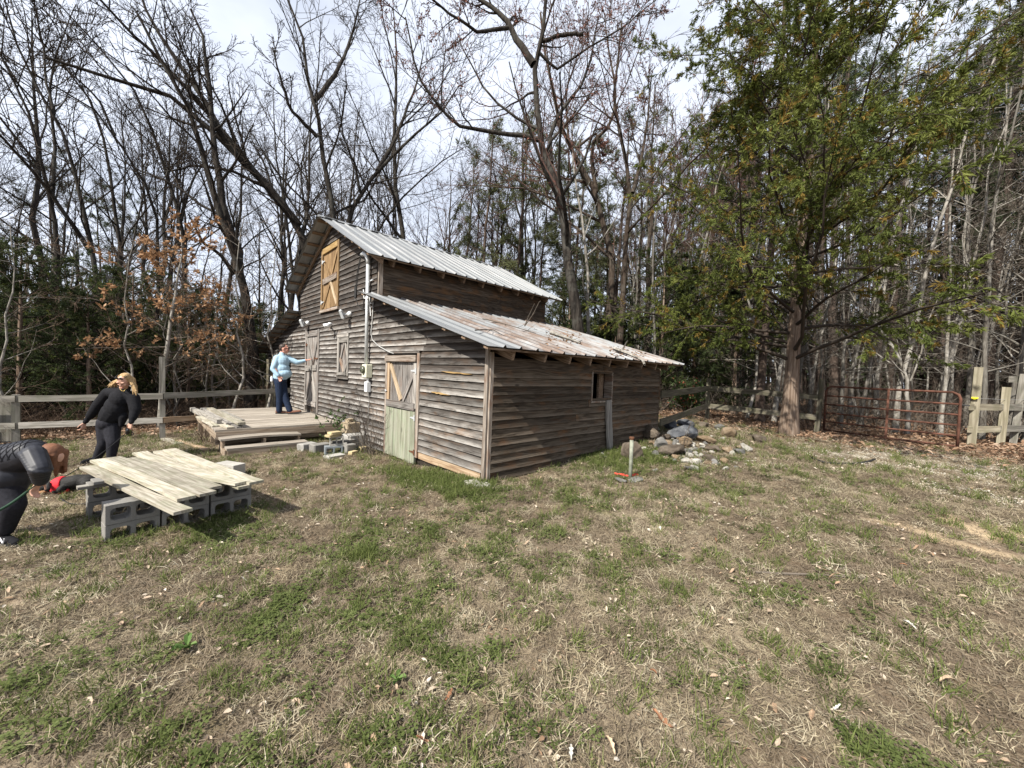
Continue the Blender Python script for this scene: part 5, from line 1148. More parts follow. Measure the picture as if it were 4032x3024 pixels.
M['tanfur'] = flat('tan_fur', (.22,.12,.06), .85, .2, 0, .3, 50); M['redcloth'] = flat('red_harness_cloth', (.55,.025,.035), .7, .2, 0, .15, 30)
M['whitelogo'] = flat('white_shoe_mark', (.75,.75,.76), .6); M['sole'] = flat('shoe_sole', (.03,.03,.03), .7); M['greenweb'] = flat('green_webbing', (.022,.05,.03), .8); M['lip'] = flat('lips', (.42,.16,.13), .5); M['gold'] = flat('gold_chain', (.55,.38,.12), .35, .5, .6)
def blob(name, mb, mat, parent, voxel=.012, smooth=4, org=(0, 0, 0), factor=.5):
    me = mb.mesh(name, M[mat], True); o = obj(name, me, parent)
    r = o.modifiers.new('remesh', 'REMESH'); r.mode = 'VOXEL'; r.voxel_size = voxel; r.use_smooth_shade = True
    if smooth: s = o.modifiers.new('smooth', 'SMOOTH'); s.factor = factor; s.iterations = smooth
    return o
def hand(mb, w, tip, side, curl=.4, sc=1.0):
    """palm, four unequal bent fingers, thumb leaving the side; w wrist, tip direction point, side vector"""
    w = Vector(w); d = (Vector(tip)-w).normalized(); s = Vector(side); s = (s-d*s.dot(d)).normalized(); n = d.cross(s)
    p = w+d*.05*sc
    for k in (-1.2, -.4, .4, 1.2): mb.cap(w+s*k*.011*sc, w+d*.085*sc+s*k*.018*sc, .014*sc, .0125*sc, 8)
    for k, L in ((-1.35, .055), (-.45, .07), (.45, .075), (1.35, .066)):
        a = w+d*.085*sc+s*k*.019*sc; b = a+d*L*.5*sc+n*L*curl*.35*sc; c = b+d*L*.45*sc*(1-curl)+n*L*curl*.9*sc
        mb.cap(a, b, .0095*sc, .009*sc, 8); mb.cap(b, c, .009*sc, .0075*sc, 8)
    t0 = w+d*.025*sc+s*.03*sc; t1 = t0+d*.032*sc+s*.028*sc+n*.01*sc; t2 = t1+d*.032*sc+s*.006*sc+n*.016*sc
    mb.cap(t0, t1, .0125*sc, .011*sc, 8); mb.cap(t1, t2, .0105*sc, .0085*sc, 8)
def head_parts(mb, c, fwd, up, sc=1.0, jaw=1.0):
    """skull, jaw, nose, ears, lips hint; c centre, fwd face direction"""
    c = Vector(c); f = Vector(fwd).normalized(); u = Vector(up); u = (u-f*u.dot(f)).normalized(); l = u.cross(f)
    R = Matrix((f, l, u)).transposed()
    mb.ell(c+u*.025*sc-f*.008*sc, (.098*sc, .077*sc, .092*sc), 0, 16, 12, R); mb.ell(c-u*.045*sc+f*.022*sc, (.072*sc, .06*sc*jaw, .07*sc), 0, 14, 10, R)
    mb.ell(c-u*.088*sc+f*.056*sc, (.027*sc, .032*sc*jaw, .024*sc), 0, 10, 8, R)                    # chin
    mb.cap(c+f*.088*sc+u*.012*sc, c+f*.108*sc-u*.026*sc, .011*sc, .015*sc, 8)                       # nose
    for s in (-1, 1):
        mb.ell(c+l*s*.078*sc-f*.008*sc-u*.012*sc, (.018*sc, .009*sc, .03*sc), 0, 8, 6, R); mb.ell(c+f*.07*sc+l*s*.04*sc-u*.022*sc, (.026*sc, .024*sc, .022*sc), 0, 8, 6, R); mb.ell(c+f*.078*sc+l*s*.035*sc+u*.032*sc, (.02*sc, .03*sc, .011*sc), 0, 8, 6, R)
    mb.ell(c+f*.082*sc-u*.060*sc, (.016*sc, .026*sc, .011*sc), 0, 8, 6, R)
    return f, l, u
def face_bits(par, c, f, l, u, sc=1.0, shades=None, lips=True):
    c = Vector(c)
    if shades != 'worn':
        e = MB()
        for s in (-1, 1): e.ell(c+f*.086*sc+l*s*.033*sc+u*.014*sc, (.010*sc, .013*sc, .008*sc), 0, 8, 6)
        e.build('eyes', M['darkhair'], par, True)
    R = Matrix((f, l, u)).transposed()
    if lips: MB().ell(c+f*.0965*sc-u*.060*sc, (.006*sc, .021*sc, .007*sc), 0, 10, 6, R).build('mouth', M['lip'], par, True)
    if shades:
        o = c+f*.100*sc+u*.016*sc if shades == 'worn' else c+f*.060*sc+u*.108*sc
        m = MB()
        for s in (-1, 1): m.ell(o+l*s*.035*sc, (.010*sc, .031*sc, .022*sc), 0, 12, 8, R); m.cap(o+l*s*.066*sc, o+l*s*.079*sc-f*.10*sc, .004, .003, 6)
        m.cap(o-l*.01*sc, o+l*.01*sc, .004, .004, 6); m.build('sunglasses', M['blackglass'], par, True)
def shoe(par, heel, toe, mat, wdt=.045, hgt=.05, name='shoe', sole='sole'):
    h = Vector(heel); t = Vector(toe); d = (t-h).normalized(); up = Vector((0, 0, 1))
    m = MB(); m.cap(h+up*.045+d*.03, h+d*.13+up*.038, wdt*.95, wdt*.92, 12); m.cap(h+d*.13+up*.036, t-d*.04+up*.028, wdt*.95, wdt*.75, 12); m.cap(h+d*.02+up*.05, h+d*.04+up*.11, .04, .038, 12)
    o = blob(name, m, mat, par, .009, 3)
    s = Vector((-d.y, d.x, 0)).normalized(); b = MB(); pr = [h-d*.01+s*.035, h-d*.012-s*.035, h+d*.12-s*.04, t-d*.05-s*.042, t-s*.015, t+s*.015, t-d*.05+s*.042, h+d*.12+s*.04]
    n = len(pr); b.add([p+up*.0 for p in pr]+[p+up*.024 for p in pr], [tuple(range(n-1, -1, -1)), tuple(range(n, 2*n))]+[(i, (i+1) % n, (i+1) % n+n, i+n) for i in range(n)]); b.build('sole', M[sole], o)
    return o
# camera-facing helper: joints were measured on sight lines, depth along the view axis in metres
def J(px, py, depth): return Vector(at_depth(px, py, depth))
VR, VF = Vector(RGT), Vector(FWD); UP = Vector((0, 0, 1))

# man on the deck
MD = 10.05; man = thing('person', 'man in a light blue pullover and jeans on the deck reaching for the tall door', 'person')
fdir = (VR*.92 + VF*.40); fdir.z = 0; fdir.normalize(); ldir = UP.cross(fdir)
def jm(px, py, dd=0.0): return J(px, py, MD+dd)
ftR = jm(1090, 1636); zoff = DZ-.012-ftR.z
def K_(px, py, dd=0.0): p = jm(px, py, dd); p.z += zoff; return p
hc = K_(1119, 1380); body = MB(); f, l, u = head_parts(body, hc, fdir*1.0+Vector((0, 0, -.05)), UP, 1.06, 1.15)
body.cap(K_(1111, 1402, .02), K_(1113, 1390, .01), .066, .062); body.ell(K_(1111, 1412), (.1, .12, .07), 0, 12, 8)
wR = K_(1096, 1488, -.22); hand(body, wR, K_(1106, 1507, -.20), fdir, .55); wL = K_(1206, 1424.5, .25); hand(body, wL, K_(1236, 1419, .31), UP*.2+VF, .25)
body.cap(K_(1093, 1480, -.22), wR, .036, .03); body.cap(K_(1196, 1427, .22), wL, .038, .031)
body.cap(K_(1111, 1412), K_(1109, 1440), .09, .1)
for a, b in ((K_(1093, 1480, -.22), K_(1080, 1450, -.2)), (K_(1080, 1450, -.2), K_(1088, 1420, -.1)), (K_(1196, 1427, .22), K_(1170, 1433, .15)), (K_(1170, 1433, .15), K_(1138, 1420, .1)), (K_(1088, 1420, -.1), K_(1111, 1420)), (K_(1138, 1420, .1), K_(1111, 1420))): body.cap(a, b, .032, .034, 8)
blob('body', body, 'skinred', man, .0075, 3); face_bits(man, hc, f, l, u, 1.06, 'worn', False)
hm = MB(); R = Matrix((f, l, u)).transposed(); hm.ell(hc+u*.055-f*.028, (.098, .086, .075), 0, 14, 10, R); hm.ell(hc+u*.02-f*.062, (.060, .080, .085), 0, 12, 8, R); blob('hair', hm, 'darkhair', man, .01, 2)
s = MB(); s.ell(K_(1109, 1432), (.17, .185, .20), 0, 16, 10); s.ell(K_(1108, 1458), (.20, .20, .17), 0, 16, 10); s.ell(K_(1113, 1476)+fdir*.02, (.205, .20, .14), 0, 16, 10); s.cap(K_(1104, 1492), K_(1106, 1478), .165, .17)
s.cap(K_(1090, 1417, -.11), K_(1079, 1446, -.2), .083, .07); s.cap(K_(1079, 1446, -.2), K_(1074, 1459, -.22), .07, .062); s.cap(K_(1074, 1459, -.22), K_(1094, 1484, -.225), .06, .046); s.cap(K_(1090, 1416, -.1), K_(1111, 1412), .085, .09)
s.cap(K_(1134, 1417, .1), K_(1170, 1433, .15), .083, .064); s.cap(K_(1170, 1433, .15), K_(1200, 1426, .235), .06, .043); s.cap(K_(1132, 1416, .1), K_(1111, 1412), .085, .09); s.cap(K_(1111, 1400), K_(1110, 1410), .074, .1)
blob('pullover', s, 'blueshirt', man, .011, 3)
MB().box((-.016, -.003, -.02), (.016, .003, .02), M=Matrix.Translation(K_(1133, 1426, -.08)+fdir*.05)).build('chest_mark', M['denim'], man)
tr = MB(); tr.ell(K_(1103, 1502), (.155, .165, .12), 0, 14, 10); tr.cap(K_(1099, 1512, -.07), K_(1101, 1570, -.07), .112, .082); tr.cap(K_(1101, 1570, -.07), K_(1099, 1622, -.05), .08, .07)
tr.cap(K_(1110, 1512, .06), K_(1122, 1570, .0), .112, .085); tr.cap(K_(1122, 1570, .0), K_(1141, 1621, -.02), .083, .072); blob('jeans', tr, 'denim', man, .011, 3)
h1 = K_(1087, 1637, -.05); h1.z = DZ+.003; t1 = h1+fdir*.30; shoe(man, h1, t1, 'leather'); h2 = K_(1136, 1638, -.04); h2.z = DZ+.003; shoe(man, h2, h2+fdir*.30+Vector((0, 0, .05)), 'leather')
tag(MB().cap(K_(1069, 1492, -.12), K_(1070, 1505, -.14), .028, .034, 8).build('white_cloth', M['whitemetal'], None, True), 'white cloth hanging from the back pocket of the man on the deck', 'cloth')

# woman in black with the leash
WD = 6.42; wom = thing('person', 'blond woman in a black sweater and trousers looking down with sunglasses on her head', 'person')
hc = J(491, 1500, WD-.08); uh = (UP*.93+VR*.12-VF*.28).normalized(); body = MB(); f, l, u = head_parts(body, hc, -VF*.72+VR*.02-UP*.62, uh, .98, .94)
body.cap(J(484, 1536, WD), J(489, 1516, WD-.03), .056, .05)
wA = J(333, 1664, WD+.02); hand(body, wA, J(327, 1690, WD), -VF, .75); wB = J(517, 1664, WD-.12); hand(body, wB, J(510, 1690, WD-.13), -VR, .8)
for a, b, r in ((wA, J(355, 1620, WD+.05), .03), (J(355, 1620, WD+.05), J(424, 1545, WD+.02), .04), (J(424, 1545, WD+.02), J(484, 1545, WD), .05), (wB, J(532, 1620, WD-.05), .03), (J(532, 1620, WD-.05), J(531, 1562, WD), .04), (J(531, 1562, WD), J(484, 1545, WD), .05)): body.cap(a, b, r*.85, r, 8)
blob('body', body, 'skin', wom, .0075, 3); face_bits(wom, hc, f, l, u, .98, 'up'); R = Matrix((f, l, u)).transposed()
hm = MB(); hm.ell(hc+u*.042-f*.032, (.092, .083, .078), 0, 14, 10, R); hm.ell(hc-f*.05, (.06, .082, .10), 0, 12, 8, R); hr = random.Random(3)
for i in range(44):                                           # loose strands from the parting down to both shoulders
    s_ = 1 if i % 2 else -1; q = hr.random(); st = hc+u*(.105-.03*q)-f*(.0+.075*q)+l*s_*(.012+.03*hr.random()); md = hc+l*s_*(.088+.012*hr.random())-f*(-.015+.09*q)-u*.0
    if s_*(l.dot(VR)) < 0: e = J(446+hr.uniform(-24, 22), 1521+hr.uniform(-9, 9), WD-.06+.14*q)
    else: e = J(534+hr.uniform(-12, 10), 1546+hr.uniform(-16, 14), WD-.10+.14*q)
    m2 = md.lerp(e, .5)+(VR*(.015*s_*(1 if l.dot(VR) > 0 else -1)))
    hm.cap(st, md, .018, .017, 6); hm.cap(md, m2, .017, .015, 6); hm.cap(m2, e, .015, .006, 6)
blob('hair', hm, 'blond', wom, .006, 1)
MB().tube([J(472, 1531, WD-.09), J(480, 1539, WD-.11), J(488, 1540, WD-.11), J(496, 1531, WD-.09)], .0045, 5).build('necklace', M['gold'], wom)
s = MB(); s.ell(J(476, 1572, WD), (.18, .15, .17), 0, 16, 10); s.ell(J(462, 1604, WD), (.185, .165, .2), 0, 16, 10); s.cap(J(452, 1622, WD), J(440, 1640, WD), .175, .168); s.cap(J(484, 1538, WD), J(481, 1552, WD), .078, .13)
s.cap(J(430, 1548, WD+.03), J(484, 1546, WD), .085, .1); s.cap(J(525, 1566, WD), J(482, 1550, WD), .085, .1)
s.cap(J(428, 1548, WD+.03), J(386, 1597, WD+.05), .095, .085); s.cap(J(386, 1597, WD+.05), J(356, 1637, WD+.04), .083, .062); s.cap(J(352, 1640, WD+.04), J(336, 1662, WD+.02), .044, .036)
s.cap(J(526, 1568, WD), J(533, 1614, WD-.04), .088, .08); s.cap(J(533, 1614, WD-.04), J(523, 1646, WD-.09), .075, .055); s.cap(J(522, 1646, WD-.09), J(517, 1663, WD-.12), .042, .036)
s.cap(J(486, 1640, WD-.02), J(478, 1674, WD-.03), .07, .035); blob('sweater', s, 'blackknit', wom, .012, 3)
ga = Hs(*(J(390, 1800, WD)[:2])); tr = MB(); tr.ell(J(426, 1665, WD), (.17, .15, .14), 0, 14, 10); a1 = J(376, 1815, WD+.02); a2 = J(437, 1812, WD-.05)
tr.cap(J(416, 1675, WD), J(410, 1745, WD-.02), .125, .085); tr.cap(J(410, 1745, WD-.02), a1, .085, .055); tr.cap(J(441, 1675, WD), J(445, 1742, WD-.06), .12, .085); tr.cap(J(445, 1742, WD-.06), a2, .085, .055); blob('trousers', tr, 'blackcloth', wom, .012, 3)
toe = -VF*.75-VR*.2; toe.z = 0; toe.normalize()
for a in (a1, a2): h = Vector((a.x, a.y, Hs(a.x, a.y)+.0))-toe*.06; shoe(wom, h, h+toe*.25, 'blackknit')
for a in (a1, a2): pass
hd = J(503, 1699, WD-.16)
lh = thing('dog_leash_reel', 'black retractable leash reel and olive bag pouch in the hand of the blond woman', 'leash reel'); mm = MB(); mm.ell(hd, (.05, .03, .065), 0, 12, 8, Matrix.Rotation(.5, 3, 'Y')); blob('reel', mm, 'blackglass', lh, .008, 2)
M['olive'] = flat('olive_pouch', (.09,.10,.03), .8); mm = MB(); mm.cap(J(511, 1697, WD-.14), J(510, 1712, WD-.14), .026, .028, 10); mm.build('pouch', M['olive'], lh, True)
mm = MB(); mm.tube([J(516, 1700, WD-.14), J(524, 1704, WD-.14), J(527, 1711, WD-.14), J(520, 1713, WD-.14), J(515, 1706, WD-.14)], .007, 6); mm.build('loop', M['blackcable'], lh)

M['quiltseam'] = flat('quilt_seam', (.006,.006,.008), .8, .1)
def resample_line(p, n): return [tuple(v) for v in resample([tuple(x) for x in p], n)]
# woman bending down at the left edge
BD = 3.55; ben = thing('person', 'red-haired woman in a black quilted coat bending down over the dog', 'person')
def B_(px, py, dd=0.0): return J(px, py, BD+dd)
hc = B_(196, 1800, .06); body = MB(); f, l, u = head_parts(body, hc, (VR*.35-UP*.9+VF*.15), (VR*.9+UP*.35), .98, .95)
hip = B_(-6, 1852); sh = B_(150, 1795); body.cap(sh, hc-u*.06, .06, .05); wA = B_(157, 1896, -.12); hand(body, wA, B_(146, 1912, -.12), VF, .7)
for a, b, r in ((wA, B_(160, 1845, -.16), .03), (B_(160, 1845, -.16), B_(135, 1800, -.13), .042), (B_(135, 1800, -.13), sh, .05), (sh, hip, .09)): body.cap(a, b, r*.9, r, 8)
blob('body', body, 'skin', ben, .008, 3)
hm = MB(); hm.ell(hc-f*.03+u*.02, (.10, .098, .10), 0, 14, 10, Matrix((f, l, u)).transposed())
for i in range(9): a = hc+l*rnd.uniform(-.07, .07)+u*rnd.uniform(.02, .085); hm.cap(a, a-UP*rnd.uniform(.10, .2)+VR*rnd.uniform(-.0, .04), .034, .012, 8)
blob('hair', hm, 'redhair', ben, .009, 1)
c = MB(); c.cap(B_(10, 1818), B_(118, 1786), .16, .135, 16); c.cap(B_(-60, 1850), B_(10, 1830), .19, .17, 16); c.ell(B_(20, 1880), (.19, .19, .16), 0, 14, 10); c.cap(B_(-10, 1900), B_(50, 1915), .18, .10, 12)
c.cap(B_(128, 1790), B_(158, 1786), .115, .07, 14); coat = blob('coat', c, 'quilt', ben, .012, 3)
sl = MB()
for i in range(7):                                            # down sleeve: stitched rings
    t = i/6; p = B_(132, 1790, -.13).lerp(B_(158, 1846, -.18), t); sl.ell(p, (.094-.012*t, .094-.012*t, .036), 0, 14, 8, Matrix.Rotation(.35, 3, VF))
for i in range(5):
    t = i/4; p = B_(159, 1856, -.18).lerp(B_(160, 1892, -.13), t); sl.ell(p, (.074-.018*t, .074-.018*t, .027), 0, 14, 8)
sl.cap(B_(132, 1790, -.13), B_(158, 1846, -.18), .085, .072); sl.cap(B_(158, 1846, -.18), B_(160, 1892, -.13), .066, .05); blob('sleeve', sl, 'quilt', ben, .007, 0)
q = MB()                                                      # quilting seams raised as a diamond grid over the back
for i in range(9):
    for sgn in (1, -1):
        pts = []
        for j in range(7):
            s_ = i/8*1.2-.1; a_ = j/6; ax = s_+sgn*(a_-.5)*.5; P = B_(-20, 1826).lerp(B_(128, 1784), ax); ang = math.radians(-35+135*a_); rr = .182-.028*ax
            n_ = (UP*math.cos(ang)-VF*math.sin(ang)); pts.append(P+n_*rr)
        q.tube(resample_line(pts, 14), .0045, 4)
qo = q.build('quilting', M['quiltseam'], ben); sw = qo.modifiers.new('wrap', 'SHRINKWRAP'); sw.target = coat; sw.offset = .0025; sw.wrap_mode = 'ABOVE_SURFACE'
tr = MB(); tr.cap(B_(0, 1880, -.02), B_(52, 1985, -.06), .135, .085, 14); tr.cap(B_(52, 1985, -.06), B_(22, 2085, -.02), .088, .06, 14); tr.cap(B_(-30, 1880, .15), B_(8, 1985, .12), .13, .085, 14); tr.cap(B_(8, 1985, .12), B_(-30, 2070, .15), .085, .06, 14); blob('trousers', tr, 'blackcloth', ben, .011, 3)
an = B_(18, 2095, -.02); td = (VR*.95-VF*.25); td.z = 0; td.normalize(); h = Vector((an.x, an.y, Hs(an.x, an.y)+.005))-td*.06; shoe(ben, h, h+td*.26, 'blackknit')
sd = Vector((td.y, -td.x, 0)); sd = sd if sd.dot(VF) < 0 else -sd; o_ = h+td*.10+sd*.0505+UP*.035
def stroke(m, a, b): m.tube([a, b], .006, 4)
m = MB(); k1, k2, k3, k4 = o_, o_+td*.012+UP*.045, o_+td*.058+UP*.002, o_+td*.072+UP*.045
stroke(m, k1, k2); stroke(m, k2, k3); stroke(m, k3, k4); m.build('shoe_letter', M['whitelogo'], ben)
an = B_(-30, 2075, .15); h = Vector((an.x, an.y, Hs(an.x, an.y)+.005))-td*.06; shoe(ben, h, h+td*.26, 'blackknit')

# dog
DD = 4.95; dog = thing('dog', 'black and tan dog in a red harness crouching with its nose in the grass', 'dog')
def D_(px, py, dd=0.0): return J(px, py, DD+dd)
b = MB(); b.cap(D_(238, 1912), D_(300, 1896, .04), .095, .088, 14); b.cap(D_(300, 1896, .04), D_(352, 1893, .1), .09, .085, 14); b.ell(D_(345, 1897, .08), (.1, .1, .09), 0, 12, 8)
b.cap(D_(232, 1910), D_(196, 1916, -.03), .07, .062, 12); b.ell(D_(182, 1915, -.04), (.07, .066, .062), 0, 12, 8); b.cap(D_(170, 1922, -.06), D_(146, 1938, -.08), .043, .028, 10)
for s_ in (-.07, .06): b.cap(D_(192, 1903, s_-.04), D_(186, 1926, s_*1.6-.05), .02, .03, 8)
def leg(px1, py1, pxk, pyk, pxf, dd, r=.04):
    a = D_(px1, py1, dd); k = D_(pxk, pyk, dd); fo = D_(pxf, 1950, dd); g_ = Hs(fo.x, fo.y); fo.z = g_+.022; k.z = max(k.z, g_+.06); b.cap(a, k, r*1.4, r*.8, 10); b.cap(k, fo, r*.8, r*.6, 10); b.cap(fo, fo-VR*.05, .024, .02, 8)
leg(238, 1925, 236, 1942, 226, -.08); leg(244, 1922, 246, 1940, 238, .10); leg(345, 1905, 366, 1915, 352, -.06, .05); leg(352, 1902, 372, 1910, 362, .16, .05)
b.cap(D_(366, 1890, .12), D_(395, 1880, .16), .025, .012, 8); blob('body', b, 'darkfur', dog, .010, 2)
m = MB(); m.ell(D_(150, 1940, -.10), (.036, .03, .022), 0, 10, 6); m.cap(D_(160, 1940, -.10), D_(176, 1936, -.115), .025, .02, 8); blob('muzzle_patch', m, 'tanfur', dog, .008, 2)
m = MB(); m.tube([D_(228, 1912), D_(244, 1909, .0), D_(256, 1907, .01)], [.102, .112, .104], 16); m.cap(D_(222, 1925, -.02), D_(250, 1930, -.04), .06, .06, 10); blob('harness', m, 'redcloth', dog, .010, 2)
MB().ell(D_(236, 1888, -.0), (.025, .02, .02), 0, 8, 6).build('buckle', M['whitemetal'], dog)
# leashes and a red stuff toy line
def sag(a, c, n=8, s=.04):
    return [Vector(a).lerp(Vector(c), i/n)-UP*s*math.sin(math.pi*i/n) for i in range(n+1)]
tag(MB().tube(sag(hd, D_(238, 1886), 10, .05), .006, 6).build('leash', M['blackcable'], None, True), 'thin black leash running from the blond woman to the dog', 'leash')
tag(MB().tube(sag(B_(-60, 2035, -.45), B_(108, 1935, -.2), 8, .02), .011, 4).tube(sag(B_(108, 1935, -.2), wA+VR*0, 3, .0), .006, 4).build('leash', M['greenweb'], None, True), 'green webbing leash of the bending woman', 'leash')
gp_ = [ground_at(x, y, .012) for x, y in ((232, 1955), (250, 1972), (275, 1983), (305, 1985), (340, 1983))]
tag(MB().tube([tuple(q) for q in gp_], .006, 5).build('leash', M['blackcable']), 'loose black leash end trailing on the grass under the dog', 'leash')
# ------------------------------------------------------------------ ground: one sheet to the horizon
def axis_pts(c, near, step, far):
    a = [0.0]; s = step
    while a[-1] < far:
        if a[-1] > near: s *= 1.16
        a.append(a[-1]+s)
    a = np.array(a); return np.concatenate([c-a[:0:-1], c+a])
gx = axis_pts(-1.0, 12, .14, 420); gy = axis_pts(2.0, 9, .14, 420)
X, Y = np.meshgrid(gx, gy, indexing='ij')
def vnoise(x, y, sc, seed):
    """smooth value noise"""
    g = np.random.default_rng(seed); T = g.random((256, 256)); u = x/sc+100; v = y/sc+100; i = np.floor(u).astype(int); j = np.floor(v).astype(int); a = u-i; b = v-j; a = a*a*(3-2*a); b = b*b*(3-2*b)
    t = lambda p, q: T[p % 256, q % 256]
    return t(i, j)*(1-a)*(1-b)+t(i+1, j)*a*(1-b)+t(i, j+1)*(1-a)*b+t(i+1, j+1)*a*b
def fbm(x, y, sc, seed): return .5*vnoise(x, y, sc, seed)+.3*vnoise(x, y, sc*.45, seed+1)+.2*vnoise(x, y, sc*.2, seed+2)
Z = np.empty_like(X)
for i in range(len(gx)): Z[i] = H(X[i], Y[i])
r_ = np.hypot(X+1, Y-2); Z += (fbm(X, Y, .9, 1)-.5)*.05*np.clip(1-r_/60, 0, 1) - .006
# masks of what lies on the ground, from measured spots (x, y, radius, strength)
def spots(x, y, L, soft=.35):
    m = np.zeros_like(x)
    for (px_, py_, rr, w) in L: m = np.maximum(m, w*np.clip((1.25-np.hypot((x-px_)/rr[0], (y-py_)/rr[1]))/soft, 0, 1))
    return m
def G2(px_, py_): p = ground_at(px_, py_); return float(p[0]), float(p[1])
def spot(px_, py_, rx, ry, w=1): return (*G2(px_, py_), (rx, ry), w)
GREEN = [spot(1700, 1890, .9, .35), spot(1840, 1920, .6, .4), spot(1540, 1850, .5, .2, .7), spot(2380, 1800, .8, .5), spot(2560, 1790, .6, .6), spot(1430, 2180, .12, .1), spot(2120, 2080, .3, .2, .8), spot(2300, 1990, .35, .2, .6), spot(1500, 2070, .3, .2, .7), spot(1950, 2170, .25, .2, .6), spot(1050, 2470, .22, .16, .7), spot(1700, 2550, .3, .15, .6), spot(860, 2060, .35, .25, .8), spot(520, 2120, .3, .2, .7), spot(3560, 3000, .15, .1), spot(2890, 1670, .25, .3)]
SAND = [spot(3900, 2080, .55, .25), spot(3990, 2130, .45, .2), spot(3560, 2070, .3, .1, .8), spot(3850, 2160, .4, .12, .9)]
GRAV = [spot(3480, 1815, 1.3, 1.1), spot(3800, 1860, 1.2, .9, .95), spot(3250, 1780, .8, .7, .8), spot(3650, 1800, 1.2, .9, .95), spot(3880, 1950, .9, .5, .7), spot(2620, 1790, .9, .7, .6), spot(2900, 1800, .8, .5, .45)]
PALE = [spot(2620, 2080, .7, .5), spot(2100, 2230, .7, .4, .8), spot(2750, 2140, .5, .35, .9), spot(2900, 2400, .6, .35, .7), spot(3150, 2750, .6, .3, .7)]
WOODS_IN = np.array([in_yard(x, y) for x, y in zip(X.ravel(), Y.ravel())]).reshape(X.shape)
def woods_mask(x, y):
    f = np.clip((y-8.2-.12*x)/1.6, 0, 1)*(x > -3); f = np.maximum(f, np.clip((-9.2-x)/1.2, 0, 1)); f = np.maximum(f, np.clip((y-6)/1.5, 0, 1)*(x <= -3)); return f
def masks(x, y):
    n1 = fbm(x, y, .75, 10); n2 = fbm(x, y, .3, 20)
    gr = np.clip(spots(x, y, GREEN, .6)*(.5+n2) + np.clip((n1*.6+n2*.4-.47)*3.5, 0, 1)*.5*np.clip(1-(x-2)/5, .3, 1), 0, 1)
    sa = spots(x, y, SAND, .5)*np.clip((n2-.25)*4, 0, 1); gv = spots(x, y, GRAV, .7)*np.clip((n2-.3)*4, .1, 1); pa = np.clip(spots(x, y, PALE, .8)*(.4+n2)+np.clip((fbm(x, y, 1.0, 30)-.52)*4, 0, .7), 0, 1)
    w = woods_mask(x, y); lf = np.clip(w*.9+np.clip((fbm(x, y, 2.2, 40)-.6)*4, 0, .4)+np.clip((y-7.0)/3, 0, .6)*(x > 0), 0, 1)
    return gr*(1-w*.8), sa, gv, pa, lf
nx_, ny_ = X.shape; idx = np.arange(nx_*ny_).reshape(nx_, ny_)
F = np.stack([idx[:-1, :-1], idx[1:, :-1], idx[1:, 1:], idx[:-1, 1:]], -1).reshape(-1, 4)
t = NT('lawn_soil', .95, .1); vec = t.coord((1, 1, 1), rand=False)
def at_(nm): a = t.new('ShaderNodeAttribute'); a.attribute_name = nm; return a.outputs['Fac']
n1 = t.noise(vec, 9, 6, .7); n2 = t.noise(vec, 45, 5, .7); n3 = t.noise(vec, 2.2, 5, .6)
soil = t.ramp(t.math('ADD', t.math('MULTIPLY', n1, .5), t.math('MULTIPLY', n2, .5)), [(.36, (.085,.060,.038)), (.5, (.165,.125,.085)), (.62, (.27,.215,.145))])
grn = t.ramp(n2, [(.35, (.055,.075,.02)), (.6, (.13,.155,.05))])
c = t.mix(t.ramp(t.math('ADD', at_('green'), t.math('MULTIPLY', t.math('SUBTRACT', n3, .5), .6)), [(.2, 0.0), (.8, .8)]), soil, grn)
c = t.mix(t.math('MULTIPLY', at_('pale'), .6), c, t.ramp(n2, [(.3, (.22,.175,.11)), (.65, (.42,.355,.255))]))
vo = t.new('ShaderNodeTexVoronoi'); vo.inputs['Scale'].default_value = 17; t.L(vec, vo.inputs['Vector'])
lit = t.ramp(vo.outputs['Color'], [(.2, (.10,.065,.042)), (.5, (.21,.145,.10)), (.8, (.37,.29,.215))])
c = t.mix(t.math('MULTIPLY', at_('leaf'), t.ramp(n1, [(.35, .5), (.55, 1.0)])), c, lit)
c = t.mix(at_('sand'), c, t.ramp(n1, [(.3, (.45,.33,.20)), (.7, (.60,.47,.31))])); c = t.mix(t.math('MULTIPLY', at_('gravel'), t.ramp(n2, [(.45, 0.0), (.6, .6)])), c, (.36, .33, .27))
t.color(c); t.bump(t.math('ADD', n1, n2), .9, .03)
me = mesh_np('ground', np.stack([X, Y, Z], -1).reshape(-1, 3), F, t.m, None, True)
gr, sa, gv, pa, lf = masks(X, Y)
for nm, a in (('green', gr), ('sand', sa), ('gravel', gv), ('pale', pa), ('leaf', lf)):
    at = me.attributes.new(nm, 'FLOAT', 'POINT'); at.data.foreach_set('value', a.ravel().astype(np.float32))
tag(obj('ground', me), None, None, None, 'structure')
# ground heights with the fine relief, for whatever is scattered on it
def HZ(x, y): return H(x, y)+(fbm(x, y, .9, 1)-.5)*.05*np.clip(1-np.hypot(x+1, y-2)/60, 0, 1)-.006

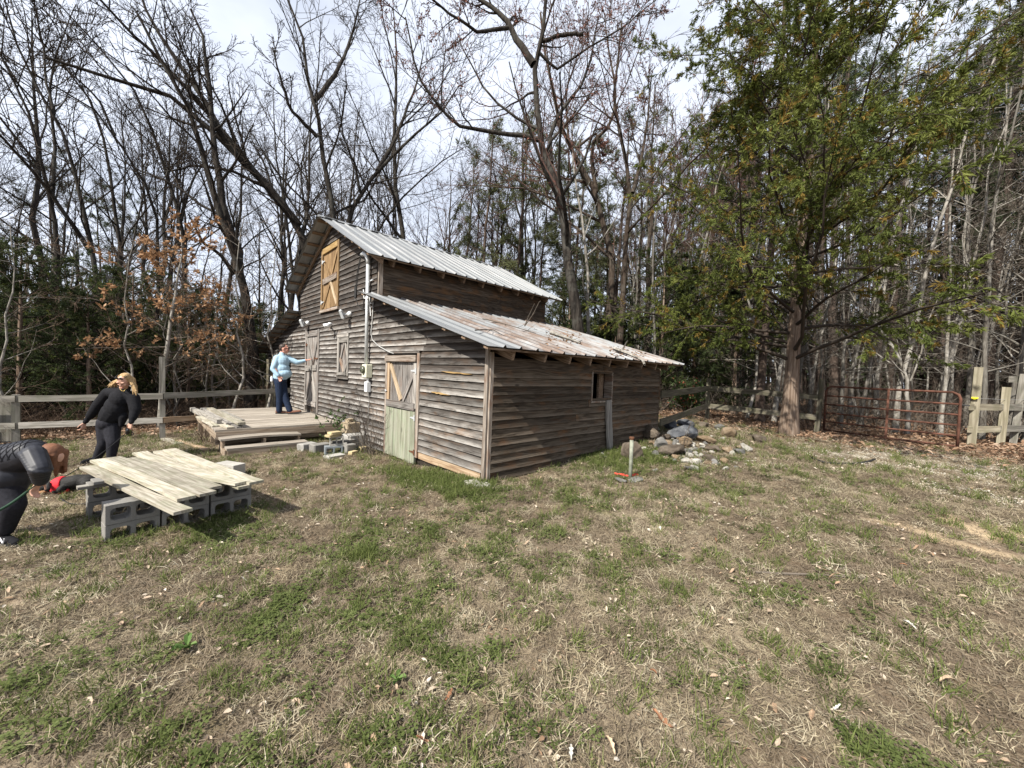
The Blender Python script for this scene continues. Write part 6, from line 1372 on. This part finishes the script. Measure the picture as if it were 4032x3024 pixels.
# ---- tufts: small meshes set on points by geometry nodes
def tuft(name, seed, n, rad, L, w, lay, mat, segs=3):
    g = np.random.default_rng(seed); a = g.uniform(0, 6.28, n); r = rad*np.sqrt(g.random(n)); B = np.column_stack([r*np.cos(a), r*np.sin(a), np.zeros(n)])
    h = g.uniform(0, 6.28, n); el = np.radians(g.normal(lay, 18, n).clip(2, 88)); d = np.column_stack([np.cos(h)*np.cos(el), np.sin(h)*np.cos(el), np.sin(el)])
    LL = (L*g.uniform(.5, 1.4, n))[:, None]; P = [B]; dd = d
    for j in range(segs): dd = norm(dd+g.normal(size=dd.shape)*.22-np.array([0, 0, .16 if lay > 40 else .10])*(j > 0)); q = P[-1]+dd*LL/segs; q[:, 2] = np.maximum(q[:, 2], .002); P.append(q)
    side = norm(np.cross(d, np.column_stack([g.normal(size=(n, 2))*.4, np.ones(n)])))
    V = []
    for j, q in enumerate(P):
        ww = (w*g.uniform(.7, 1.3, n))[:, None]*(1, .9, .65, .12)[j if segs == 3 else min(3, j+1)]; V += [q-side*ww/2, q+side*ww/2]
    v = np.stack(V, 1).reshape(-1, 3); m = 2*(segs+1); b = np.arange(n)[:, None]*m
    f = np.concatenate([np.stack([b[:, 0]+2*j, b[:, 0]+2*j+1, b[:, 0]+2*j+3, b[:, 0]+2*j+2], -1) for j in range(segs)])
    return mesh_np(name, v, f, M[mat])
def leafm(name, seed, n, rad, s, mat, flat_=.3):
    g = np.random.default_rng(seed); V = []; Fq = []
    for i in range(n):
        a = g.uniform(0, 6.28); r = rad*math.sqrt(g.random()); c = np.array([r*math.cos(a), r*math.sin(a), .004+g.uniform(0, .012)]); h = g.uniform(0, 6.28); L = s*g.uniform(.6, 1.4); w = L*g.uniform(.3, .55)
        d = np.array([math.cos(h), math.sin(h), g.normal()*flat_]); e = np.array([-math.sin(h), math.cos(h), g.normal()*flat_]); cu = g.uniform(.05, .35)*L; b = len(V)
        V += [c-d*L*.5, c-d*L*.15-e*w*.5+[0, 0, cu*.7], c+d*L*.2-e*w*.42+[0, 0, cu*.6], c+d*L*.5+[0, 0, cu*.3], c+d*L*.2+e*w*.42+[0, 0, cu*.9], c-d*L*.15+e*w*.5+[0, 0, cu*.8], c+d*L*.02]
        Fq += [(b, b+1, b+6), (b+1, b+2, b+6), (b+2, b+3, b+6), (b+3, b+4, b+6), (b+4, b+5, b+6), (b+5, b, b+6)]
    V = np.array(V); V[:, 2] = np.maximum(V[:, 2], .001); return mesh_np(name, V, np.array(Fq), M[mat])
def cloverm(name, seed, n, rad, s, mat):
    g = np.random.default_rng(seed); V = []; Fq = []
    for i in range(n):
        a = g.uniform(0, 6.28); r = rad*math.sqrt(g.random()); c = np.array([r*math.cos(a), r*math.sin(a), g.uniform(.008, .035)]); h = g.uniform(0, 6.28); tl = g.normal(size=2)*.3
        for k in range(3):
            q = h+k*2.09; d = np.array([math.cos(q), math.sin(q), tl[0]*math.cos(q)+tl[1]*math.sin(q)]); e = np.array([-math.sin(q), math.cos(q), 0]); b = len(V); V += [c, c+d*s*.6-e*s*.42, c+d*s, c+d*s*.6+e*s*.42]; Fq.append((b, b+1, b+2, b+3))
    return mesh_np(name, np.array(V), np.array(Fq), M[mat])
def pebm(name, seed, n, rad, s, mat):
    g = np.random.default_rng(seed); mb = MB()
    for i in range(n):
        a = g.uniform(0, 6.28); r = rad*math.sqrt(g.random()); k = s*g.uniform(.4, 1.3); mb.ell((r*math.cos(a), r*math.sin(a), k*.3), (k, k*g.uniform(.6, 1), k*g.uniform(.4, .8)), 0, 5, 3, Matrix.Rotation(g.uniform(0, 6), 3, 'Z'))
    return mb.mesh(name, M[mat])
def scatter(name, meshes, P, S, label, cat_, zoff=0.0, tiltamt=0.12):
    g = np.random.default_rng(len(P)+7); lib = bpy.data.collections.new(name+'_source')
    for i, m in enumerate(meshes): lib.objects.link(bpy.data.objects.new('%s_source.%03d' % (name, i), m))
    n = len(P); z = HZ(P[:, 0], P[:, 1])+zoff; me = bpy.data.meshes.new(name); me.vertices.add(n); me.vertices.foreach_set('co', np.column_stack([P, z]).astype(np.float32).ravel())
    rot = np.column_stack([g.normal(size=(n, 2))*tiltamt, g.uniform(0, 6.283, n)]).astype(np.float32)
    a = me.attributes.new('rot', 'FLOAT_VECTOR', 'POINT'); a.data.foreach_set('vector', rot.ravel()); a = me.attributes.new('scl', 'FLOAT', 'POINT'); a.data.foreach_set('value', S.astype(np.float32))
    a = me.attributes.new('shade', 'FLOAT', 'POINT'); a.data.foreach_set('value', np.clip(g.normal(.5, .22, n), 0, 1).astype(np.float32)); a = me.attributes.new('pick', 'INT', 'POINT'); a.data.foreach_set('value', g.integers(0, len(meshes), n).astype(np.int32))
    o = obj(name, me); ng = bpy.data.node_groups.new(name, 'GeometryNodeTree'); ng.interface.new_socket('Geometry', in_out='INPUT', socket_type='NodeSocketGeometry'); ng.interface.new_socket('Geometry', in_out='OUTPUT', socket_type='NodeSocketGeometry')
    N = ng.nodes; gi = N.new('NodeGroupInput'); go = N.new('NodeGroupOutput'); ip = N.new('GeometryNodeInstanceOnPoints'); ci = N.new('GeometryNodeCollectionInfo'); ci.inputs['Collection'].default_value = lib; ci.inputs['Separate Children'].default_value = True; ci.inputs['Reset Children'].default_value = True
    def na(nm, ty): q = N.new('GeometryNodeInputNamedAttribute'); q.data_type = ty; q.inputs['Name'].default_value = nm; return q.outputs['Attribute']
    ng.links.new(gi.outputs[0], ip.inputs['Points']); ng.links.new(ci.outputs[0], ip.inputs['Instance']); ip.inputs['Pick Instance'].default_value = True
    ng.links.new(na('pick', 'INT'), ip.inputs['Instance Index']); ng.links.new(na('rot', 'FLOAT_VECTOR'), ip.inputs['Rotation']); ng.links.new(na('scl', 'FLOAT'), ip.inputs['Scale']); ng.links.new(ip.outputs[0], go.inputs[0])
    md = o.modifiers.new('scatter', 'NODES'); md.node_group = ng; return tag(o, label, cat_, None, 'stuff')
def pts_view(n, d0, d1, seed, pw=1.0, az=(-120, 4150)):
    """points in the wedge the lens covers, thinner with distance"""
    g = np.random.default_rng(seed); a0 = math.atan2(ray(az[0], 1700)[1], ray(az[0], 1700)[0]); a1 = math.atan2(ray(az[1], 1700)[1], ray(az[1], 1700)[0]); a0 += 2*math.pi*(a0 < 0); a = g.uniform(min(a0, a1), max(a0, a1), n); d = d0+(d1-d0)*g.random(n)**pw
    return np.column_stack([CAM[0]+d*np.cos(a), CAM[1]+d*np.sin(a)]), d
def not_barn(P):
    x, y = P[:, 0], P[:, 1]; return ~(((x > -12.6) & (x < .03) & (y > -.03) & (y < 5.1)) | ((x > -9.1) & (x < -5.2) & (y > -2.3) & (y < 0)))
g = np.random.default_rng(400)
TS = [tuft('straw', 10+i, 42, .085, .055, .0036, 14, 'straw') for i in range(5)]; TT = [tuft('thatch', 20+i, 55, .09, .045, .0036, 16, 'thatch') for i in range(4)]
TG = [tuft('grass', 30+i, 34, .05, .07, .0042, 58, 'grass') for i in range(4)]; TC = [cloverm('clover', 40+i, 26, .075, .014, 'clover') for i in range(3)]
LL_ = [leafm('leaf', 50+i, 3, .10, .05, 'litter') for i in range(6)]; LB_ = [leafm('leaf', 60+i, 9, .16, .06, 'litterbrown') for i in range(5)]; PB = [pebm('pebble', 70+i, 16, .16, .011, 'gravel') for i in range(4)]
def grow(name, meshes, n, d0, d1, pw, seed, dens, label, cat_, s0=.8, s1=1.3, grow_d=.05, zoff=0.0):
    P, d = pts_view(n, d0, d1, seed, pw); gr, sa, gv, pa, lf = masks(P[:, 0], P[:, 1]); g = np.random.default_rng(seed+1)
    p = dens(gr, sa, gv, pa, lf, P[:, 0], P[:, 1]); k = (g.random(n) < p) & not_barn(P); P, d = P[k], d[k]; S = g.uniform(s0, s1, len(P))*(1+grow_d*np.maximum(d-3, 0)).clip(1, 1.9)
    return scatter(name, meshes, P, S, label, cat_, zoff)
grow('dead_grass', TT, 17000, 1.2, 14, .75, 501, lambda gr, sa, gv, pa, lf, x, y: (.95-.5*gr)*(1-sa*.95)*(1-gv*.75)*(1-lf*.6), 'brown matted dead grass covering the yard', 'dead grass')
grow('straw_grass', TS, 14000, 1.2, 14, .75, 502, lambda gr, sa, gv, pa, lf, x, y: (.34+.6*pa)*(1-sa*.9)*(1-gv*.6)*(1-lf*.6), 'pale straw-coloured grass lying over the yard', 'dead grass', zoff=.004)
grow('green_grass', TG, 26000, 1.2, 15, .8, 503, lambda gr, sa, gv, pa, lf, x, y: np.clip(gr-.25, 0, 1)**1.1*.35*(1-sa)*(1-gv*.7)+.11*(1-lf), 'fresh green grass growing in patches', 'grass', .6, 1.5)
grow('clover', TC, 15000, 1.2, 10, .8, 504, lambda gr, sa, gv, pa, lf, x, y: np.clip(gr*.8+.02+.45*(fbm(x, y, .6, 77)-.55), 0, 1)*.8*(1-sa)*(1-gv), 'low clover and weeds among the dead grass', 'clover', .8, 1.4)
grow('leaf_litter', LL_, 11000, 1.4, 16, .8, 505, lambda gr, sa, gv, pa, lf, x, y: np.clip(.22+.5*lf, 0, 1), 'dry leaves scattered over the grass', 'dry leaves', .35, 1.05, .02, .012)
grow('woodland_litter', LB_, 30000, 9, 34, .9, 506, lambda gr, sa, gv, pa, lf, x, y: np.clip(lf*1.2-.15, 0, 1), 'brown leaf litter on the floor of the woods', 'dry leaves', .8, 1.5, .03, .004)
grow('gravel', PB, 26000, 5, 17, .9, 507, lambda gr, sa, gv, pa, lf, x, y: np.clip(gv*1.1-.1, 0, 1)*.9, 'white gravel spread before the gate', 'gravel', .6, 1.2, .0)
def ring_tufts(name, meshes, cx, cy, rx, ry, n, seed, label, s=(1.0, 1.6)):
    g = np.random.default_rng(seed); P = np.column_stack([g.normal(cx, rx, n), g.normal(cy, ry, n)]); P = P[not_barn(P)]; scatter(name, meshes, P, g.uniform(*s, len(P)), label, 'grass')
c0 = G2(1720, 1885); ring_tufts('green_grass', TG, c0[0]+.2, c0[1], .55, .22, 330, 520, 'bright green grass strip before the stable door and shed corner', (.8, 1.5))
c0 = G2(2420, 1800); ring_tufts('green_grass', TG, c0[0], c0[1], .45, .5, 300, 521, 'bright green grass beside the rock pile and the pipe', (.8, 1.6))
c0 = G2(1430, 2185); ring_tufts('green_grass', TG, c0[0], c0[1], .07, .06, 22, 522, 'single green tuft in the middle of the yard', (.8, 1.2))
c0 = G2(870, 2070); ring_tufts('clover', TC, c0[0], c0[1], .45, .2, 110, 523, 'green clover along the foot of the block row', (.9, 1.5))

# ---- a few large fallen leaves that stand out
def oakleaf_mesh(seed, mat, L=.13):
    r = random.Random(seed); n = 4; top = []; bot = []
    for i in range(2*n+1):
        s = i/(2*n); w = math.sin(math.pi*min(1, s*.9+.06))*(.42 if i % 2 else .20)*r.uniform(.85, 1.15); top.append((s*L, w*L*.5)); bot.append((s*L, -w*L*.5*r.uniform(.8, 1.1)))
    z = lambda x, y: .012+.25*abs(y)+.02*math.sin(x*40+seed); v = [(x, 0, z(x, 0)-.005) for x, _ in top]+[(x, y, z(x, y)) for x, y in top]+[(x, y, z(x, y)) for x, y in bot]; m = 2*n+1
    f = [(i, i+1, m+i+1, m+i) for i in range(m-1)]+[(i+1, i, 2*m+i, 2*m+i+1) for i in range(m-1)]; o = len(v); v += [(x, y, zz-.0015) for x, y, zz in v]; f += [tuple(reversed([q+o for q in a])) for a in f]
    return mesh_np('fallen_leaf', v, f, mat)
M['leaftan'] = flat('tan_dry_leaf', (.36,.27,.18), .8, .2, 0, .35, 30); M['leafwhite'] = flat('bleached_leaf', (.42,.40,.36), .8, .2, 0, .25, 30); M['leafrust'] = flat('rust_dry_leaf', (.20,.10,.055), .8, .2, 0, .4, 30)
for i, (x, y, m, L, lab) in enumerate([(3700, 2705, 'leaftan', .17, 'large tan oak leaf lying alone at the right'), (3560, 2478, 'leafwhite', .12, 'white bleached leaf at the right below the bare sand'), (3735, 2440, 'leaftan', .10, 'yellowish leaf just above the white one at the right'), (3790, 2535, 'leafwhite', .06, 'small white leaf right of the tan ones'),
    (2650, 2860, 'leafrust', .17, 'long rust-brown curled leaf near the bottom middle'), (1690, 2930, 'leafrust', .10, 'orange-brown leaf at the bottom left of the middle'), (2420, 2985, 'leaftan', .12, 'tan leaf cut by the bottom edge'), (2560, 2660, 'leafrust', .08, 'small rust leaf in the middle of the straw'), (2250, 2970, 'leafwhite', .09, 'pale leaf at the bottom, left of the tan one'),
    (1780, 2740, 'leafrust', .10, 'folded brown leaf among clover'), (2090, 2430, 'leaftan', .06, 'small tan leaf on the green patch'), (3270, 2800, 'leafwhite', .09, 'grey-white leaf near the green tuft'), (2820, 2140, 'leafrust', .07, 'reddish leaf on the pale straw'), (3540, 2240, 'leafrust', .08, 'brown curled leaf by the long stick')]):
    p = ground_at(x, y); o = obj('fallen_leaf', oakleaf_mesh(i, M[m], L*.55), None, None, (p[0], p[1], float(HZ(np.array([p[0]]), np.array([p[1]]))[0])+.022)); o.rotation_euler = (rnd.uniform(-.3, .3), rnd.uniform(-.3, .3), rnd.uniform(0, 6.3)); tag(o, lab, 'leaf', 'large fallen leaves')

# ---- rocks piled behind the shed corner
def rock(px_, py_, size, m, label, seed, lift=0.0, rz=None):
    p = ground_at(px_, py_); o = obj('rock', rock_mesh(tuple(q*.88 for q in size), seed, M[m], .35), None, None, (p[0], p[1], p[2]+size[2]*.24+lift)); o.rotation_euler = (rnd.uniform(-.25, .25), rnd.uniform(-.25, .25), rnd.uniform(0, 6.3) if rz is None else rz); return tag(o, label, 'rock', 'rocks of the pile by the shed')
RK = [(2490, 1800, (.62, .5, .46), 'rockbrown', 'largest brown rock just behind the pipe'), (2565, 1730, (.5, .45, .4), 'rockbrown', 'brown rock against the shed wall, behind the biggest one'), (2690, 1738, (.75, .5, .42), 'rockdark', 'blue-black rock with a white vein in the middle of the pile'), (2650, 1795, (.6, .5, .3), 'rockbrown', 'flat brown rock in front of the blue-black one'),
 (2700, 1760, (.3, .25, .2), 'rocktan', 'orange-tan rock below the blue-black one'), (2780, 1745, (.45, .36, .26), 'rocktan', 'flat tan rock right of the orange one'), (2865, 1720, (.5, .42, .38), 'rocktan', 'round tan boulder at the back right of the pile'), (2985, 1738, (.5, .36, .26), 'rockbrown', 'lone low brown rock near the cedar'), (2800, 1775, (.5, .32, .16), 'rockbrown', 'flat slanting brown slab at the right front of the pile'),
 (2910, 1782, (.4, .26, .12), 'rockgrey', 'flat grey slab at the right end of the pile'), (2920, 1768, (.26, .2, .12), 'rocktan', 'small tan rock touching the flat grey slab'), (2600, 1770, (.34, .3, .3), 'rockgrey', 'grey rock right of the biggest brown one'), (2700, 1682, (.6, .5, .36), 'rockdark', 'black rock in the shade of the shed corner'), (2640, 1690, (.6, .5, .4), 'rockdark', 'dark rock touching the back corner of the shed'),
 (2770, 1682, (.42, .34, .24), 'rockbrown', 'brown rock under the dark fence'), (2835, 1690, (.4, .3, .22), 'rockgrey', 'grey rock behind the round tan boulder'), (2700, 1822, (.2, .16, .12), 'rockpale', 'pale round stone low in front of the pile'), (2815, 1828, (.24, .2, .14), 'rockgrey', 'grey stone in the grass before the pile'), (2850, 1822, (.2, .18, .12), 'rocktan', 'tan stone beside the grey one before the pile'),
 (2760, 1800, (.16, .14, .12), 'rockpale', 'white stone under the slanting slab'), (2735, 1792, (.14, .12, .1), 'rockpale', 'small white stone left of the slanting slab'), (2500, 1895, (.26, .18, .08), 'rockgrey', 'flat grey stone at the foot of the pipe'), (2445, 1895, (.24, .2, .07), 'rockgrey', 'low grey stone left of the pipe foot'), (2720, 1850, (.3, .2, .08), 'rockgrey', 'flat grey stone sunk in the grass'),
 (2440, 1765, (.16, .13, .12), 'rocktan', 'tan stone by the foot of the leaning board'), (3830, 1762, (.3, .2, .16), 'rocktan', 'tan rock at the foot of the gate post')]
for i, (x, y, s_, m, lab) in enumerate(RK): rock(x, y, s_, m, lab, 900+i, lift=.12*math.exp(-((x-2650)/90)**2-((y-1745)/45)**2))
RM = [rock_mesh((1, .8, .6), 950+i, M[m], .4, 2) for i, m in enumerate(('rockpale', 'rocktan', 'rockbrown', 'rockgrey', 'rockpale'))]
for i in range(165):
    x, y = (rnd.gauss(2700, 90), rnd.gauss(1772, 36)) if i < 135 else (rnd.uniform(2330, 2480), rnd.gauss(1778, 14))
    if y < 1690 or (x < 2560 and y < 1740): continue
    p = ground_at(x, y); s_ = rnd.uniform(.05, .14)*(2.0 if i < 40 else 1); 
    if p[0] < .1 and p[1] < 5.1: continue
    o = obj('small_rock', RM[i % 5], None, None, (p[0], p[1], p[2]+s_*.15+.08*math.exp(-((x-2660)/80)**2-((y-1755)/40)**2))); o.scale = (s_, s_, s_); o.rotation_euler = (rnd.uniform(-.4, .4), rnd.uniform(-.4, .4), rnd.uniform(0, 6.3)); tag(o, 'small stone among the larger rocks of the pile', 'rock', 'small stones of the rock pile')

# ---- weeds, dead stems, twigs on the roof
def stems(name, label, px_, py_, n, h, spread_, mat, seed, leaves=None, y=None, ln=6, lsz=.06, cat_='weed', lw=.03):
    g = np.random.default_rng(seed); p = ground_at(px_, py_); z0 = p[2] if y is None else y; k = 6; Q = np.empty((n, k, 3)); Q[:, 0] = np.column_stack([g.normal(size=(n, 2))*.06, np.full(n, -.03)]); d = norm(np.column_stack([g.normal(size=(n, 2))*spread_, np.ones(n)])); L = h*g.uniform(.5, 1.1, n)
    for j in range(1, k): d = norm(d+g.normal(size=d.shape)*.12); Q[:, j] = Q[:, j-1]+d*(L/(k-1))[:, None]
    R = np.full((n, k), .005)*np.linspace(1, .5, k); b, br_ = spawn(g, Q, R, 4, .25, 1., .35, (30, 60), 4, .7, .003, .2, .12, .4)
    t = thing(name, label, cat_, tuple(p)); v, f = tubes([(Q, R, 4), (b, br_, 3)]); obj('stem', mesh_np('stem', v, f, M[mat]), t)
    if leaves: v, f = blades(g, b, ln, lsz, lw, .9, .2, .0); obj('foliage', mesh_np('foliage', v, f, M[leaves]), t)
stems('green_shrub', 'small leafy bush growing between the deck and the barn wall', 1338, 1752, 9, 1.0, .22, 'twig', 601, 'evergreen', ln=9, lsz=.07, cat_='bush', lw=.035)
stems('dead_weed', 'dead tangled stems against the wall left of the stable door', 1460, 1790, 26, 1.0, .35, 'twigpale', 602, cat_='weed')
stems('dead_weed', 'tall dead stem with a few leaves on the block pile', 1432, 1782, 8, 1.25, .14, 'twig', 603, cat_='weed')
stems('dead_shrub', 'dry brown bush under the left corner of the deck', 805, 1742, 24, .55, .6, 'brushbrown', 604, cat_='bush')
stems('bare_sapling', 'thin bare twig sticking up from the middle of the rock pile', 2690, 1800, 3, .8, .25, 'twigpale', 605, cat_='twig')
def dock(px_, py_, label, seed, n=7, L=.16, mat='weedgreen'):
    g = np.random.default_rng(seed); p = ground_at(px_, py_); t = thing('dock_weed', label, 'weed', tuple(p), 0, 'broad-leaved weeds')
    for i in range(n):
        a = g.uniform(0, 6.28); l_ = L*g.uniform(.7, 1.2); w = l_*.26; d = np.array([math.cos(a), math.sin(a)]); e = np.array([-d[1], d[0]]); up_ = g.uniform(.3, 1.0); v = []
        for s, ww in ((.0, .15), (.35, .9), (.7, 1.0), (1., .1)):
            c = d*l_*s; z = l_*up_*math.sin(s*1.9)*.6+.01; v += [(c[0]-e[0]*w*ww, c[1]-e[1]*w*ww, z+.012), (c[0], c[1], z), (c[0]+e[0]*w*ww, c[1]+e[1]*w*ww, z+.012)]
        f = [(3*j+q, 3*j+q+1, 3*j+q+4, 3*j+q+3) for j in range(3) for q in range(2)]; obj('leaf', mesh_np('leaf', v, f, M[mat]), t)
dock(1695, 1822, 'broad-leaved weed at the sill right of the stable door', 611); dock(1728, 1830, 'broad-leaved weed nearer the shed corner', 612); dock(735, 2560, 'flat broad-leaved weed in the dead grass at the lower left', 613, 6, .07); dock(1560, 2690, 'small broad-leaved weed in the clover at the bottom', 614, 5, .05)
def on_shed(px_, py_, lift=.03):                                 # sight line meets the right shed roof
    d = ray(px_, py_); nrm = np.array([.293, 0, 1.]); t = (1.70+.293*.38+lift-nrm.dot(CAM))/nrm.dot(d); return CAM+d*t
def roof_branch(pts, r, label, seed, nb=5, mat='twigpale', bl=.35, upright=False):
    g = np.random.default_rng(seed); P = resample([on_shed(x, y, l) for x, y, l in pts], 9); R = np.linspace(r, r*.4, 9); b, br_ = spawn(g, one(P), one(R), nb, .2, 1., bl, (25, 60), 5, .6, .005, .1, .12, .4); v, f = tubes([(one(P), one(R), 5), (b, br_, 3)])
    tag(obj('fallen_branch', mesh_np('fallen_branch', v, f, M[mat]), None), label, 'branch', 'branches lying on the shed roof')
base_ = on_shed(2065, 1285); tip = on_plane(2125, 1185, 1, base_[1]+.1); tip2 = on_plane(2105, 1195, 1, base_[1]+.05)
g = np.random.default_rng(620); Pb = np.stack([resample([base_, (base_+tip)/2+np.array([.02, 0, -.03]), tip], 7), resample([base_, (base_+tip2)/2+np.array([-.02, 0, -.02]), tip2], 7)]); Rb = np.stack([np.linspace(.012, .005, 7)]*2); b_, br_ = spawn(g, Pb, Rb, 5, .3, 1., .14, (35, 65), 3, .6, .004, .2, .1, .3); v, f = tubes([(Pb, Rb, 5), (b_, br_, 3)]); tag(obj('fallen_branch', mesh_np('fallen_branch', v, f, M['twigpale'])), 'forked twig standing upright on the shed roof', 'branch', 'branches lying on the shed roof')
roof_branch([(1900, 1255, .03), (1960, 1268, .05), (2030, 1288, .05), (2110, 1312, .03)], .012, 'thin branch lying across the upper shed roof', 621)
roof_branch([(1870, 1300, .03), (1900, 1298, .07), (1945, 1300, .06), (1990, 1325, .03)], .010, 'curved twig on the rusty part of the shed roof', 622, 3, 'twig')
roof_branch([(2170, 1310, .06), (2230, 1330, .07), (2285, 1350, .06)], .05, 'short thick rotten branch on the shed roof', 623, 2, 'barkpale', .2)
roof_branch([(2420, 1372, .08), (2475, 1392, .09), (2530, 1418, .08), (2538, 1435, .05)], .04, 'pale curved branch at the far eave of the shed roof', 624, 2, 'barkpale', .2)
g = np.random.default_rng(630); pts_ = [on_shed(x, y, .015) for x, y in [(g.uniform(2150, 2290), g.normal(1328, 14)) for _ in range(130)]+[(g.uniform(2400, 2540), g.normal(1392, 14)) for _ in range(160)]+[(x_, 1150+ (x_-1500)*.178+g.normal()*5) for x_ in g.uniform(2100, 2500, 150)]]
V = []; Fq = []
for p in pts_:
    if p[0] < -3.4 or p[0] > .3 or p[1] > 5.3: continue
    d = norm(g.normal(size=3)*np.array([1, 1, .3])); e = norm(np.cross(d, [0, 0, 1.])); L = g.uniform(.05, .12); b = len(V); V += [p-d*L*.5, p-e*L*.25+[0, 0, .02], p+d*L*.5+[0, 0, .01], p+e*L*.25+[0, 0, .02]]; Fq.append((b, b+1, b+2, b+3))
tag(obj('roof_leaves', mesh_np('roof_leaves', np.array(V), np.array(Fq), M['oakleaf'])), 'drifts of brown leaves lying on the shed roof', 'dry leaves', None, 'stuff')
